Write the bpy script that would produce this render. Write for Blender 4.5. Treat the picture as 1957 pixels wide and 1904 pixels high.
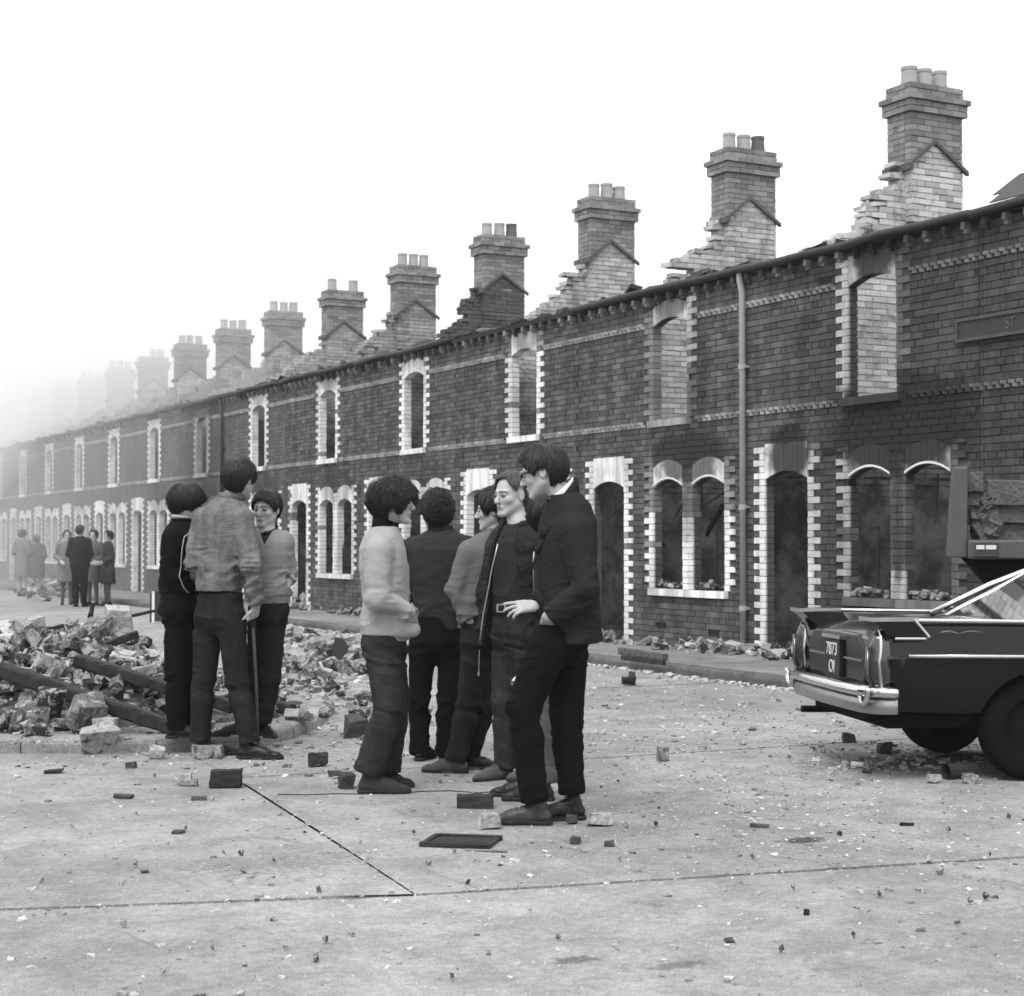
import bpy, bmesh, math, random
import numpy as np
from mathutils import Vector, Matrix
rad = math.radians
for o in list(bpy.data.objects): bpy.data.objects.remove(o)
sc = bpy.context.scene; COL = sc.collection

# ------------------------------------------------------------------ camera, sky, sun, exposure
FPX = 3200.0                                   # focal length on a 1957 x 1904 picture
TH = math.atan(1698 / FPX); PI_ = math.atan(83 / FPX); H = 1.36
cam = bpy.data.cameras.new('camera'); camo = bpy.data.objects.new('camera', cam); COL.objects.link(camo)
camo.location = (0, 0, H); camo.rotation_euler = (math.pi / 2 + PI_, 0, -TH)
cam.sensor_width = 36; cam.lens = 36 * FPX / 1957; cam.clip_end = 2000; cam.clip_start = 0.05
cam.dof.use_dof = True; cam.dof.focus_distance = 9.2; cam.dof.aperture_fstop = 6.0
sc.camera = camo
w = bpy.data.worlds.new('World'); sc.world = w; w.use_nodes = True
wn = w.node_tree; wn.nodes.clear()
sky = wn.nodes.new('ShaderNodeTexSky'); sky.sky_type = 'NISHITA'; sky.sun_disc = False
SUN_EL, SUN_AZ = rad(56), rad(232)             # sun behind the camera's left shoulder, behind thick cloud
sky.sun_elevation = SUN_EL; sky.sun_rotation = SUN_AZ; sky.dust_density = 4.0
bw = wn.nodes.new('ShaderNodeRGBToBW')
mxw = wn.nodes.new('ShaderNodeMix'); mxw.data_type = 'FLOAT'; mxw.inputs[0].default_value = 0.88
ov_tc = wn.nodes.new('ShaderNodeTexCoord'); ov_s = wn.nodes.new('ShaderNodeSeparateXYZ'); wn.links.new(ov_tc.outputs['Generated'], ov_s.inputs[0])
ov_r = wn.nodes.new('ShaderNodeMapRange'); wn.links.new(ov_s.outputs[2], ov_r.inputs[0])     # an overcast sky: brighter overhead than at the horizon, the same all round
for i_, v_ in zip((1, 2, 3, 4), (0.0, 1.0, 12.2, 17.5)): ov_r.inputs[i_].default_value = v_
wn.links.new(ov_r.outputs[0], mxw.inputs[3])
bg = wn.nodes.new('ShaderNodeBackground'); bg.inputs['Strength'].default_value = 0.1
wo = wn.nodes.new('ShaderNodeOutputWorld')
wn.links.new(sky.outputs[0], bw.inputs[0]); wn.links.new(bw.outputs[0], mxw.inputs[2])
wn.links.new(mxw.outputs[0], bg.inputs[0]); wn.links.new(bg.outputs[0], wo.inputs[0])
sun = bpy.data.lights.new('sun', 'SUN'); sun.energy = 1.9; sun.angle = rad(24); sun.color = (1, 1, 1)
suno = bpy.data.objects.new('sun', sun); COL.objects.link(suno)
sd = Vector((math.sin(SUN_AZ) * math.cos(SUN_EL), math.cos(SUN_AZ) * math.cos(SUN_EL), math.sin(SUN_EL)))
suno.rotation_euler = (-sd).to_track_quat('-Z', 'Y').to_euler()
vs = sc.view_settings; vs.view_transform = 'Standard'; vs.look = 'None'; vs.exposure = 0.36; vs.gamma = 1; vs.use_curve_mapping = False
sc.render.engine = 'CYCLES'; sc.cycles.use_denoising = True; sc.cycles.max_bounces = 12; sc.cycles.diffuse_bounces = 4; sc.cycles.glossy_bounces = 3; sc.cycles.volume_bounces = 12
sc.cycles.transparent_max_bounces = 8; sc.render.film_transparent = False

# ------------------------------------------------------------------ where a picture point lies in the place
FW = np.array([math.sin(TH) * math.cos(PI_), math.cos(TH) * math.cos(PI_), math.sin(PI_)])
RT = np.array([math.cos(TH), -math.sin(TH), 0.0]); UP = np.cross(RT, FW); CP = np.array([0, 0, H])
FH = np.array([math.sin(TH), math.cos(TH), 0.0])
def ray(px, py): return FW + RT * (px - 978.5) / FPX + UP * (952 - py) / FPX
def gnd(px, py, z=0.0):
    r = ray(px, py); return CP + r * ((z - H) / r[2])
def atz(px, py, Z):                            # point at horizontal distance Z ahead of the camera
    r = ray(px, py); return CP + r * (Z / (r @ FH))
def onx(px, py, x):
    r = ray(px, py); return CP + r * (x / r[0])
def cw(X, Z, z=0.0): return RT * X + FH * Z + np.array([0, 0, z])

# ------------------------------------------------------------------ objects
def link(name, me, parent=None, m=None, loc=None, rot=None):
    o = bpy.data.objects.new(name, me); COL.objects.link(o)
    if parent is not None: o.parent = parent
    if m is not None and me is not None and not me.materials: me.materials.append(m)
    if loc is not None: o.location = loc
    if rot is not None: o.rotation_euler = rot
    return o
def tag(o, label=None, cat=None, group=None, kind=None):
    if label: o['label'] = label
    if cat: o['category'] = cat
    if group: o['group'] = group
    if kind: o['kind'] = kind
    return o
def empty(name, loc=(0, 0, 0), rz=0.0):
    o = bpy.data.objects.new(name, None); COL.objects.link(o); o.location = loc; o.rotation_euler = (0, 0, rz)
    o.empty_display_size = .1
    return o
class MB:                                      # collects shapes, builds one mesh
    def __init__(s): s.v = []; s.f = []; s.r = []
    def add(s, vs_, fs, r=0.0):
        b = len(s.v); s.v.extend([tuple(map(float, p)) for p in vs_]); s.f.extend([tuple(b + i for i in f) for f in fs]); s.r.extend([r] * len(fs))
    def box(s, lo, hi, r=0.0, M=None, jit=0.0, rng=None):
        x0, y0, z0 = lo; x1, y1, z1 = hi
        p = [(x0, y0, z0), (x1, y0, z0), (x1, y1, z0), (x0, y1, z0), (x0, y0, z1), (x1, y0, z1), (x1, y1, z1), (x0, y1, z1)]
        if jit: p = [tuple(c + rng.uniform(-jit, jit) for c in q) for q in p]
        if M is not None: p = [M @ Vector(q) for q in p]
        s.add(p, [(0, 3, 2, 1), (4, 5, 6, 7), (0, 1, 5, 4), (1, 2, 6, 5), (2, 3, 7, 6), (3, 0, 4, 7)], r)
    def prism(s, poly, ax, a, b, r=0.0):       # polygon extruded along axis ax (0/1/2); poly gives the other two coordinates in order
        def mk(q, t): q = list(q); q.insert(ax, t); return q
        n = len(poly); v = [mk(q, a) for q in poly] + [mk(q, b) for q in poly]
        f = [tuple(range(n))[::-1], tuple(range(n, 2 * n))] + [(i, (i + 1) % n, n + (i + 1) % n, n + i) for i in range(n)]
        s.add(v, f, r)
    def tube(s, pts, rr, n=8, r=0.0, cap=True):
        pts = [Vector(p) for p in pts]; m = len(pts)
        if not hasattr(rr, '__len__'): rr = [rr] * m
        b = []; up = None
        for i, p in enumerate(pts):
            t = (pts[min(i + 1, m - 1)] - pts[max(i - 1, 0)]).normalized()
            if up is None: up = t.orthogonal().normalized()
            else: up = (up - t * up.dot(t)); up = up.normalized() if up.length > 1e-6 else t.orthogonal().normalized()
            q = t.cross(up)
            b += [p + (up * math.cos(2 * math.pi * k / n) + q * math.sin(2 * math.pi * k / n)) * rr[i] for k in range(n)]
        f = [(i * n + k, i * n + (k + 1) % n, (i + 1) * n + (k + 1) % n, (i + 1) * n + k) for i in range(m - 1) for k in range(n)]
        if cap: f += [tuple(range(n))[::-1], tuple((m - 1) * n + k for k in range(n))]
        s.add(b, f, r)
    def lathe(s, prof, c=(0, 0, 0), n=20, r=0.0):    # (radius, z) pairs round the vertical
        v = []; m = len(prof)
        for (q, z) in prof: v += [(c[0] + q * math.cos(2 * math.pi * k / n), c[1] + q * math.sin(2 * math.pi * k / n), c[2] + z) for k in range(n)]
        f = [(i * n + k, i * n + (k + 1) % n, (i + 1) * n + (k + 1) % n, (i + 1) * n + k) for i in range(m - 1) for k in range(n)]
        s.add(v, f, r)
    def mesh(s, name, m=None, smooth=False, fixn=False):
        me = bpy.data.meshes.new(name); me.from_pydata(s.v, [], s.f)
        if m is not None: me.materials.append(m)
        if any(s.r):
            at = me.attributes.new('rnd', 'FLOAT', 'FACE'); at.data.foreach_set('value', s.r)
        if fixn:
            b = bmesh.new(); b.from_mesh(me); bmesh.ops.recalc_face_normals(b, faces=b.faces); b.to_mesh(me); b.free()
        if smooth: me.polygons.foreach_set('use_smooth', [True] * len(me.polygons))
        me.update(); return me
    def build(s, name, m=None, parent=None, smooth=False, fixn=False):
        return link(name, s.mesh(name, m, smooth, fixn), parent)

# ------------------------------------------------------------------ materials (the picture is black and white, so are they)
def nodes(name):
    m = bpy.data.materials.new(name); m.use_nodes = True; nt = m.node_tree
    b = nt.nodes['Principled BSDF']; return m, nt, b
def grey(nt, sock, b):
    m_ = nt.nodes.new('ShaderNodeMath'); m_.operation = 'MULTIPLY'; m_.inputs[1].default_value = .74; nt.links.new(sock, m_.inputs[0]); nt.links.new(m_.outputs[0], b.inputs['Base Color'])
def N(nt, t, **kw):
    n = nt.nodes.new(t)
    for k, v in kw.items(): setattr(n, k, v)
    return n
def mathn(nt, op, a, b=None, c=None, clamp=False):
    n = N(nt, 'ShaderNodeMath', operation=op); n.use_clamp = clamp
    for i, v in enumerate((a, b, c)):
        if v is None: continue
        if isinstance(v, (int, float)): n.inputs[i].default_value = v
        else: nt.links.new(v, n.inputs[i])
    return n.outputs[0]
def mixf(nt, fac, a, b):
    n = N(nt, 'ShaderNodeMix', data_type='FLOAT')
    for i, v in zip((0, 2, 3), (fac, a, b)):
        if isinstance(v, (int, float)): n.inputs[i].default_value = v
        else: nt.links.new(v, n.inputs[i])
    return n.outputs[0]
def ramp(nt, v, a, b, lo=0.0, hi=1.0):
    n = N(nt, 'ShaderNodeMapRange'); n.interpolation_type = 'SMOOTHSTEP'; nt.links.new(v, n.inputs[0])
    for i, q in zip((1, 2, 3, 4), (a, b, lo, hi)): n.inputs[i].default_value = q
    return n.outputs[0]
def noise(nt, scale, detail=4, rough=.55, coord='Object', stretch=None, dist=0.0):
    tc = N(nt, 'ShaderNodeTexCoord') if coord != 'World' else N(nt, 'ShaderNodeNewGeometry')
    src = tc.outputs['Position'] if coord == 'World' else tc.outputs[coord]
    if stretch:
        mp = N(nt, 'ShaderNodeMapping'); mp.inputs['Scale'].default_value = stretch; nt.links.new(src, mp.inputs[0]); src = mp.outputs[0]
    n = N(nt, 'ShaderNodeTexNoise'); n.inputs['Scale'].default_value = scale; n.inputs['Detail'].default_value = detail
    n.inputs['Roughness'].default_value = rough; n.inputs['Distortion'].default_value = dist
    nt.links.new(src, n.inputs['Vector']); return n.outputs['Fac']
def bump(nt, b, h, strength=.3, dist=.01):
    n = N(nt, 'ShaderNodeBump'); n.inputs['Strength'].default_value = strength; n.inputs['Distance'].default_value = dist
    nt.links.new(h, n.inputs['Height']); nt.links.new(n.outputs[0], b.inputs['Normal'])
def rnd_value(nt):                             # a number of its own for each piece
    a = N(nt, 'ShaderNodeAttribute', attribute_name='rnd'); oi = N(nt, 'ShaderNodeObjectInfo')
    return mathn(nt, 'FRACT', mathn(nt, 'ADD', a.outputs['Fac'], oi.outputs['Random']))
def plain(name, v, var=.25, scale=8, rough=.8, bs=.25, bd=.01, bscale=None, coord='Object', spec=.3, pieces=0.0, stretch=None, metal=0.0, coat=0.0):
    m, nt, b = nodes(name)
    n = noise(nt, scale, 5, .6, coord, stretch)
    val = mathn(nt, 'MULTIPLY', v, mathn(nt, 'ADD', 1 - var, mathn(nt, 'MULTIPLY', n, 2 * var)))
    if pieces:
        val = mathn(nt, 'MULTIPLY', val, mathn(nt, 'ADD', 1 - pieces, mathn(nt, 'MULTIPLY', rnd_value(nt), 2 * pieces)))
    grey(nt, val, b); b.inputs['Roughness'].default_value = rough; b.inputs['Specular IOR Level'].default_value = spec
    b.inputs['Metallic'].default_value = metal; b.inputs['Coat Weight'].default_value = coat
    if bs: bump(nt, b, noise(nt, bscale or scale * 6, 4, .6, coord, stretch), bs, bd)
    return m
SOOT = []                                      # (y, z, ry, rz, strength) smoke stains on the fronts
def soot_mask(nt):
    g = N(nt, 'ShaderNodeNewGeometry'); n1 = noise(nt, 3.2, 4, .6, 'World')
    acc = None
    for (y, z, ry, rz, s) in SOOT:
        ma = N(nt, 'ShaderNodeVectorMath', operation='MULTIPLY_ADD'); nt.links.new(g.outputs['Position'], ma.inputs[0])
        ma.inputs[1].default_value = (0, 1 / ry, 1 / rz); ma.inputs[2].default_value = (0, -y / ry, -z / rz)
        ln = N(nt, 'ShaderNodeVectorMath', operation='LENGTH'); nt.links.new(ma.outputs[0], ln.inputs[0])
        v = mathn(nt, 'ADD', ln.outputs['Value'], mathn(nt, 'MULTIPLY', mathn(nt, 'SUBTRACT', n1, .5), .9))
        v = ramp(nt, v, 1.05, .6, 0.0, s)
        acc = v if acc is None else mathn(nt, 'MAXIMUM', acc, v)
    return acc
def facade_mat(name, v, pieces=.35, rough=.85, sooty=.022, var=.2, fine=70, bs=.35, soot_amt=1.0, brick=False):
    m, nt, b = nodes(name)
    if brick:                                  # fronts too far off to tell the bricks apart
        g = N(nt, 'ShaderNodeNewGeometry'); sp = N(nt, 'ShaderNodeSeparateXYZ'); nt.links.new(g.outputs['Position'], sp.inputs[0])
        cb = N(nt, 'ShaderNodeCombineXYZ'); nt.links.new(sp.outputs[1], cb.inputs[0]); nt.links.new(sp.outputs[2], cb.inputs[1])
        bt = N(nt, 'ShaderNodeTexBrick'); nt.links.new(cb.outputs[0], bt.inputs['Vector']); bt.inputs['Scale'].default_value = 1
        bt.inputs['Brick Width'].default_value = .225; bt.inputs['Row Height'].default_value = .0725; bt.inputs['Mortar Size'].default_value = .006
        bt.inputs['Color1'].default_value = (v * .8,) * 3 + (1,); bt.inputs['Color2'].default_value = (v * 1.25,) * 3 + (1,); bt.inputs['Mortar'].default_value = (v * .45,) * 3 + (1,)
        r2 = N(nt, 'ShaderNodeRGBToBW'); nt.links.new(bt.outputs[0], r2.inputs[0]); val = r2.outputs[0]
    else:
        val = mathn(nt, 'MULTIPLY', v, mathn(nt, 'ADD', 1 - pieces, mathn(nt, 'MULTIPLY', rnd_value(nt), 2 * pieces)))
    nb = noise(nt, 1.3, 4, .6, 'World')
    val = mathn(nt, 'MULTIPLY', val, mathn(nt, 'ADD', 1 - var, mathn(nt, 'MULTIPLY', nb, 2 * var)))
    fn = noise(nt, fine, 4, .65, 'World')
    stk = noise(nt, 1.0, 5, .65, 'World', stretch=(1, 5.5, .7), dist=.3)            # rain streaks
    val = mathn(nt, 'MULTIPLY', val, ramp(nt, stk, .38, .62, .72, 1.12))
    if v > .6: val = mathn(nt, 'MULTIPLY', val, ramp(nt, noise(nt, 6, 4, .6, 'World'), .30, .55, .80, 1.0))   # worn, dirty paint
    if v > .6:                                                                   # smoke-blackened reveals in the two nearest houses
        gp_ = N(nt, 'ShaderNodeNewGeometry'); sx_ = N(nt, 'ShaderNodeSeparateXYZ'); nt.links.new(gp_.outputs['Position'], sx_.inputs[0])
        val = mixf(nt, mathn(nt, 'MULTIPLY', ramp(nt, sx_.outputs[0], 11.31, 11.33), ramp(nt, sx_.outputs[1], 19.3, 19.5, .9, .0)), val, .03)
    val = mathn(nt, 'MULTIPLY', val, mathn(nt, 'ADD', .75, mathn(nt, 'MULTIPLY', fn, .5)))
    if SOOT and soot_amt:
        val = mixf(nt, mathn(nt, 'MULTIPLY', soot_mask(nt), soot_amt), val, sooty)
    grey(nt, val, b); b.inputs['Roughness'].default_value = rough; b.inputs['Specular IOR Level'].default_value = .2
    if bs: bump(nt, b, fn, bs, .006)
    return m
# ------------------------------------------------------------------ ground, road, pavements
def concrete(name, v, stain=.35, speck=True, spots=()):
    m, nt, b = nodes(name)
    big = noise(nt, .55, 5, .6, 'World'); mid = noise(nt, 3.5, 6, .65, 'World', dist=.4); fine = noise(nt, 140, 3, .7, 'World'); med = noise(nt, 26, 5, .7, 'World')
    val = mathn(nt, 'MULTIPLY', v, ramp(nt, big, .36, .64, 1 - stain * .55, 1 + stain * .25))
    val = mathn(nt, 'MULTIPLY', val, ramp(nt, mid, .34, .66, .82, 1.12))
    val = mathn(nt, 'MULTIPLY', val, ramp(nt, fine, .30, .70, .62, 1.34))
    val = mathn(nt, 'MULTIPLY', val, ramp(nt, med, .33, .67, .82, 1.14))
    if speck:
        st = noise(nt, 7, 5, .7, 'World', stretch=(1, .35, 1), dist=1.2)
        val = mathn(nt, 'MULTIPLY', val, ramp(nt, st, .60, .72, 1.0, .62))       # damp dirty patches
        lt = noise(nt, 11, 5, .7, 'World', dist=.6)
        val = mathn(nt, 'MULTIPLY', val, ramp(nt, lt, .60, .70, 1.0, 1.35))      # ground-in plaster dust
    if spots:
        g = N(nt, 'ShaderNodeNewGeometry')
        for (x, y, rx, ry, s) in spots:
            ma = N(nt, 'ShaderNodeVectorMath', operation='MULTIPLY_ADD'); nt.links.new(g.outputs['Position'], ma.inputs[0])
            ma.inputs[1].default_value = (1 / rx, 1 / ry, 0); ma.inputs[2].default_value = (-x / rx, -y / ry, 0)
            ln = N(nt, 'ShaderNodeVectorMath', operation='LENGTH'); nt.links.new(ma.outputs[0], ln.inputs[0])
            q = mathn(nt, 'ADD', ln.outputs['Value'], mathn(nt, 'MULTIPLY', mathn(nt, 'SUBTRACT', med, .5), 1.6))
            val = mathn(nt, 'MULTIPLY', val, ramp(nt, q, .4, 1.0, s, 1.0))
    grey(nt, val, b); b.inputs['Roughness'].default_value = .9; b.inputs['Specular IOR Level'].default_value = .25
    h = mathn(nt, 'ADD', mathn(nt, 'MULTIPLY', fine, .5), med)
    bump(nt, b, h, .55, .006); return m
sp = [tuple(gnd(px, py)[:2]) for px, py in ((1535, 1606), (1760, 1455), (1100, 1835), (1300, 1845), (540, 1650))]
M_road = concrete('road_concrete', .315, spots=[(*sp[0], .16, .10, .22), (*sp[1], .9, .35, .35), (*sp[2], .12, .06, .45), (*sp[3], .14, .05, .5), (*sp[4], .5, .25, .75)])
M_pave = concrete('pavement_concrete', .25, .5)
M_kerb = concrete('kerb_stone', .33, .4)
M_tar = plain('joint_tar', .03, .5, 30, .9, .6, .01, coord='World')
M_earth = plain('earth', .16, .4, .8, .95, .3, .02, coord='World')
g = MB(); g.add([(-300, -300, -.12), (300, -300, -.12), (300, 300, -.12), (-300, 300, -.12)], [(0, 1, 2, 3)])
tag(g.build('ground', M_earth), kind='structure')
rb = MB(); rb.add([(-14, -14, -.016), (9.6, -14, -.016), (9.6, 75, -.016), (-14, 75, -.016)], [(0, 1, 2, 3)]); rb.add([(9.6, -14, -.016), (20, -14, -.016), (20, 4.2, -.016), (9.6, 4.2, -.016)], [(0, 1, 2, 3)])
road = tag(rb.build('road', M_tar), kind='structure')
def jag(line, off, seed, step=.06, amp=.003):
    rng = random.Random(seed); r2 = random.Random(seed * 7 + int(off * 1e4)); out = []
    for (a, b_) in zip(line[:-1], line[1:]):
        a = Vector(a); b_ = Vector(b_); L = (b_ - a).length; n = max(1, int(L / (step if L < 8 else .5))); t = (b_ - a) / L; nn = Vector((-t.y, t.x))
        for i in range(n): out.append(a + t * (L * i / n) + nn * (off + rng.uniform(-amp, amp) + r2.uniform(-amp, amp) * .6 + (r2.uniform(0, .02) * (1 if off > 0 else -1) if amp > .002 and r2.random() < .02 else 0)))
    out.append(Vector(line[-1]) + nn * off); return [tuple(p) for p in out]
J1L = [(-12, 10.75), (1.32, 6.36), (2.71, 5.9)]; J1R = [(2.71, 5.9), (5.3, 5.38), (9.5, 4.55)]; J1X = [(9.5, 4.55), (19, 3.0)]
J2a = [(2.71, 5.9), (2.9, 7.4), (3.09, 9.0), (3.115, 9.3)]; J2b = [(3.115, 9.3), (3.17, 9.9), (3.22, 10.6)]
J3 = [(3.115, 9.3), (5.37, 9.07), (7.77, 8.96), (9.5, 8.9)]
KL = [(-12, 18.2), (-2, 13.1), (2.27, 11.01), (3.04, 10.6), (3.67, 10.57), (4.1, 10.94), (4.52, 11.53), (5.01, 12.46), (5.3, 13.4), (5.4, 14.4), (5.42, 62)]
def slab(poly):
    m = MB(); n = len(poly); m.v = [(p[0], p[1], 0.0) for p in poly] + [(p[0], p[1], -.03) for p in poly]
    m.f = [tuple(range(n))] + [(i, n + i, n + (i + 1) % n, (i + 1) % n) for i in range(n)]; m.r = [0] * len(m.f)
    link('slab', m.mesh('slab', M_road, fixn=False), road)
gp = .02
slab([(-12, -12), (19, -12)] + (jag(J1L, -gp, 1)[:-1] + jag(J1R, -gp, 2)[:-1] + jag(J1X, -gp, 3))[::-1])
slab(jag(J1L, gp, 1) + jag(J2a, .0045, 4, .06, .0012)[:-1] + jag(J2b, .0045, 5, .06, .0012) + [(3.04, 10.62), (2.27, 11.05), (-2, 13.15), (-12, 18.2)])
slab(jag(J1R, gp, 2) + jag(J3, -.014, 6)[::-1] + jag(J2a, -.0045, 4, .06, .0012)[::-1])
edges = [13.35, 17.9, 22.4, 26.9, 31.4, 35.9, 45, 62]
slab(jag(J3, .014, 6) + jag([(9.5, 13.35), (5.3, 13.4)], gp, 20) + [(5.01, 12.46), (4.52, 11.53), (4.1, 10.94), (3.67, 10.59)] + jag(J2b, -.0045, 5, .06, .0012)[::-1])
for i, (a, b_) in enumerate(zip(edges[:-1], edges[1:])):
    slab(jag([(5.3, a + (.05 if i == 0 else 0)), (9.5, a)], gp, 20 + i) + jag([(9.5, b_), (5.42, b_)], gp, 21 + i))
# a crack across the near slab
ck = MB(); rng = random.Random(3); pts = [gnd(530 + t * 55, 1520 - t * .9 + rng.uniform(-3, 3), .002) for t in range(10)]
ck.tube(pts, .0045, 4, .06, .0012)
link('crack', ck.mesh('crack', M_tar), road)
# kerbs
M_kerb_shade = concrete('shaded_kerb_stone', .13, .5)  # kerb along the houses: shade on its face put into the colour
def kerbstone(a, b_, inward, parent, hgt=.105, wd=.15, m=None):
    mt_ = m or M_kerb
    m = MB(); a = Vector(a); b_ = Vector(b_); t = (b_ - a).normalized(); n = Vector((-t.y, t.x)) * inward
    prof = [(0, -.03), (0, hgt * .55), (.008, hgt * .78), (.025, hgt * .93), (.055, hgt), (wd, hgt * 1.0), (wd, -.03)]
    vv = [];  L = (b_ - a).length; ns = 4
    for k in range(ns + 1):
        s_ = .004 + (L - .008) * k / ns
        for (u, z) in prof: q = a + t * s_ + n * (u + rng.uniform(-.004, .004)); vv.append((q.x, q.y, z + rng.uniform(-.003, .003)))
    P = len(prof); ff = [(k * P + i, k * P + (i + 1) % P, (k + 1) * P + (i + 1) % P, (k + 1) * P + i) for k in range(ns) for i in range(P)]
    ff += [tuple(range(P)), tuple(ns * P + i for i in range(P))[::-1]]
    m.add(vv, ff); link('kerbstone', m.mesh('kerbstone', mt_, fixn=True), parent)
pl = MB(); pl.v = [(x, y, .088) for x, y in [(-12, 18.3), (-2, 13.2), (2.3, 11.1), (3.06, 10.7), (3.62, 10.67), (4.02, 11.0), (4.43, 11.58), (4.91, 12.5), (5.2, 13.42), (5.3, 14.4), (5.32, 62), (-12, 62)]]
pl.f = [tuple(range(len(pl.v)))]; pl.r = [0]
pv_l = tag(pl.build('pavement_corner', M_pave), kind='structure')
def resample(line, step):
    out = []
    for a, b_ in zip(line[:-1], line[1:]):
        a = Vector(a); b_ = Vector(b_); n = max(1, round((b_ - a).length / step)); out += [a + (b_ - a) * i / n for i in range(n)]
    return out + [Vector(line[-1])]
KS = resample(KL[2:9], .45); KS = [Vector(KL[1]) + (Vector(KL[2]) - Vector(KL[1])) * i / 5 for i in range(5)] + KS + [Vector((5.4, 14.4 + .95 * i)) for i in range(12)]
for a, b_ in zip(KS[:-1], KS[1:]): kerbstone(a, b_, 1, pv_l)
pr = MB(); pr.box((9.62, -3, -.03), (11.34, 62, .1)); pv_r = tag(pr.build('pavement_along_houses', M_pave), kind='structure')
for i in range(56): kerbstone((9.48, -3 + i * .95), (9.48, -3 + (i + 1) * .95), -1, pv_r, .106, m=M_kerb_shade)

# ------------------------------------------------------------------ the burnt-out terrace
FX, Y0, WD, ZB, CR = 11.3, 11.87, 3.76, .1, .0725
def hy(k): return Y0 + WD * k
for (k, dr, gw, up) in ((0, .97, 1.0, .97), (1, 0, .85, .75), (2, 0, .3, .5), (3, .15, .3, .15), (4, .0, .45, .6), (5, .2, .5, .3), (6, .85, .9, .95), (7, .1, .55, .2), (8, 0, .2, .1), (9, .1, .3, .1)):
    y = hy(k)
    if dr: SOOT.append((y + 2.94, 2.34, .50, .40, dr))
    if gw: SOOT.append((y + 1.15, 2.36 if k else 2.55, .95 if k else 1.45, .42 if k else .72, gw))
    if up: SOOT.append((y + 1.5, 4.32, .46 if k != 6 else 1.4, .36 if k else .42, up))
SOOT += [(hy(0) + .9, 2.4, 2.6, 3.2, .5), (hy(0) + .75, 3.7, .62, 1.0, .55), (hy(1) + 1.0, 3.5, .35, .9, .55), (hy(0) + 1.16, 1.5, .16, .75, .8), (hy(6) + 1.6, 3.2, 1.7, 1.5, .6), (hy(1) + 1.15, 1.75, .2, .5, .5)]
M_brick = facade_mat('brick', .112, .36, var=.32)
M_mortar = facade_mat('mortar', .045, 0, var=.3, bs=.2)
M_brickfar = facade_mat('brick_far', .12, brick=True, bs=.2)
M_white = facade_mat('white_paint', .90, .10, .6, sooty=.03, var=.10, fine=40, bs=.15)
M_greyq = facade_mat('bare_quoin_brick', .26, .3, sooty=.03, var=.3)
M_band = facade_mat('pale_brick', .33, .25, sooty=.04, var=.3)
M_pot = plain('chimney_pot', .40, .25, 6, .7, .1, .01, spec=.3); M_potd = plain('dark_chimney_pot', .12, .25, 6, .7, .1)
M_dark = plain('charred_wood', .018, .6, 14, .85, .8, .02, 30)
M_gut = plain('gutter_iron', .03, .3, 8, .6, .2, .005)
M_pipe = plain('drainpipe_paint', .38, .22, 5, .5, .15, .004)
M_chim = plain('chimney_brick', .25, .25, 3, .9, .4, .006, 60, 'World', .2, .3)
M_flash = plain('flashing_mortar', .11, .3, 8, .9, .3); M_roofrem = plain('slate', .05, .4, 9, .7, .4, .01, 30)
M_hole = plain('vent_iron', .012, .3, 20, .9, .3)
def party_mat(v, lo, z0=2.35, z1=3.0):
    m, nt, b = nodes('party_wall_brick')
    g_ = N(nt, 'ShaderNodeNewGeometry'); s_ = N(nt, 'ShaderNodeSeparateXYZ'); nt.links.new(g_.outputs['Position'], s_.inputs[0])
    n1 = noise(nt, 1.6, 5, .65, 'World', dist=.6); n2 = noise(nt, 55, 4, .65, 'World')
    val = mathn(nt, 'MULTIPLY', v, mathn(nt, 'ADD', .72, mathn(nt, 'MULTIPLY', rnd_value(nt), .5)))
    val = mathn(nt, 'MULTIPLY', val, mathn(nt, 'ADD', .75, mathn(nt, 'MULTIPLY', n2, .5)))
    zz = mathn(nt, 'ADD', s_.outputs[2], mathn(nt, 'MULTIPLY', mathn(nt, 'SUBTRACT', n1, .5), 1.5))
    lov = mathn(nt, 'MULTIPLY', lo, ramp(nt, noise(nt, 2.6, 5, .65, 'World'), .38, .62, .6, 1.7))
    val = mixf(nt, ramp(nt, zz, z0, z1), lov, val)                             # lower walls darker: soot, plus the dim interior's shade put into the colour
    val = mathn(nt, 'MULTIPLY', val, ramp(nt, noise(nt, 2.3, 5, .7, 'World', dist=1.0), .36, .50, .62, 1.0))   # plaster fallen in patches
    grey(nt, val, b); b.inputs['Roughness'].default_value = .92; b.inputs['Specular IOR Level'].default_value = .15; bump(nt, b, n2, .4, .006); return m
PV = {-1: .4, 0: .62, 1: .5, 2: .5, 3: .11, 4: .36, 5: .42, 6: .4, 7: .36, 8: .5, 9: .5}
def bevel_brick(name, seed):
    rg = random.Random(seed); b = bmesh.new(); bmesh.ops.create_cube(b, size=1.0)
    bmesh.ops.bevel(b, geom=list(b.edges), offset=.03, segments=1, affect='EDGES')
    for v in b.verts: v.co += Vector((rg.uniform(-.012, .012), rg.uniform(-.008, .008), rg.uniform(-.02, .02)))
    me = bpy.data.meshes.new(name); b.to_mesh(me); b.free(); return me
def brick_meshes(name, mt, n=4):
    out = []
    for i in range(n): me = bevel_brick(name, i + 11); me.materials.append(mt); out.append(me)
    return out
BR = brick_meshes('brick', M_brick); QU = brick_meshes('quoin', M_white); QG = brick_meshes('quoin', M_greyq)
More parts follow.
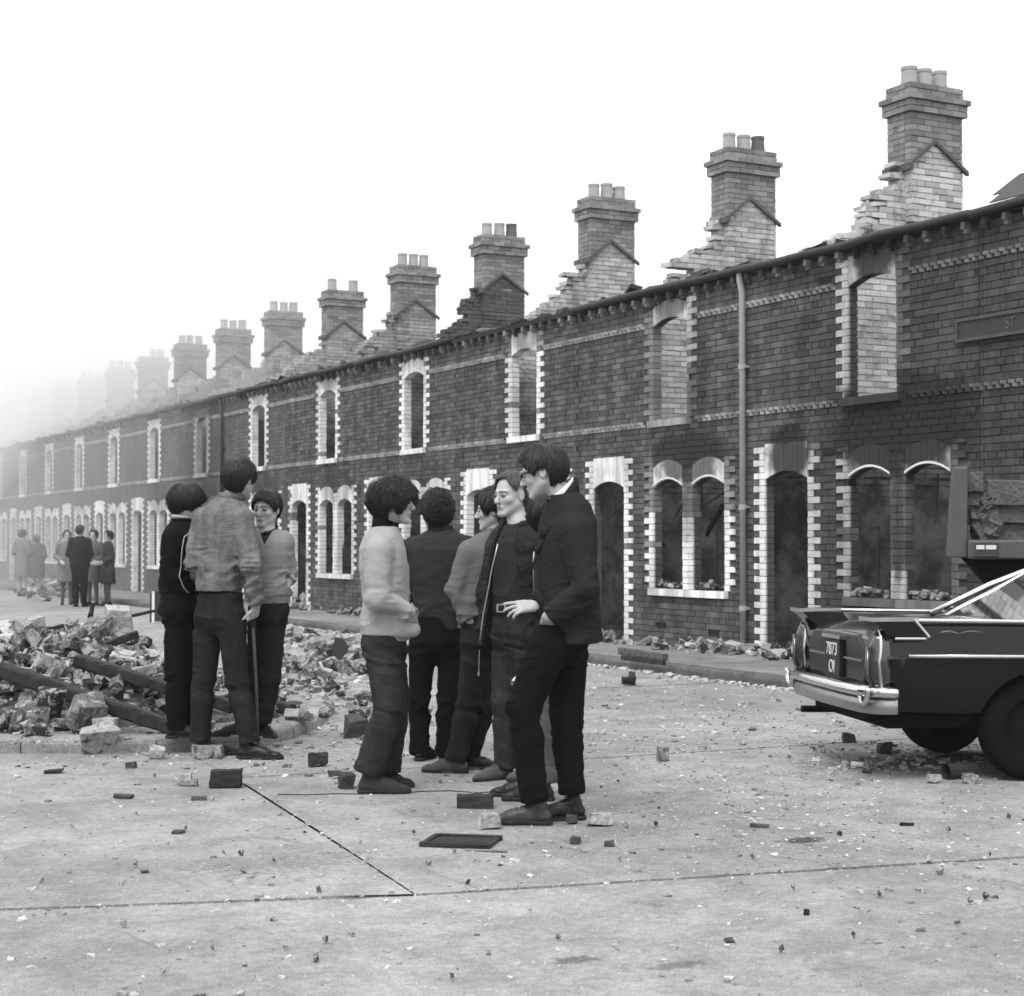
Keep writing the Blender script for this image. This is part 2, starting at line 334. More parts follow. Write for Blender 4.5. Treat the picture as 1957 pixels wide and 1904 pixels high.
class Op:                                                       # an opening: y from a to b, z from zb, arch springing zs, crown zc, lintel top zt (None: curved)
    def __init__(s, a, b, zb, zs, zc, zt=None, qa=True, qb=True, h=.24): s.a, s.b, s.zb, s.zs, s.zc, s.zt, s.qa, s.qb, s.h = a, b, zb, zs, zc, zt, qa, qb, h
    def arc(s, y): u = (y - (s.a + s.b) / 2) / ((s.b - s.a) / 2); return s.zs + (s.zc - s.zs) * (1 - u * u)
    def top(s, y): return s.zt if s.zt else s.arc(y) + s.h
    def ztop(s): return s.zt if s.zt else s.zc + s.h
def house(k, detail):
    y0, y1 = hy(k), hy(k + 1); end = (k == -1)
    root = empty('terraced_house', (FX, (y0 + y1) / 2, 0)); root.matrix_world; ox, oy = FX, (y0 + y1) / 2
    rng = random.Random(100 + k)
    ops = [] if end else [Op(y0 + 2.61, y0 + 3.37, ZB, 2.05, 2.14, 2.45), Op(y0 + .40, y0 + 1.05, .78, 2.03, 2.12, None, True, False), Op(y0 + 1.27, y0 + 1.91, .78, 2.03, 2.12, None, False, True), Op(y0 + 1.17, y0 + 1.91, 2.86, 4.03, 4.11, 4.34 if k in (0, 2) else None, h=.22)]
    sub = lambda name, mb, m, p=root, **kw: shift(mb.build(name, m, p, **kw))
    def shift(o):                                                # geometry is laid out in the street's own coordinates
        o.matrix_parent_inverse = Matrix.Translation((-ox, -oy, 0)); return o
    # wall core with its openings
    core = MB()
    e_ = .03; ys = sorted({y0, y1} | {o.a - e_ for o in ops} | {o.b + e_ for o in ops}); zs = sorted({ZB - .1, 4.40} | {o.zb for o in ops} | {o.zc + .02 for o in ops})
    for a, b_ in zip(ys[:-1], ys[1:]):
        zrun = None
        for c, d in list(zip(zs[:-1], zs[1:])) + [(None, None)]:
            solid = c is not None and not any(o.a - e_ < (a + b_) / 2 < o.b + e_ and o.zb < (c + d) / 2 < o.zc + .02 for o in ops)
            if solid: zrun = (zrun[0], d) if zrun else (c, d)
            elif zrun:
                core.box((FX + (.009 if detail else 0), a, zrun[0]), (FX + .12, b_, zrun[1])); zrun = None
    wall = sub('wall', core, M_mortar if detail else M_brickfar)
    # quoins
    def quoin_rows(o, side):
        z = o.zb if o.zb > .2 else ZB; i = 0; ztop = o.ztop() - .01
        while z < ztop - .03:
            yield i, z, min(z + CR, ztop), (.215 if i % 2 else .105); z += CR; i += 1
    blocked = []
    qfar = MB()
    def put_brick(pool, name, x0, x1, a, b_, c, d, far, soft=.004):
        if detail:
            me = pool[rng.randrange(len(pool))]
            o = bpy.data.objects.new(name, me); COL.objects.link(o); o.parent = root
            o.location = ((x0 + x1) / 2 - ox + rng.uniform(-soft, soft) * .6, (a + b_) / 2 - oy, (c + d) / 2); o.scale = (x1 - x0, b_ - a, d - c)
            o.rotation_euler = (rng.uniform(-.004, .004), 0, rng.uniform(-.012, .012))
        else: far.box((x0, a, c), (x1, b_, d), rng.random())
    for o in ops:
        for side, on in ((-1, o.qa), (1, o.qb)):
            if not on: continue
            for i, z, zz, ln in quoin_rows(o, side):
                if k == 0 and o is ops[2] and side == 1 and False: continue
                a, b_ = (o.a - ln, o.a) if side < 0 else (o.b, o.b + ln)
                if rng.random() < .02 and k < 2 and z > .6: blocked.append((a, b_, z, zz)); continue
                bare = (k == 1 and o is ops[3] and (side > 0 or z < 3.3 or rng.random() < .4)) or (k == 0 and o is ops[3] and side < 0) or (k == 1 and o in ops[1:3] and z > 1.72) or (k == 0 and o is ops[1] and side < 0) or (k < 5 and rng.random() < .05) or (k == 2 and o is ops[3] and z > 4.0)
                put_brick(QG if bare else QU, 'quoin', FX - .006, FX + .125, a + .003, b_ - .003, z + .003, zz - .003, qfar)
                blocked.append((a, b_, z, zz))
    if ops:                                                      # the pier between the two ground-floor windows
        z = .78; p, q = ops[1].b, ops[2].a
        while z < 2.2:
            PQ = QG if (k == 0 and z > 1.0) or (k == 1 and z > 1.6) else QU; put_brick(PQ, 'quoin', FX - .006, FX + .125, p + .002, (p + q) / 2 - .002, z + .003, z + CR - .003, qfar); put_brick(PQ, 'quoin', FX - .006, FX + .125, (p + q) / 2 + .002, q - .002, z + .003, z + CR - .003, qfar)
            z += CR
    # arches of upright bricks
    vfar = MB()
    for o in ops:
        n = 9 if o.b - o.a > .7 else 8; wv = (o.b - o.a) / n
        for i in range(n):
            a, b_ = o.a + i * wv + .002, o.a + (i + 1) * wv - .002
            def vq(zlo, zhi, mb):
                mb.prism([(a, zlo(a)), (b_, zlo(b_)), (b_, zhi(b_)), (a, zhi(a))], 0, FX - .005 + rng.uniform(-.002, .002), FX + .125, rng.random())
            if detail:
                m2 = MB(); vq(o.arc, o.top, m2); shift(m2.build('voussoir', M_white, root, fixn=True))
            else: vq(o.arc, o.top, vfar)
        if k in (0, 1) and (o.zb < 2):                          # unsmoked rim under the arch
            m2 = MB(); P = [(FX - .012, o.a + (o.b - o.a) * t / 10, o.arc(o.a + (o.b - o.a) * t / 10) + .008) for t in range(11)]
            for A, B in zip(P[:-1], P[1:]):
                m2.add([A, B, (B[0], B[1], B[2] + .022), (A[0], A[1], A[2] + .022), (FX + .05, A[1], A[2] - .004), (FX + .05, B[1], B[2] - .004)], [(0, 1, 2, 3), (0, 4, 5, 1)])
            if o is not ops[0]: sub('arch_rim', m2, M_white2)
    # facing bricks, course by course
    cand = []
    if True:
        nz = int((4.38 - ZB) / CR)
        for c in range(nz):
            z = ZB + c * CR; zz = z + CR; zm = z + CR / 2
            if abs(zm - 2.80) < .05 and False: continue
            bl = [(a, b_) for a, b_, p, q in blocked if p < zm < q]
            for o in ops:
                if o.zb - (.09 if o.zb > .2 else 0) < zm < o.zs: bl.append((o.a, o.b))
                elif o.zs <= zm < o.ztop():
                    if o.zt: bl.append((o.a, o.b))
                    else:
                        yy = [y for y in np.linspace(o.a, o.b, 21) if o.top(y) > zm]
                        if yy: bl.append((yy[0], yy[-1]))
            if ops and .78 < zm < 2.2: bl.append((ops[1].b, ops[2].a))
            if ops and .69 < zm < .78: bl.append((ops[1].a - .07, ops[2].b + .07))
            if ops and 2.78 < zm < 2.86: bl.append((ops[3].a - .08, ops[3].b + .08))
            header = (c % 6 == 4); step = .1125 if header else .225
            y = y0 + (c % 2) * -.1125 + (.056 if header else 0); segs = []
            while y < y1: segs.append((max(y, y0), min(y + step, y1))); y += step
            for a, b_ in segs:
                parts = [(a, b_)]
                for p, q in bl:
                    nx = []
                    for (u, v) in parts:
                        if q <= u or p >= v: nx.append((u, v)); continue
                        if p > u: nx.append((u, p))
                        if q < v: nx.append((q, v))
                    parts = nx
                for u, v in parts:
                    if v - u > .03: cand.append((u, v, z, zz))
    if detail:
        vis = [q for q in cand if q[1] > 11.0]
        vis.sort(key=lambda q: (FX ** 2 + ((q[0] + q[1]) / 2) ** 2 + (q[2] - H) ** 2) * (1 + (.6 if q[3] < 1.2 else 0)) / max(.05, q[1] - q[0]))
        single = set(vis[:298]); rest = MB()
        for q in cand:
            u, v, z, zz = q; off = rng.uniform(-.003, .003)
            if q in single: put_brick(BR, 'brick', FX + off, FX + .1, u + .005, v - .005, z + .005, zz - .005, None)
            else: rest.box((FX + off, u + .005, z + .005), (FX + .1, v - .005, zz - .005), rng.random() + .001, None, .0016, rng)
        ro = sub('brick_facing', rest, M_brick); ro['kind'] = 'stuff'
    else:
        tag(sub('quoin_strip', qfar, M_white), kind='stuff'); tag(sub('arch_bricks', vfar, M_white, fixn=True), kind='stuff')
    # charred remains of frames
    if detail:
        for oi_, o in enumerate(ops[:3]):
            bars = []
            for _ in range(rng.randint(1, 3)):
                yy = rng.choice((o.a + .03, o.b - .03, (o.a + o.b) / 2 + rng.uniform(-.05, .05))); z0_ = o.zb if rng.random() < .5 else o.zs - .3; bars.append(((yy, z0_), (yy + rng.uniform(-.05, .05), min(o.zs, z0_ + rng.uniform(.25, .9)))))
            bars.append(((o.a + .02, o.zs - rng.uniform(.0, .25)), (o.a + rng.uniform(.25, .6), o.zs - rng.uniform(.0, .4))))
            for (pa, pb_) in bars:
                fm = MB(); fm.tube([(FX + .10, pa[0], pa[1]), (FX + .105, (pa[0] + pb_[0]) / 2 + rng.uniform(-.01, .01), (pa[1] + pb_[1]) / 2), (FX + .10, pb_[0], pb_[1])], [.018, .016, .008], 6); sub('burnt_frame', fm, M_dark)
    # sills
    if ops:
        for (p, q, zt) in ((ops[1].a - .06, ops[1].b + .10, .78), (ops[1].b + .104, ops[2].b + .06, .78), (ops[3].a - .07, ops[3].b + .07, 2.86)):
            s_ = MB(); s_.box((FX - .055, p, zt - .085), (FX + .2, q, zt - .002), 0, None, .002, rng); sub('sill', s_, M_white if (k != 0 and zt < 2) or k > 1 else M_band)
    # saw-tooth string courses
    for zb in (2.785, 4.02):
        tb = MB(); y = y0
        while y < y1 - .02:
            if not any(o.a - .22 < y + .05 < o.b + .22 and o.zb - .1 < zb < o.ztop() for o in ops):
                for j, dz in ((0, 0.0), (1, .038)):
                    ya = y + j * .052
                    tb.prism([(FX + .01, ya), (FX - .038, ya + .05), (FX + .01, ya + .1)], 2, zb + dz, zb + dz + .034, rng.random() + .01)
            y += .105
        tag(sub('sawtooth_course', tb, M_band, fixn=True), kind='stuff')
    # eaves: brackets, board, gutter and what is left on the wall head
    eb = MB(); eb.box((FX - .07, y0 + .001, 4.405), (FX + .24, y1 - .001, 4.47)); sub('eaves_board', eb, M_dark)
    nb = 14
    for i in range(nb):
        y = y0 + (i + .5) * WD / nb; m2 = MB(); m2.box((FX - .075, y - .028, 4.335), (FX + .02, y + .028, 4.402), rng.random(), None, .003, rng); m2.box((FX - .045, y - .026, 4.295), (FX + .02, y + .026, 4.332), rng.random(), None, .003, rng)
        sub('eaves_bracket', m2, M_band if rng.random() < .6 else M_brick)
    gt = MB(); segn = 6
    sag = [rng.uniform(-.012, .008) for _ in range(segn + 1)]
    if not (k == 2):
        gt.tube([(FX - .115, y0 + WD * i / segn, 4.455 + sag[i] * 1.6) for i in range(segn + 1)], .042, 10); sub('gutter', gt, M_gut, smooth=True)
    for i in range(rng.randint(7, 11)):
        m2 = MB(); y = rng.uniform(y0 + .1, y1 - .1); L = rng.uniform(.1, .5); mt = M_dark if rng.random() < .5 else M_roofrem
        Mx = Matrix.Translation((FX + rng.uniform(-.02, .18), y, 4.485 + rng.uniform(0, .03))) @ Matrix.Rotation(rng.uniform(-.25, .25), 4, 'X') @ Matrix.Rotation(rng.uniform(-.4, .4), 4, 'Y') @ Matrix.Rotation(rng.uniform(-.25, .25), 4, 'Z')
        m2.box((-.08, -L / 2, -.02), (.08, L / 2, rng.uniform(.01, .05)), 0, Mx, .012, rng); sub('roof_remnant', m2, mt)
    if end:                                                     # the end house still has its slated roof
        rf = MB(); row = 0; x = FX - .14; z = 4.49
        while x < 13.9:
            dy = (row % 2) * .125; y = y0 - .02 - dy
            while y < y1 - .35 - .4 * math.sin(row * .9) * (row % 3 == 0):
                a_ = rng.uniform(-.006, .006)
                rf.add([(x, y + .003, z + a_), (x, y + .247, z + a_), (x + .34, y + .247, z + .232 + a_), (x + .34, y + .003, z + .232 + a_), (x, y + .003, z + a_ + .012), (x, y + .247, z + a_ + .012), (x + .34, y + .247, z + .244 + a_), (x + .34, y + .003, z + .244 + a_)], [(0, 3, 2, 1), (4, 5, 6, 7), (0, 1, 5, 4), (1, 2, 6, 5), (2, 3, 7, 6), (3, 0, 4, 7)], rng.random())
                y += .25
            x += .17; z += .116 + .004; row += 1
        tag(sub('roof_slates', rf, M_roofrem), kind='stuff')
    # party wall with its broken gable
    PM = party_mat(PV.get(k, .45), {2: .16}.get(k, .10), *({0: (2.3, 2.9), 1: (2.4, 3.1), -1: (2.3, 2.9)}.get(k, (3.75, 4.5)))); pw = MB(); pb = MB(); yc = y1
    full = k >= 5 or end
    def xf(z):
        if z < 4.42: return FX + .22
        if full: return min(13.6, FX + .25 + (z - 4.42) * 1.62 + .10 * math.sin(z * 23 + k))
        base = np.interp(z, [4.42, 4.62, 4.8, 5.05, 5.45, 5.85, 6.3], [11.65 + .2 * math.sin(k * 2.1), 11.95 + .3 * math.sin(k * 3.3), 12.4, 12.75, 13.15, 13.48, 13.6]); return base + (.10 * math.sin(z * 9 + k * 1.7) + .05 * math.sin(z * 29 + k * 5.1)) * (z < 5.7)
    nz = int((6.0 - 0) / CR)
    for c in range(nz):
        z = c * CR; a = xf(z + .036); bx = 16.5 if z < 3.6 else (14.45 + max(0, (4.6 - z) * 1.5) * (1 + .4 * math.sin(z * 31 + k)) if not full else 14.43 + max(0, (5.9 - z) * 1.3))
        bx = min(bx, 16.5)
        if z > 3.8: a += rng.choice((0, 0, .05, .1, -.05)) if z > 4.42 else 0
        x = a - (c % 2) * .1125; x = FX + .22 + math.floor((a - FX - .22) / .225) * .225 + (c % 2) * .1125
        if x > a: x -= .225
        if z < 2.0 or (k > 5): pb.box((a, yc - .1, z), (bx, yc + .1, z + CR - .001), .4)
        else:
            while x < bx:
                u, v = max(x, a), min(x + .225, bx)
                if z > 4.5 and u - a < .02 and not full:
                    if rng.random() < .25: x += .225; continue
                    Mj = Matrix.Translation(((u + v) / 2, yc, z + .036)) @ Matrix.Rotation(rng.gauss(0, .12), 4, 'Z') @ Matrix.Rotation(rng.gauss(0, .08), 4, 'Y'); L_ = (v - u) / 2; pw.box((-L_, -.1, -.03), (L_ - .01, .1, .028), rng.random() + .001, Mj, .012, rng); x += .225; continue
                if v - u > .03: pw.box((u + .005, yc - .108 + rng.uniform(-.004, .004), z + .005), (v - .005, yc + .108, z + CR - .005), rng.random() + .001, None, .003, rng)
                x += .225
            pb.box((a + (.26 if z > 4.42 else .02), yc - .095, z), (bx - .02, yc + .095, z + CR), .02)
    for i in range(14 if not full else 0):                       # a few courses left standing near the front
        x = rng.uniform(FX + .35, 12.0); z = 4.36 + CR * rng.randint(0, 2) + (.1 if abs(x - 11.9) < .2 else 0); pw.box((x, yc - .1, z), (x + .2, yc + .1, z + CR - .008), rng.random() + .001, None, .008, rng)
    zt = 5.2                                                     # the stack's foot, whitewashed up to the line of the lost roof
    while zt < 6.16:
        u0, u1 = (13.6, 14.43) if zt < 5.84 else (13.6 + (zt - 5.84) * 1.06, 14.43 - (zt - 5.84) * 1.38)
        u = 13.6 - (round(zt / CR) % 2) * .1125
        while u < u1:
            p, q = max(u, u0), min(u + .225, u1)
            if q - p > .03: pw.box((p + .004, yc - .217 + rng.uniform(-.004, .004), zt + .005), (q - .004, yc - .1 if zt > 5.8 else yc + .2, zt + CR - .005), rng.random() + .001, None, .003, rng)
            u += .225
        zt += CR
    sub('party_wall', pb, PM); tag(sub('party_wall_bricks', pw, PM), kind='stuff')
    # chimney stack
    ch = MB(); X0, X1, hwc = 13.6, 14.43, .21; z = 5.3
    while z < 6.86:
        e = .045 if 6.53 < z < 6.61 else (.075 if 6.6 <= z < 6.69 else (.0 if z < 6.69 else .012)); c = round(z / CR)
        lo, hi = (X0 - e, yc - hwc - e), (X1 + e, yc + hwc + e); d = .006
        if z > 5.80:
            for (u0, u1, fixed, ax) in ((lo[0], hi[0], lo[1], 0), (lo[0], hi[0], hi[1] - .1, 0), (lo[1] + .1, hi[1] - .1, lo[0], 1), (lo[1] + .1, hi[1] - .1, hi[0] - .1, 1)):
                u = u0 - (c % 2) * .1125
                while u < u1:
                    p, q = max(u, u0), min(u + .225, u1)
                    if q - p > .02:
                        if ax == 0: ch.box((p + .004, fixed + rng.uniform(-.003, .003), z + .005), (q - .004, fixed + .1, z + CR - .004), rng.random() + .001, None, .0025, rng)
                        else: ch.box((fixed + rng.uniform(-.003, .003), p + .004, z + .005), (fixed + .1, q - .004, z + CR - .004), rng.random() + .001, None, .0025, rng)
                    u += .225
        z += CR
    stack = MB(); stack.box((X0 + .012, yc - hwc + .012, 5.5), (X1 - .012, yc + hwc - .012, 6.86)); stk = sub('chimney', stack, M_chim)
    tag(shift2(ch.build('chimney_bricks', M_chim, stk)), kind='stuff')
    fl = MB()                                                    # the line where the slates met the stack
    ya, yb = yc - hwc - .045, yc - hwc + .01
    def strip(p, q, t=.05): fl.prism([(p[0], p[1]), (q[0], q[1]), (q[0], q[1] + t), (p[0], p[1] + t)], 1, ya, yb)
    strip((13.96, 6.17), (X0 - .05, 5.84)); strip((13.96, 6.17), (X1 + .06, 5.83)); fl.box((X0 - .06, yc - hwc - .04, 5.82), (X0 + .01, yc + hwc + .03, 5.90))
    shift2(fl.build('flashing', M_flash, stk, fixn=True))
    cap = MB(); cap.box((X0 + .06, yc - .13, 6.855), (X1 - .06, yc + .13, 6.90), 0, None, .012, rng); shift2(cap.build('chimney_cap', M_chim, stk))
    for i in range(3):
        if (k, i) in ((5, 1), (9, 0), (-1, 2)): continue
        x = 13.77 + i * .245 + rng.uniform(-.012, .012); hp = rng.uniform(.235, .27); pt = MB(); r_ = rng.uniform(.092, .105)
        pt.lathe([(r_ * 1.06, 0), (r_ * .93, hp - .045), (r_ * 1.0, hp - .04), (r_ * 1.02, hp), (r_ * .8, hp), (r_ * .75, 0)], (x, yc, 6.885), 18)
        shift2(pt.build('chimney_pot', M_potd if (k, i) in ((1, 2), (3, 2)) else M_pot, stk, smooth=False))
    # back wall and floor of the shell
    bw_ = MB(); y = y0 + .11
    while y < y1 - .11:
        yy = min(y + .3, y1 - .11); top = 3.3 + .5 * math.sin(y * 2.3 + k) + rng.uniform(-.12, .12)
        if not (y0 + 1.0 < y < y0 + 1.9): bw_.box((16.3, y, 0), (16.5, yy, top), 0)
        else: bw_.box((16.3, y, 0), (16.5, yy, .9), 0); bw_.box((16.3, y, 2.1), (16.5, yy, top), 0)
        y = yy
    sub('back_wall', bw_, PM); fb = MB(); fb.box((FX + .22, y0, -.02), (16.5, y1, .11)); sub('inside_floor', fb, M_dark)
    return root, shift, sub
def shift2(o): return o
M_white2 = plain('clean_white_paint', .82, .12, 14, .6, .1)
HL = {-1: 'brick end house with a slate roof still on and a street nameplate', 0: 'smoke-blackened house behind the car, its black lintels over pale quoins', 1: 'house with a stone-white door arch and a beam leaning inside its window',
      2: 'house whose tall upper window stands above the group of young men', 3: 'house with a dark sooty gable below its chimney', 4: 'house with a white double window behind the shaggy-haired youth', 5: 'house whose white doorway stands beside the boy in the jumper',
      6: 'heavily smoke-stained house next to a drainpipe, in the haze', 7: 'hazy house with the man in the dark suit standing before it', 8: 'faint house in the haze, third past the far drainpipe', 9: 'faint house in the smoke, fourth past the far drainpipe', 10: 'faint house in the smoke, fifth past the far drainpipe', 11: 'faint house in the smoke, sixth past the far drainpipe', 12: 'faint house in the smoke, seventh past the far drainpipe', 13: 'farthest house, all but lost in the smoke'}
houses = {}
for k in range(-1, 14):
    root, shf, sub_ = house(k, -1 <= k <= 4)
    tag(root, HL.get(k, 'pale house lost in the smoke at the far end of the terrace'), 'house', 'houses of the burnt terrace'); houses[k] = (root, shf, sub_)
# chimneys are parts of parts: their sub-parts share the wall's layout coordinates
# drainpipes
for k in (0, 5):
    root, shf, sub_ = houses[k]; y = hy(k + 1) - .03
    d = MB(); d.tube([(FX - .08, y, 4.44), (FX - .08, y, 4.34), (FX - .055, y - .01, 4.2), (FX - .055, y - .01, .13)], .038, 12); dp = sub_('drainpipe', d, M_pipe if k == 0 else M_gut, smooth=True)
    for z in (3.35, 1.75, .6):
        c_ = MB(); c_.tube([(FX - .055, y - .01, z - .03), (FX - .055, y - .01, z + .03)], .048, 12); c_.box((FX - .06, y - .075, z - .012), (FX + .005, y + .055, z + .012)); sub_('pipe_collar', c_, M_pipe if k == 0 else M_gut, smooth=False)
# small ventilators low in the wall and one high up
for (k, dy, z) in ((1, 1.75, .30), (1, .62, .26), (0, 2.25, 2.28), (0, 2.3, 4.12), (2, 1.4, .3)):
    root, shf, sub_ = houses[k]; v = MB(); y = hy(k) + dy
    v.box((FX - .007, y - .11, z), (FX + .02, y + .11, z + .068)); sub_('air_brick', v, M_hole)
# street nameplate
a = onx(1836, 640, FX); ns = empty('street_nameplate', (FX - .03, a[1] - .55, a[2] - .0))
a2 = onx(1836, 615, FX)[2]; a1 = onx(1836, 652, FX)[2]; zc_ = (a1 + a2) / 2; hh = (a2 - a1) / 2
ns.location = (FX - .02, a[1] - .6, zc_)
pt = MB(); pt.box((-.012, -.6, -hh), (.012, .6, hh)); M_plate = plain('nameplate_iron', .035, .3, 8, .55, .15); pt.build('plate', M_plate, ns)
fr = MB(); M_rim = plain('nameplate_rim', .075, .3, 8, .5, .1)
for lo, hi in (((-.03, -.62, hh - .01), (.012, .62, hh + .018)), ((-.03, -.62, -hh - .018), (.012, .62, -hh + .01)), ((-.028, -.62, -hh + .01), (.012, -.6, hh - .01)), ((-.028, .6, -hh + .01), (.012, .62, hh - .01))): fr.box(lo, hi)
fr.build('rim', M_rim, ns)
def letters(txt, size, m, parent, loc, rot, name='lettering', depth=.004, align='CENTER', xs=1.0):
    cu = bpy.data.curves.new('tx', 'FONT'); cu.body = txt; cu.size = size; cu.extrude = depth; cu.align_x = align; cu.align_y = 'CENTER'
    t = bpy.data.objects.new('tx', cu); COL.objects.link(t); dg = bpy.context.evaluated_depsgraph_get(); me = bpy.data.meshes.new_from_object(t.evaluated_get(dg))
    bpy.data.objects.remove(t); me.materials.clear(); me.materials.append(m); o = link(name, me, parent, None, loc, rot); o.scale = (xs, 1, 1); return o
letters('ST.', .15, plain('worn_lettering', .11, .3, 10, .6, .1), ns, (-.016, -.10, 0), (math.pi / 2, 0, -math.pi / 2), xs=.8)
tag(ns, 'dark cast iron street nameplate ending in ST. on the end wall', 'street sign')
# ------------------------------------------------------------------ the black car
CA = rad(8.0); CSC = .957
c0 = cw(2.065, 9.34)                                             # ground below the near rear corner
ca_ = RT * math.cos(CA) + FH * math.sin(CA); cb_ = -RT * math.sin(CA) + FH * math.cos(CA)   # forward along the car; across to the far side
car = empty('parked_car', tuple(c0 + cb_ * .80 * CSC + ca_ * 2.1 * CSC), 0); car.rotation_euler = (0, 0, math.atan2(ca_[1], ca_[0]))
CW_, CLn = .80, 4.25; car.scale = (CSC,) * 3
def paint(name, v, rough, coat=1.0, met=0.0):
    m, nt, b = nodes(name); n = noise(nt, 5, 5, .6); n2 = noise(nt, 40, 4, .6)
    val = mathn(nt, 'MULTIPLY', v, mathn(nt, 'ADD', .8, mathn(nt, 'MULTIPLY', n, .4))); grey(nt, val, b)
    nt.links.new(mathn(nt, 'ADD', rough, mathn(nt, 'MULTIPLY', n2, .05)), b.inputs['Roughness']); b.inputs['Metallic'].default_value = met; b.inputs['Coat Weight'].default_value = coat; b.inputs['Coat Roughness'].default_value = .05; b.inputs['Specular IOR Level'].default_value = .5 if v > .02 else .22; return m
M_car = paint('black_car_paint', .004, .16, .22); M_chrome = paint('chrome', .72, .12, 0, 1.0); M_tyre = plain('tyre_rubber', .007, .3, 20, .9, .1, spec=.08); M_lamp = paint('lamp_glass', .03, .1, .8); M_inside = plain('car_interior', .02, .3, 8, .8, .1); M_under = plain('underbody', .008, .4, 12, .9, .2, spec=.08)
def carglass():
    m, nt, b = nodes('car_glass'); b.inputs['Base Color'].default_value = (.9, .9, .9, 1); b.inputs['Roughness'].default_value = .03; b.inputs['Transmission Weight'].default_value = 1; b.inputs['IOR'].default_value = 1.05; return m
M_glass = carglass()
# local car frame: x forward from -2.1 (tail) to 2.15, y across (far side +), z up
def XL(u): return u - 2.1
PROF = [  # u, top of wing, deck height, half width, sill z
 (.00, .90, .83, .735, .43), (.05, .925, .855, .765, .415), (.14, .945, .88, .785, .40), (.35, .948, .895, .795, .39), (.75, .938, .905, .80, .38), (1.1, .93, .912, .80, .365), (1.7, .918, .92, .80, .345), (2.5, .905, .92, .80, .33), (3.0, .90, .91, .795, .32), (3.6, .885, .89, .785, .32), (4.05, .86, .865, .76, .34), (4.22, .80, .81, .71, .38), (4.25, .72, .73, .68, .42)]
def section(u):
    P = np.array(PROF); t, dk, hw, sl = [np.interp(u, P[:, 0], P[:, i]) for i in (1, 2, 3, 4)]
    return [(hw - .14, sl), (hw - .085, sl + .025), (hw - .045, sl + .11), (hw - .015, sl + .22), (hw, .735 if t > .78 else t * .86), (hw - .012, .755 if t > .78 else t * .88), (hw - .032, t - .09), (hw - .042, t - .03), (hw - .055, t - .004), (hw - .11, t - .008), (hw - .19, dk + .005), (hw - .40, dk + .022), (0, dk + .035)]
us = [0, .025, .05, .09, .14, .24, .35, .55, .75, .95, 1.1, 1.4, 1.7, 2.1, 2.5, 2.75, 3.0, 3.3, 3.6, 3.85, 4.05, 4.14, 4.22, 4.25]
bm_ = MB(); vv = []; n_ = None
for u in us:
    h = section(u); full = [(XL(u), -w_, z) for w_, z in h] + [(XL(u), w_, z) for w_, z in h[::-1][1:]]; n_ = len(full); vv += full
ff = []
WH = [(.96, .345), (3.5, .345)]                                 # wheel arches
def inarch(u, z): return any(abs(u - c) < r + .03 and z < .64 and (u - c) ** 2 + (z - .31) ** 2 < (r + .02) ** 2 for c, r in WH)
for i in range(len(us) - 1):
    for j in range(n_ - 1): ff.append((i * n_ + j, i * n_ + j + 1, (i + 1) * n_ + j + 1, (i + 1) * n_ + j))
ff.append(tuple(range(n_))); ff.append(tuple((len(us) - 1) * n_ + j for j in range(n_))[::-1]); ff += [(i * n_, (i + 1) * n_, (i + 1) * n_ + n_ - 1, i * n_ + n_ - 1) for i in range(len(us) - 1)]
bm_.add(vv, ff); body = bm_.build('body', M_car, car, smooth=True, fixn=True)
md = body.modifiers.new('round', 'BEVEL'); md.width = .012; md.segments = 2; md.limit_method = 'ANGLE'; md.angle_limit = rad(38)
for (c, r) in WH:                                               # arches cut through the sides
    cut = MB(); cut.tube([(XL(c), -1.2, .31), (XL(c), -.55, .31)], r, 28); cut.tube([(XL(c), .55, .31), (XL(c), 1.2, .31)], r, 28); co = cut.build('arch_cutter', M_under, None, fixn=True); co.matrix_world = car.matrix_world
    bpy.context.view_layer.update(); co.location = car.location; co.rotation_euler = car.rotation_euler; co.scale = car.scale
    bo = body.modifiers.new('arch', 'BOOLEAN'); bo.operation = 'DIFFERENCE'; bo.object = co; bo.solver = 'EXACT'
bpy.context.view_layer.update(); dg = bpy.context.evaluated_depsgraph_get(); me2 = bpy.data.meshes.new_from_object(body.evaluated_get(dg)); body.modifiers.clear(); body.data = me2
for o in list(bpy.data.objects):
    if o.name.startswith('arch_cutter'): bpy.data.objects.remove(o)
ab = bpy.context  # shade by angle so that the panels keep their creases
try:
    me2.set_sharp_from_angle(angle=rad(35))
except Exception: pass
def part(name, mb, m, p=car, **kw): return mb.build(name, m, p, **kw)
# underbody, exhaust
ub = MB(); ub.box((XL(.10), -.60, .31), (XL(4.1), .60, .40)); ub.box((XL(.02), -.5, .345), (XL(.3), .5, .45)); part('underbody', ub, M_under)
ex = MB(); ex.tube([(XL(-.10), .42, .33), (XL(1.2), .42, .31)], .022, 10); part('exhaust_pipe', ex, M_under)
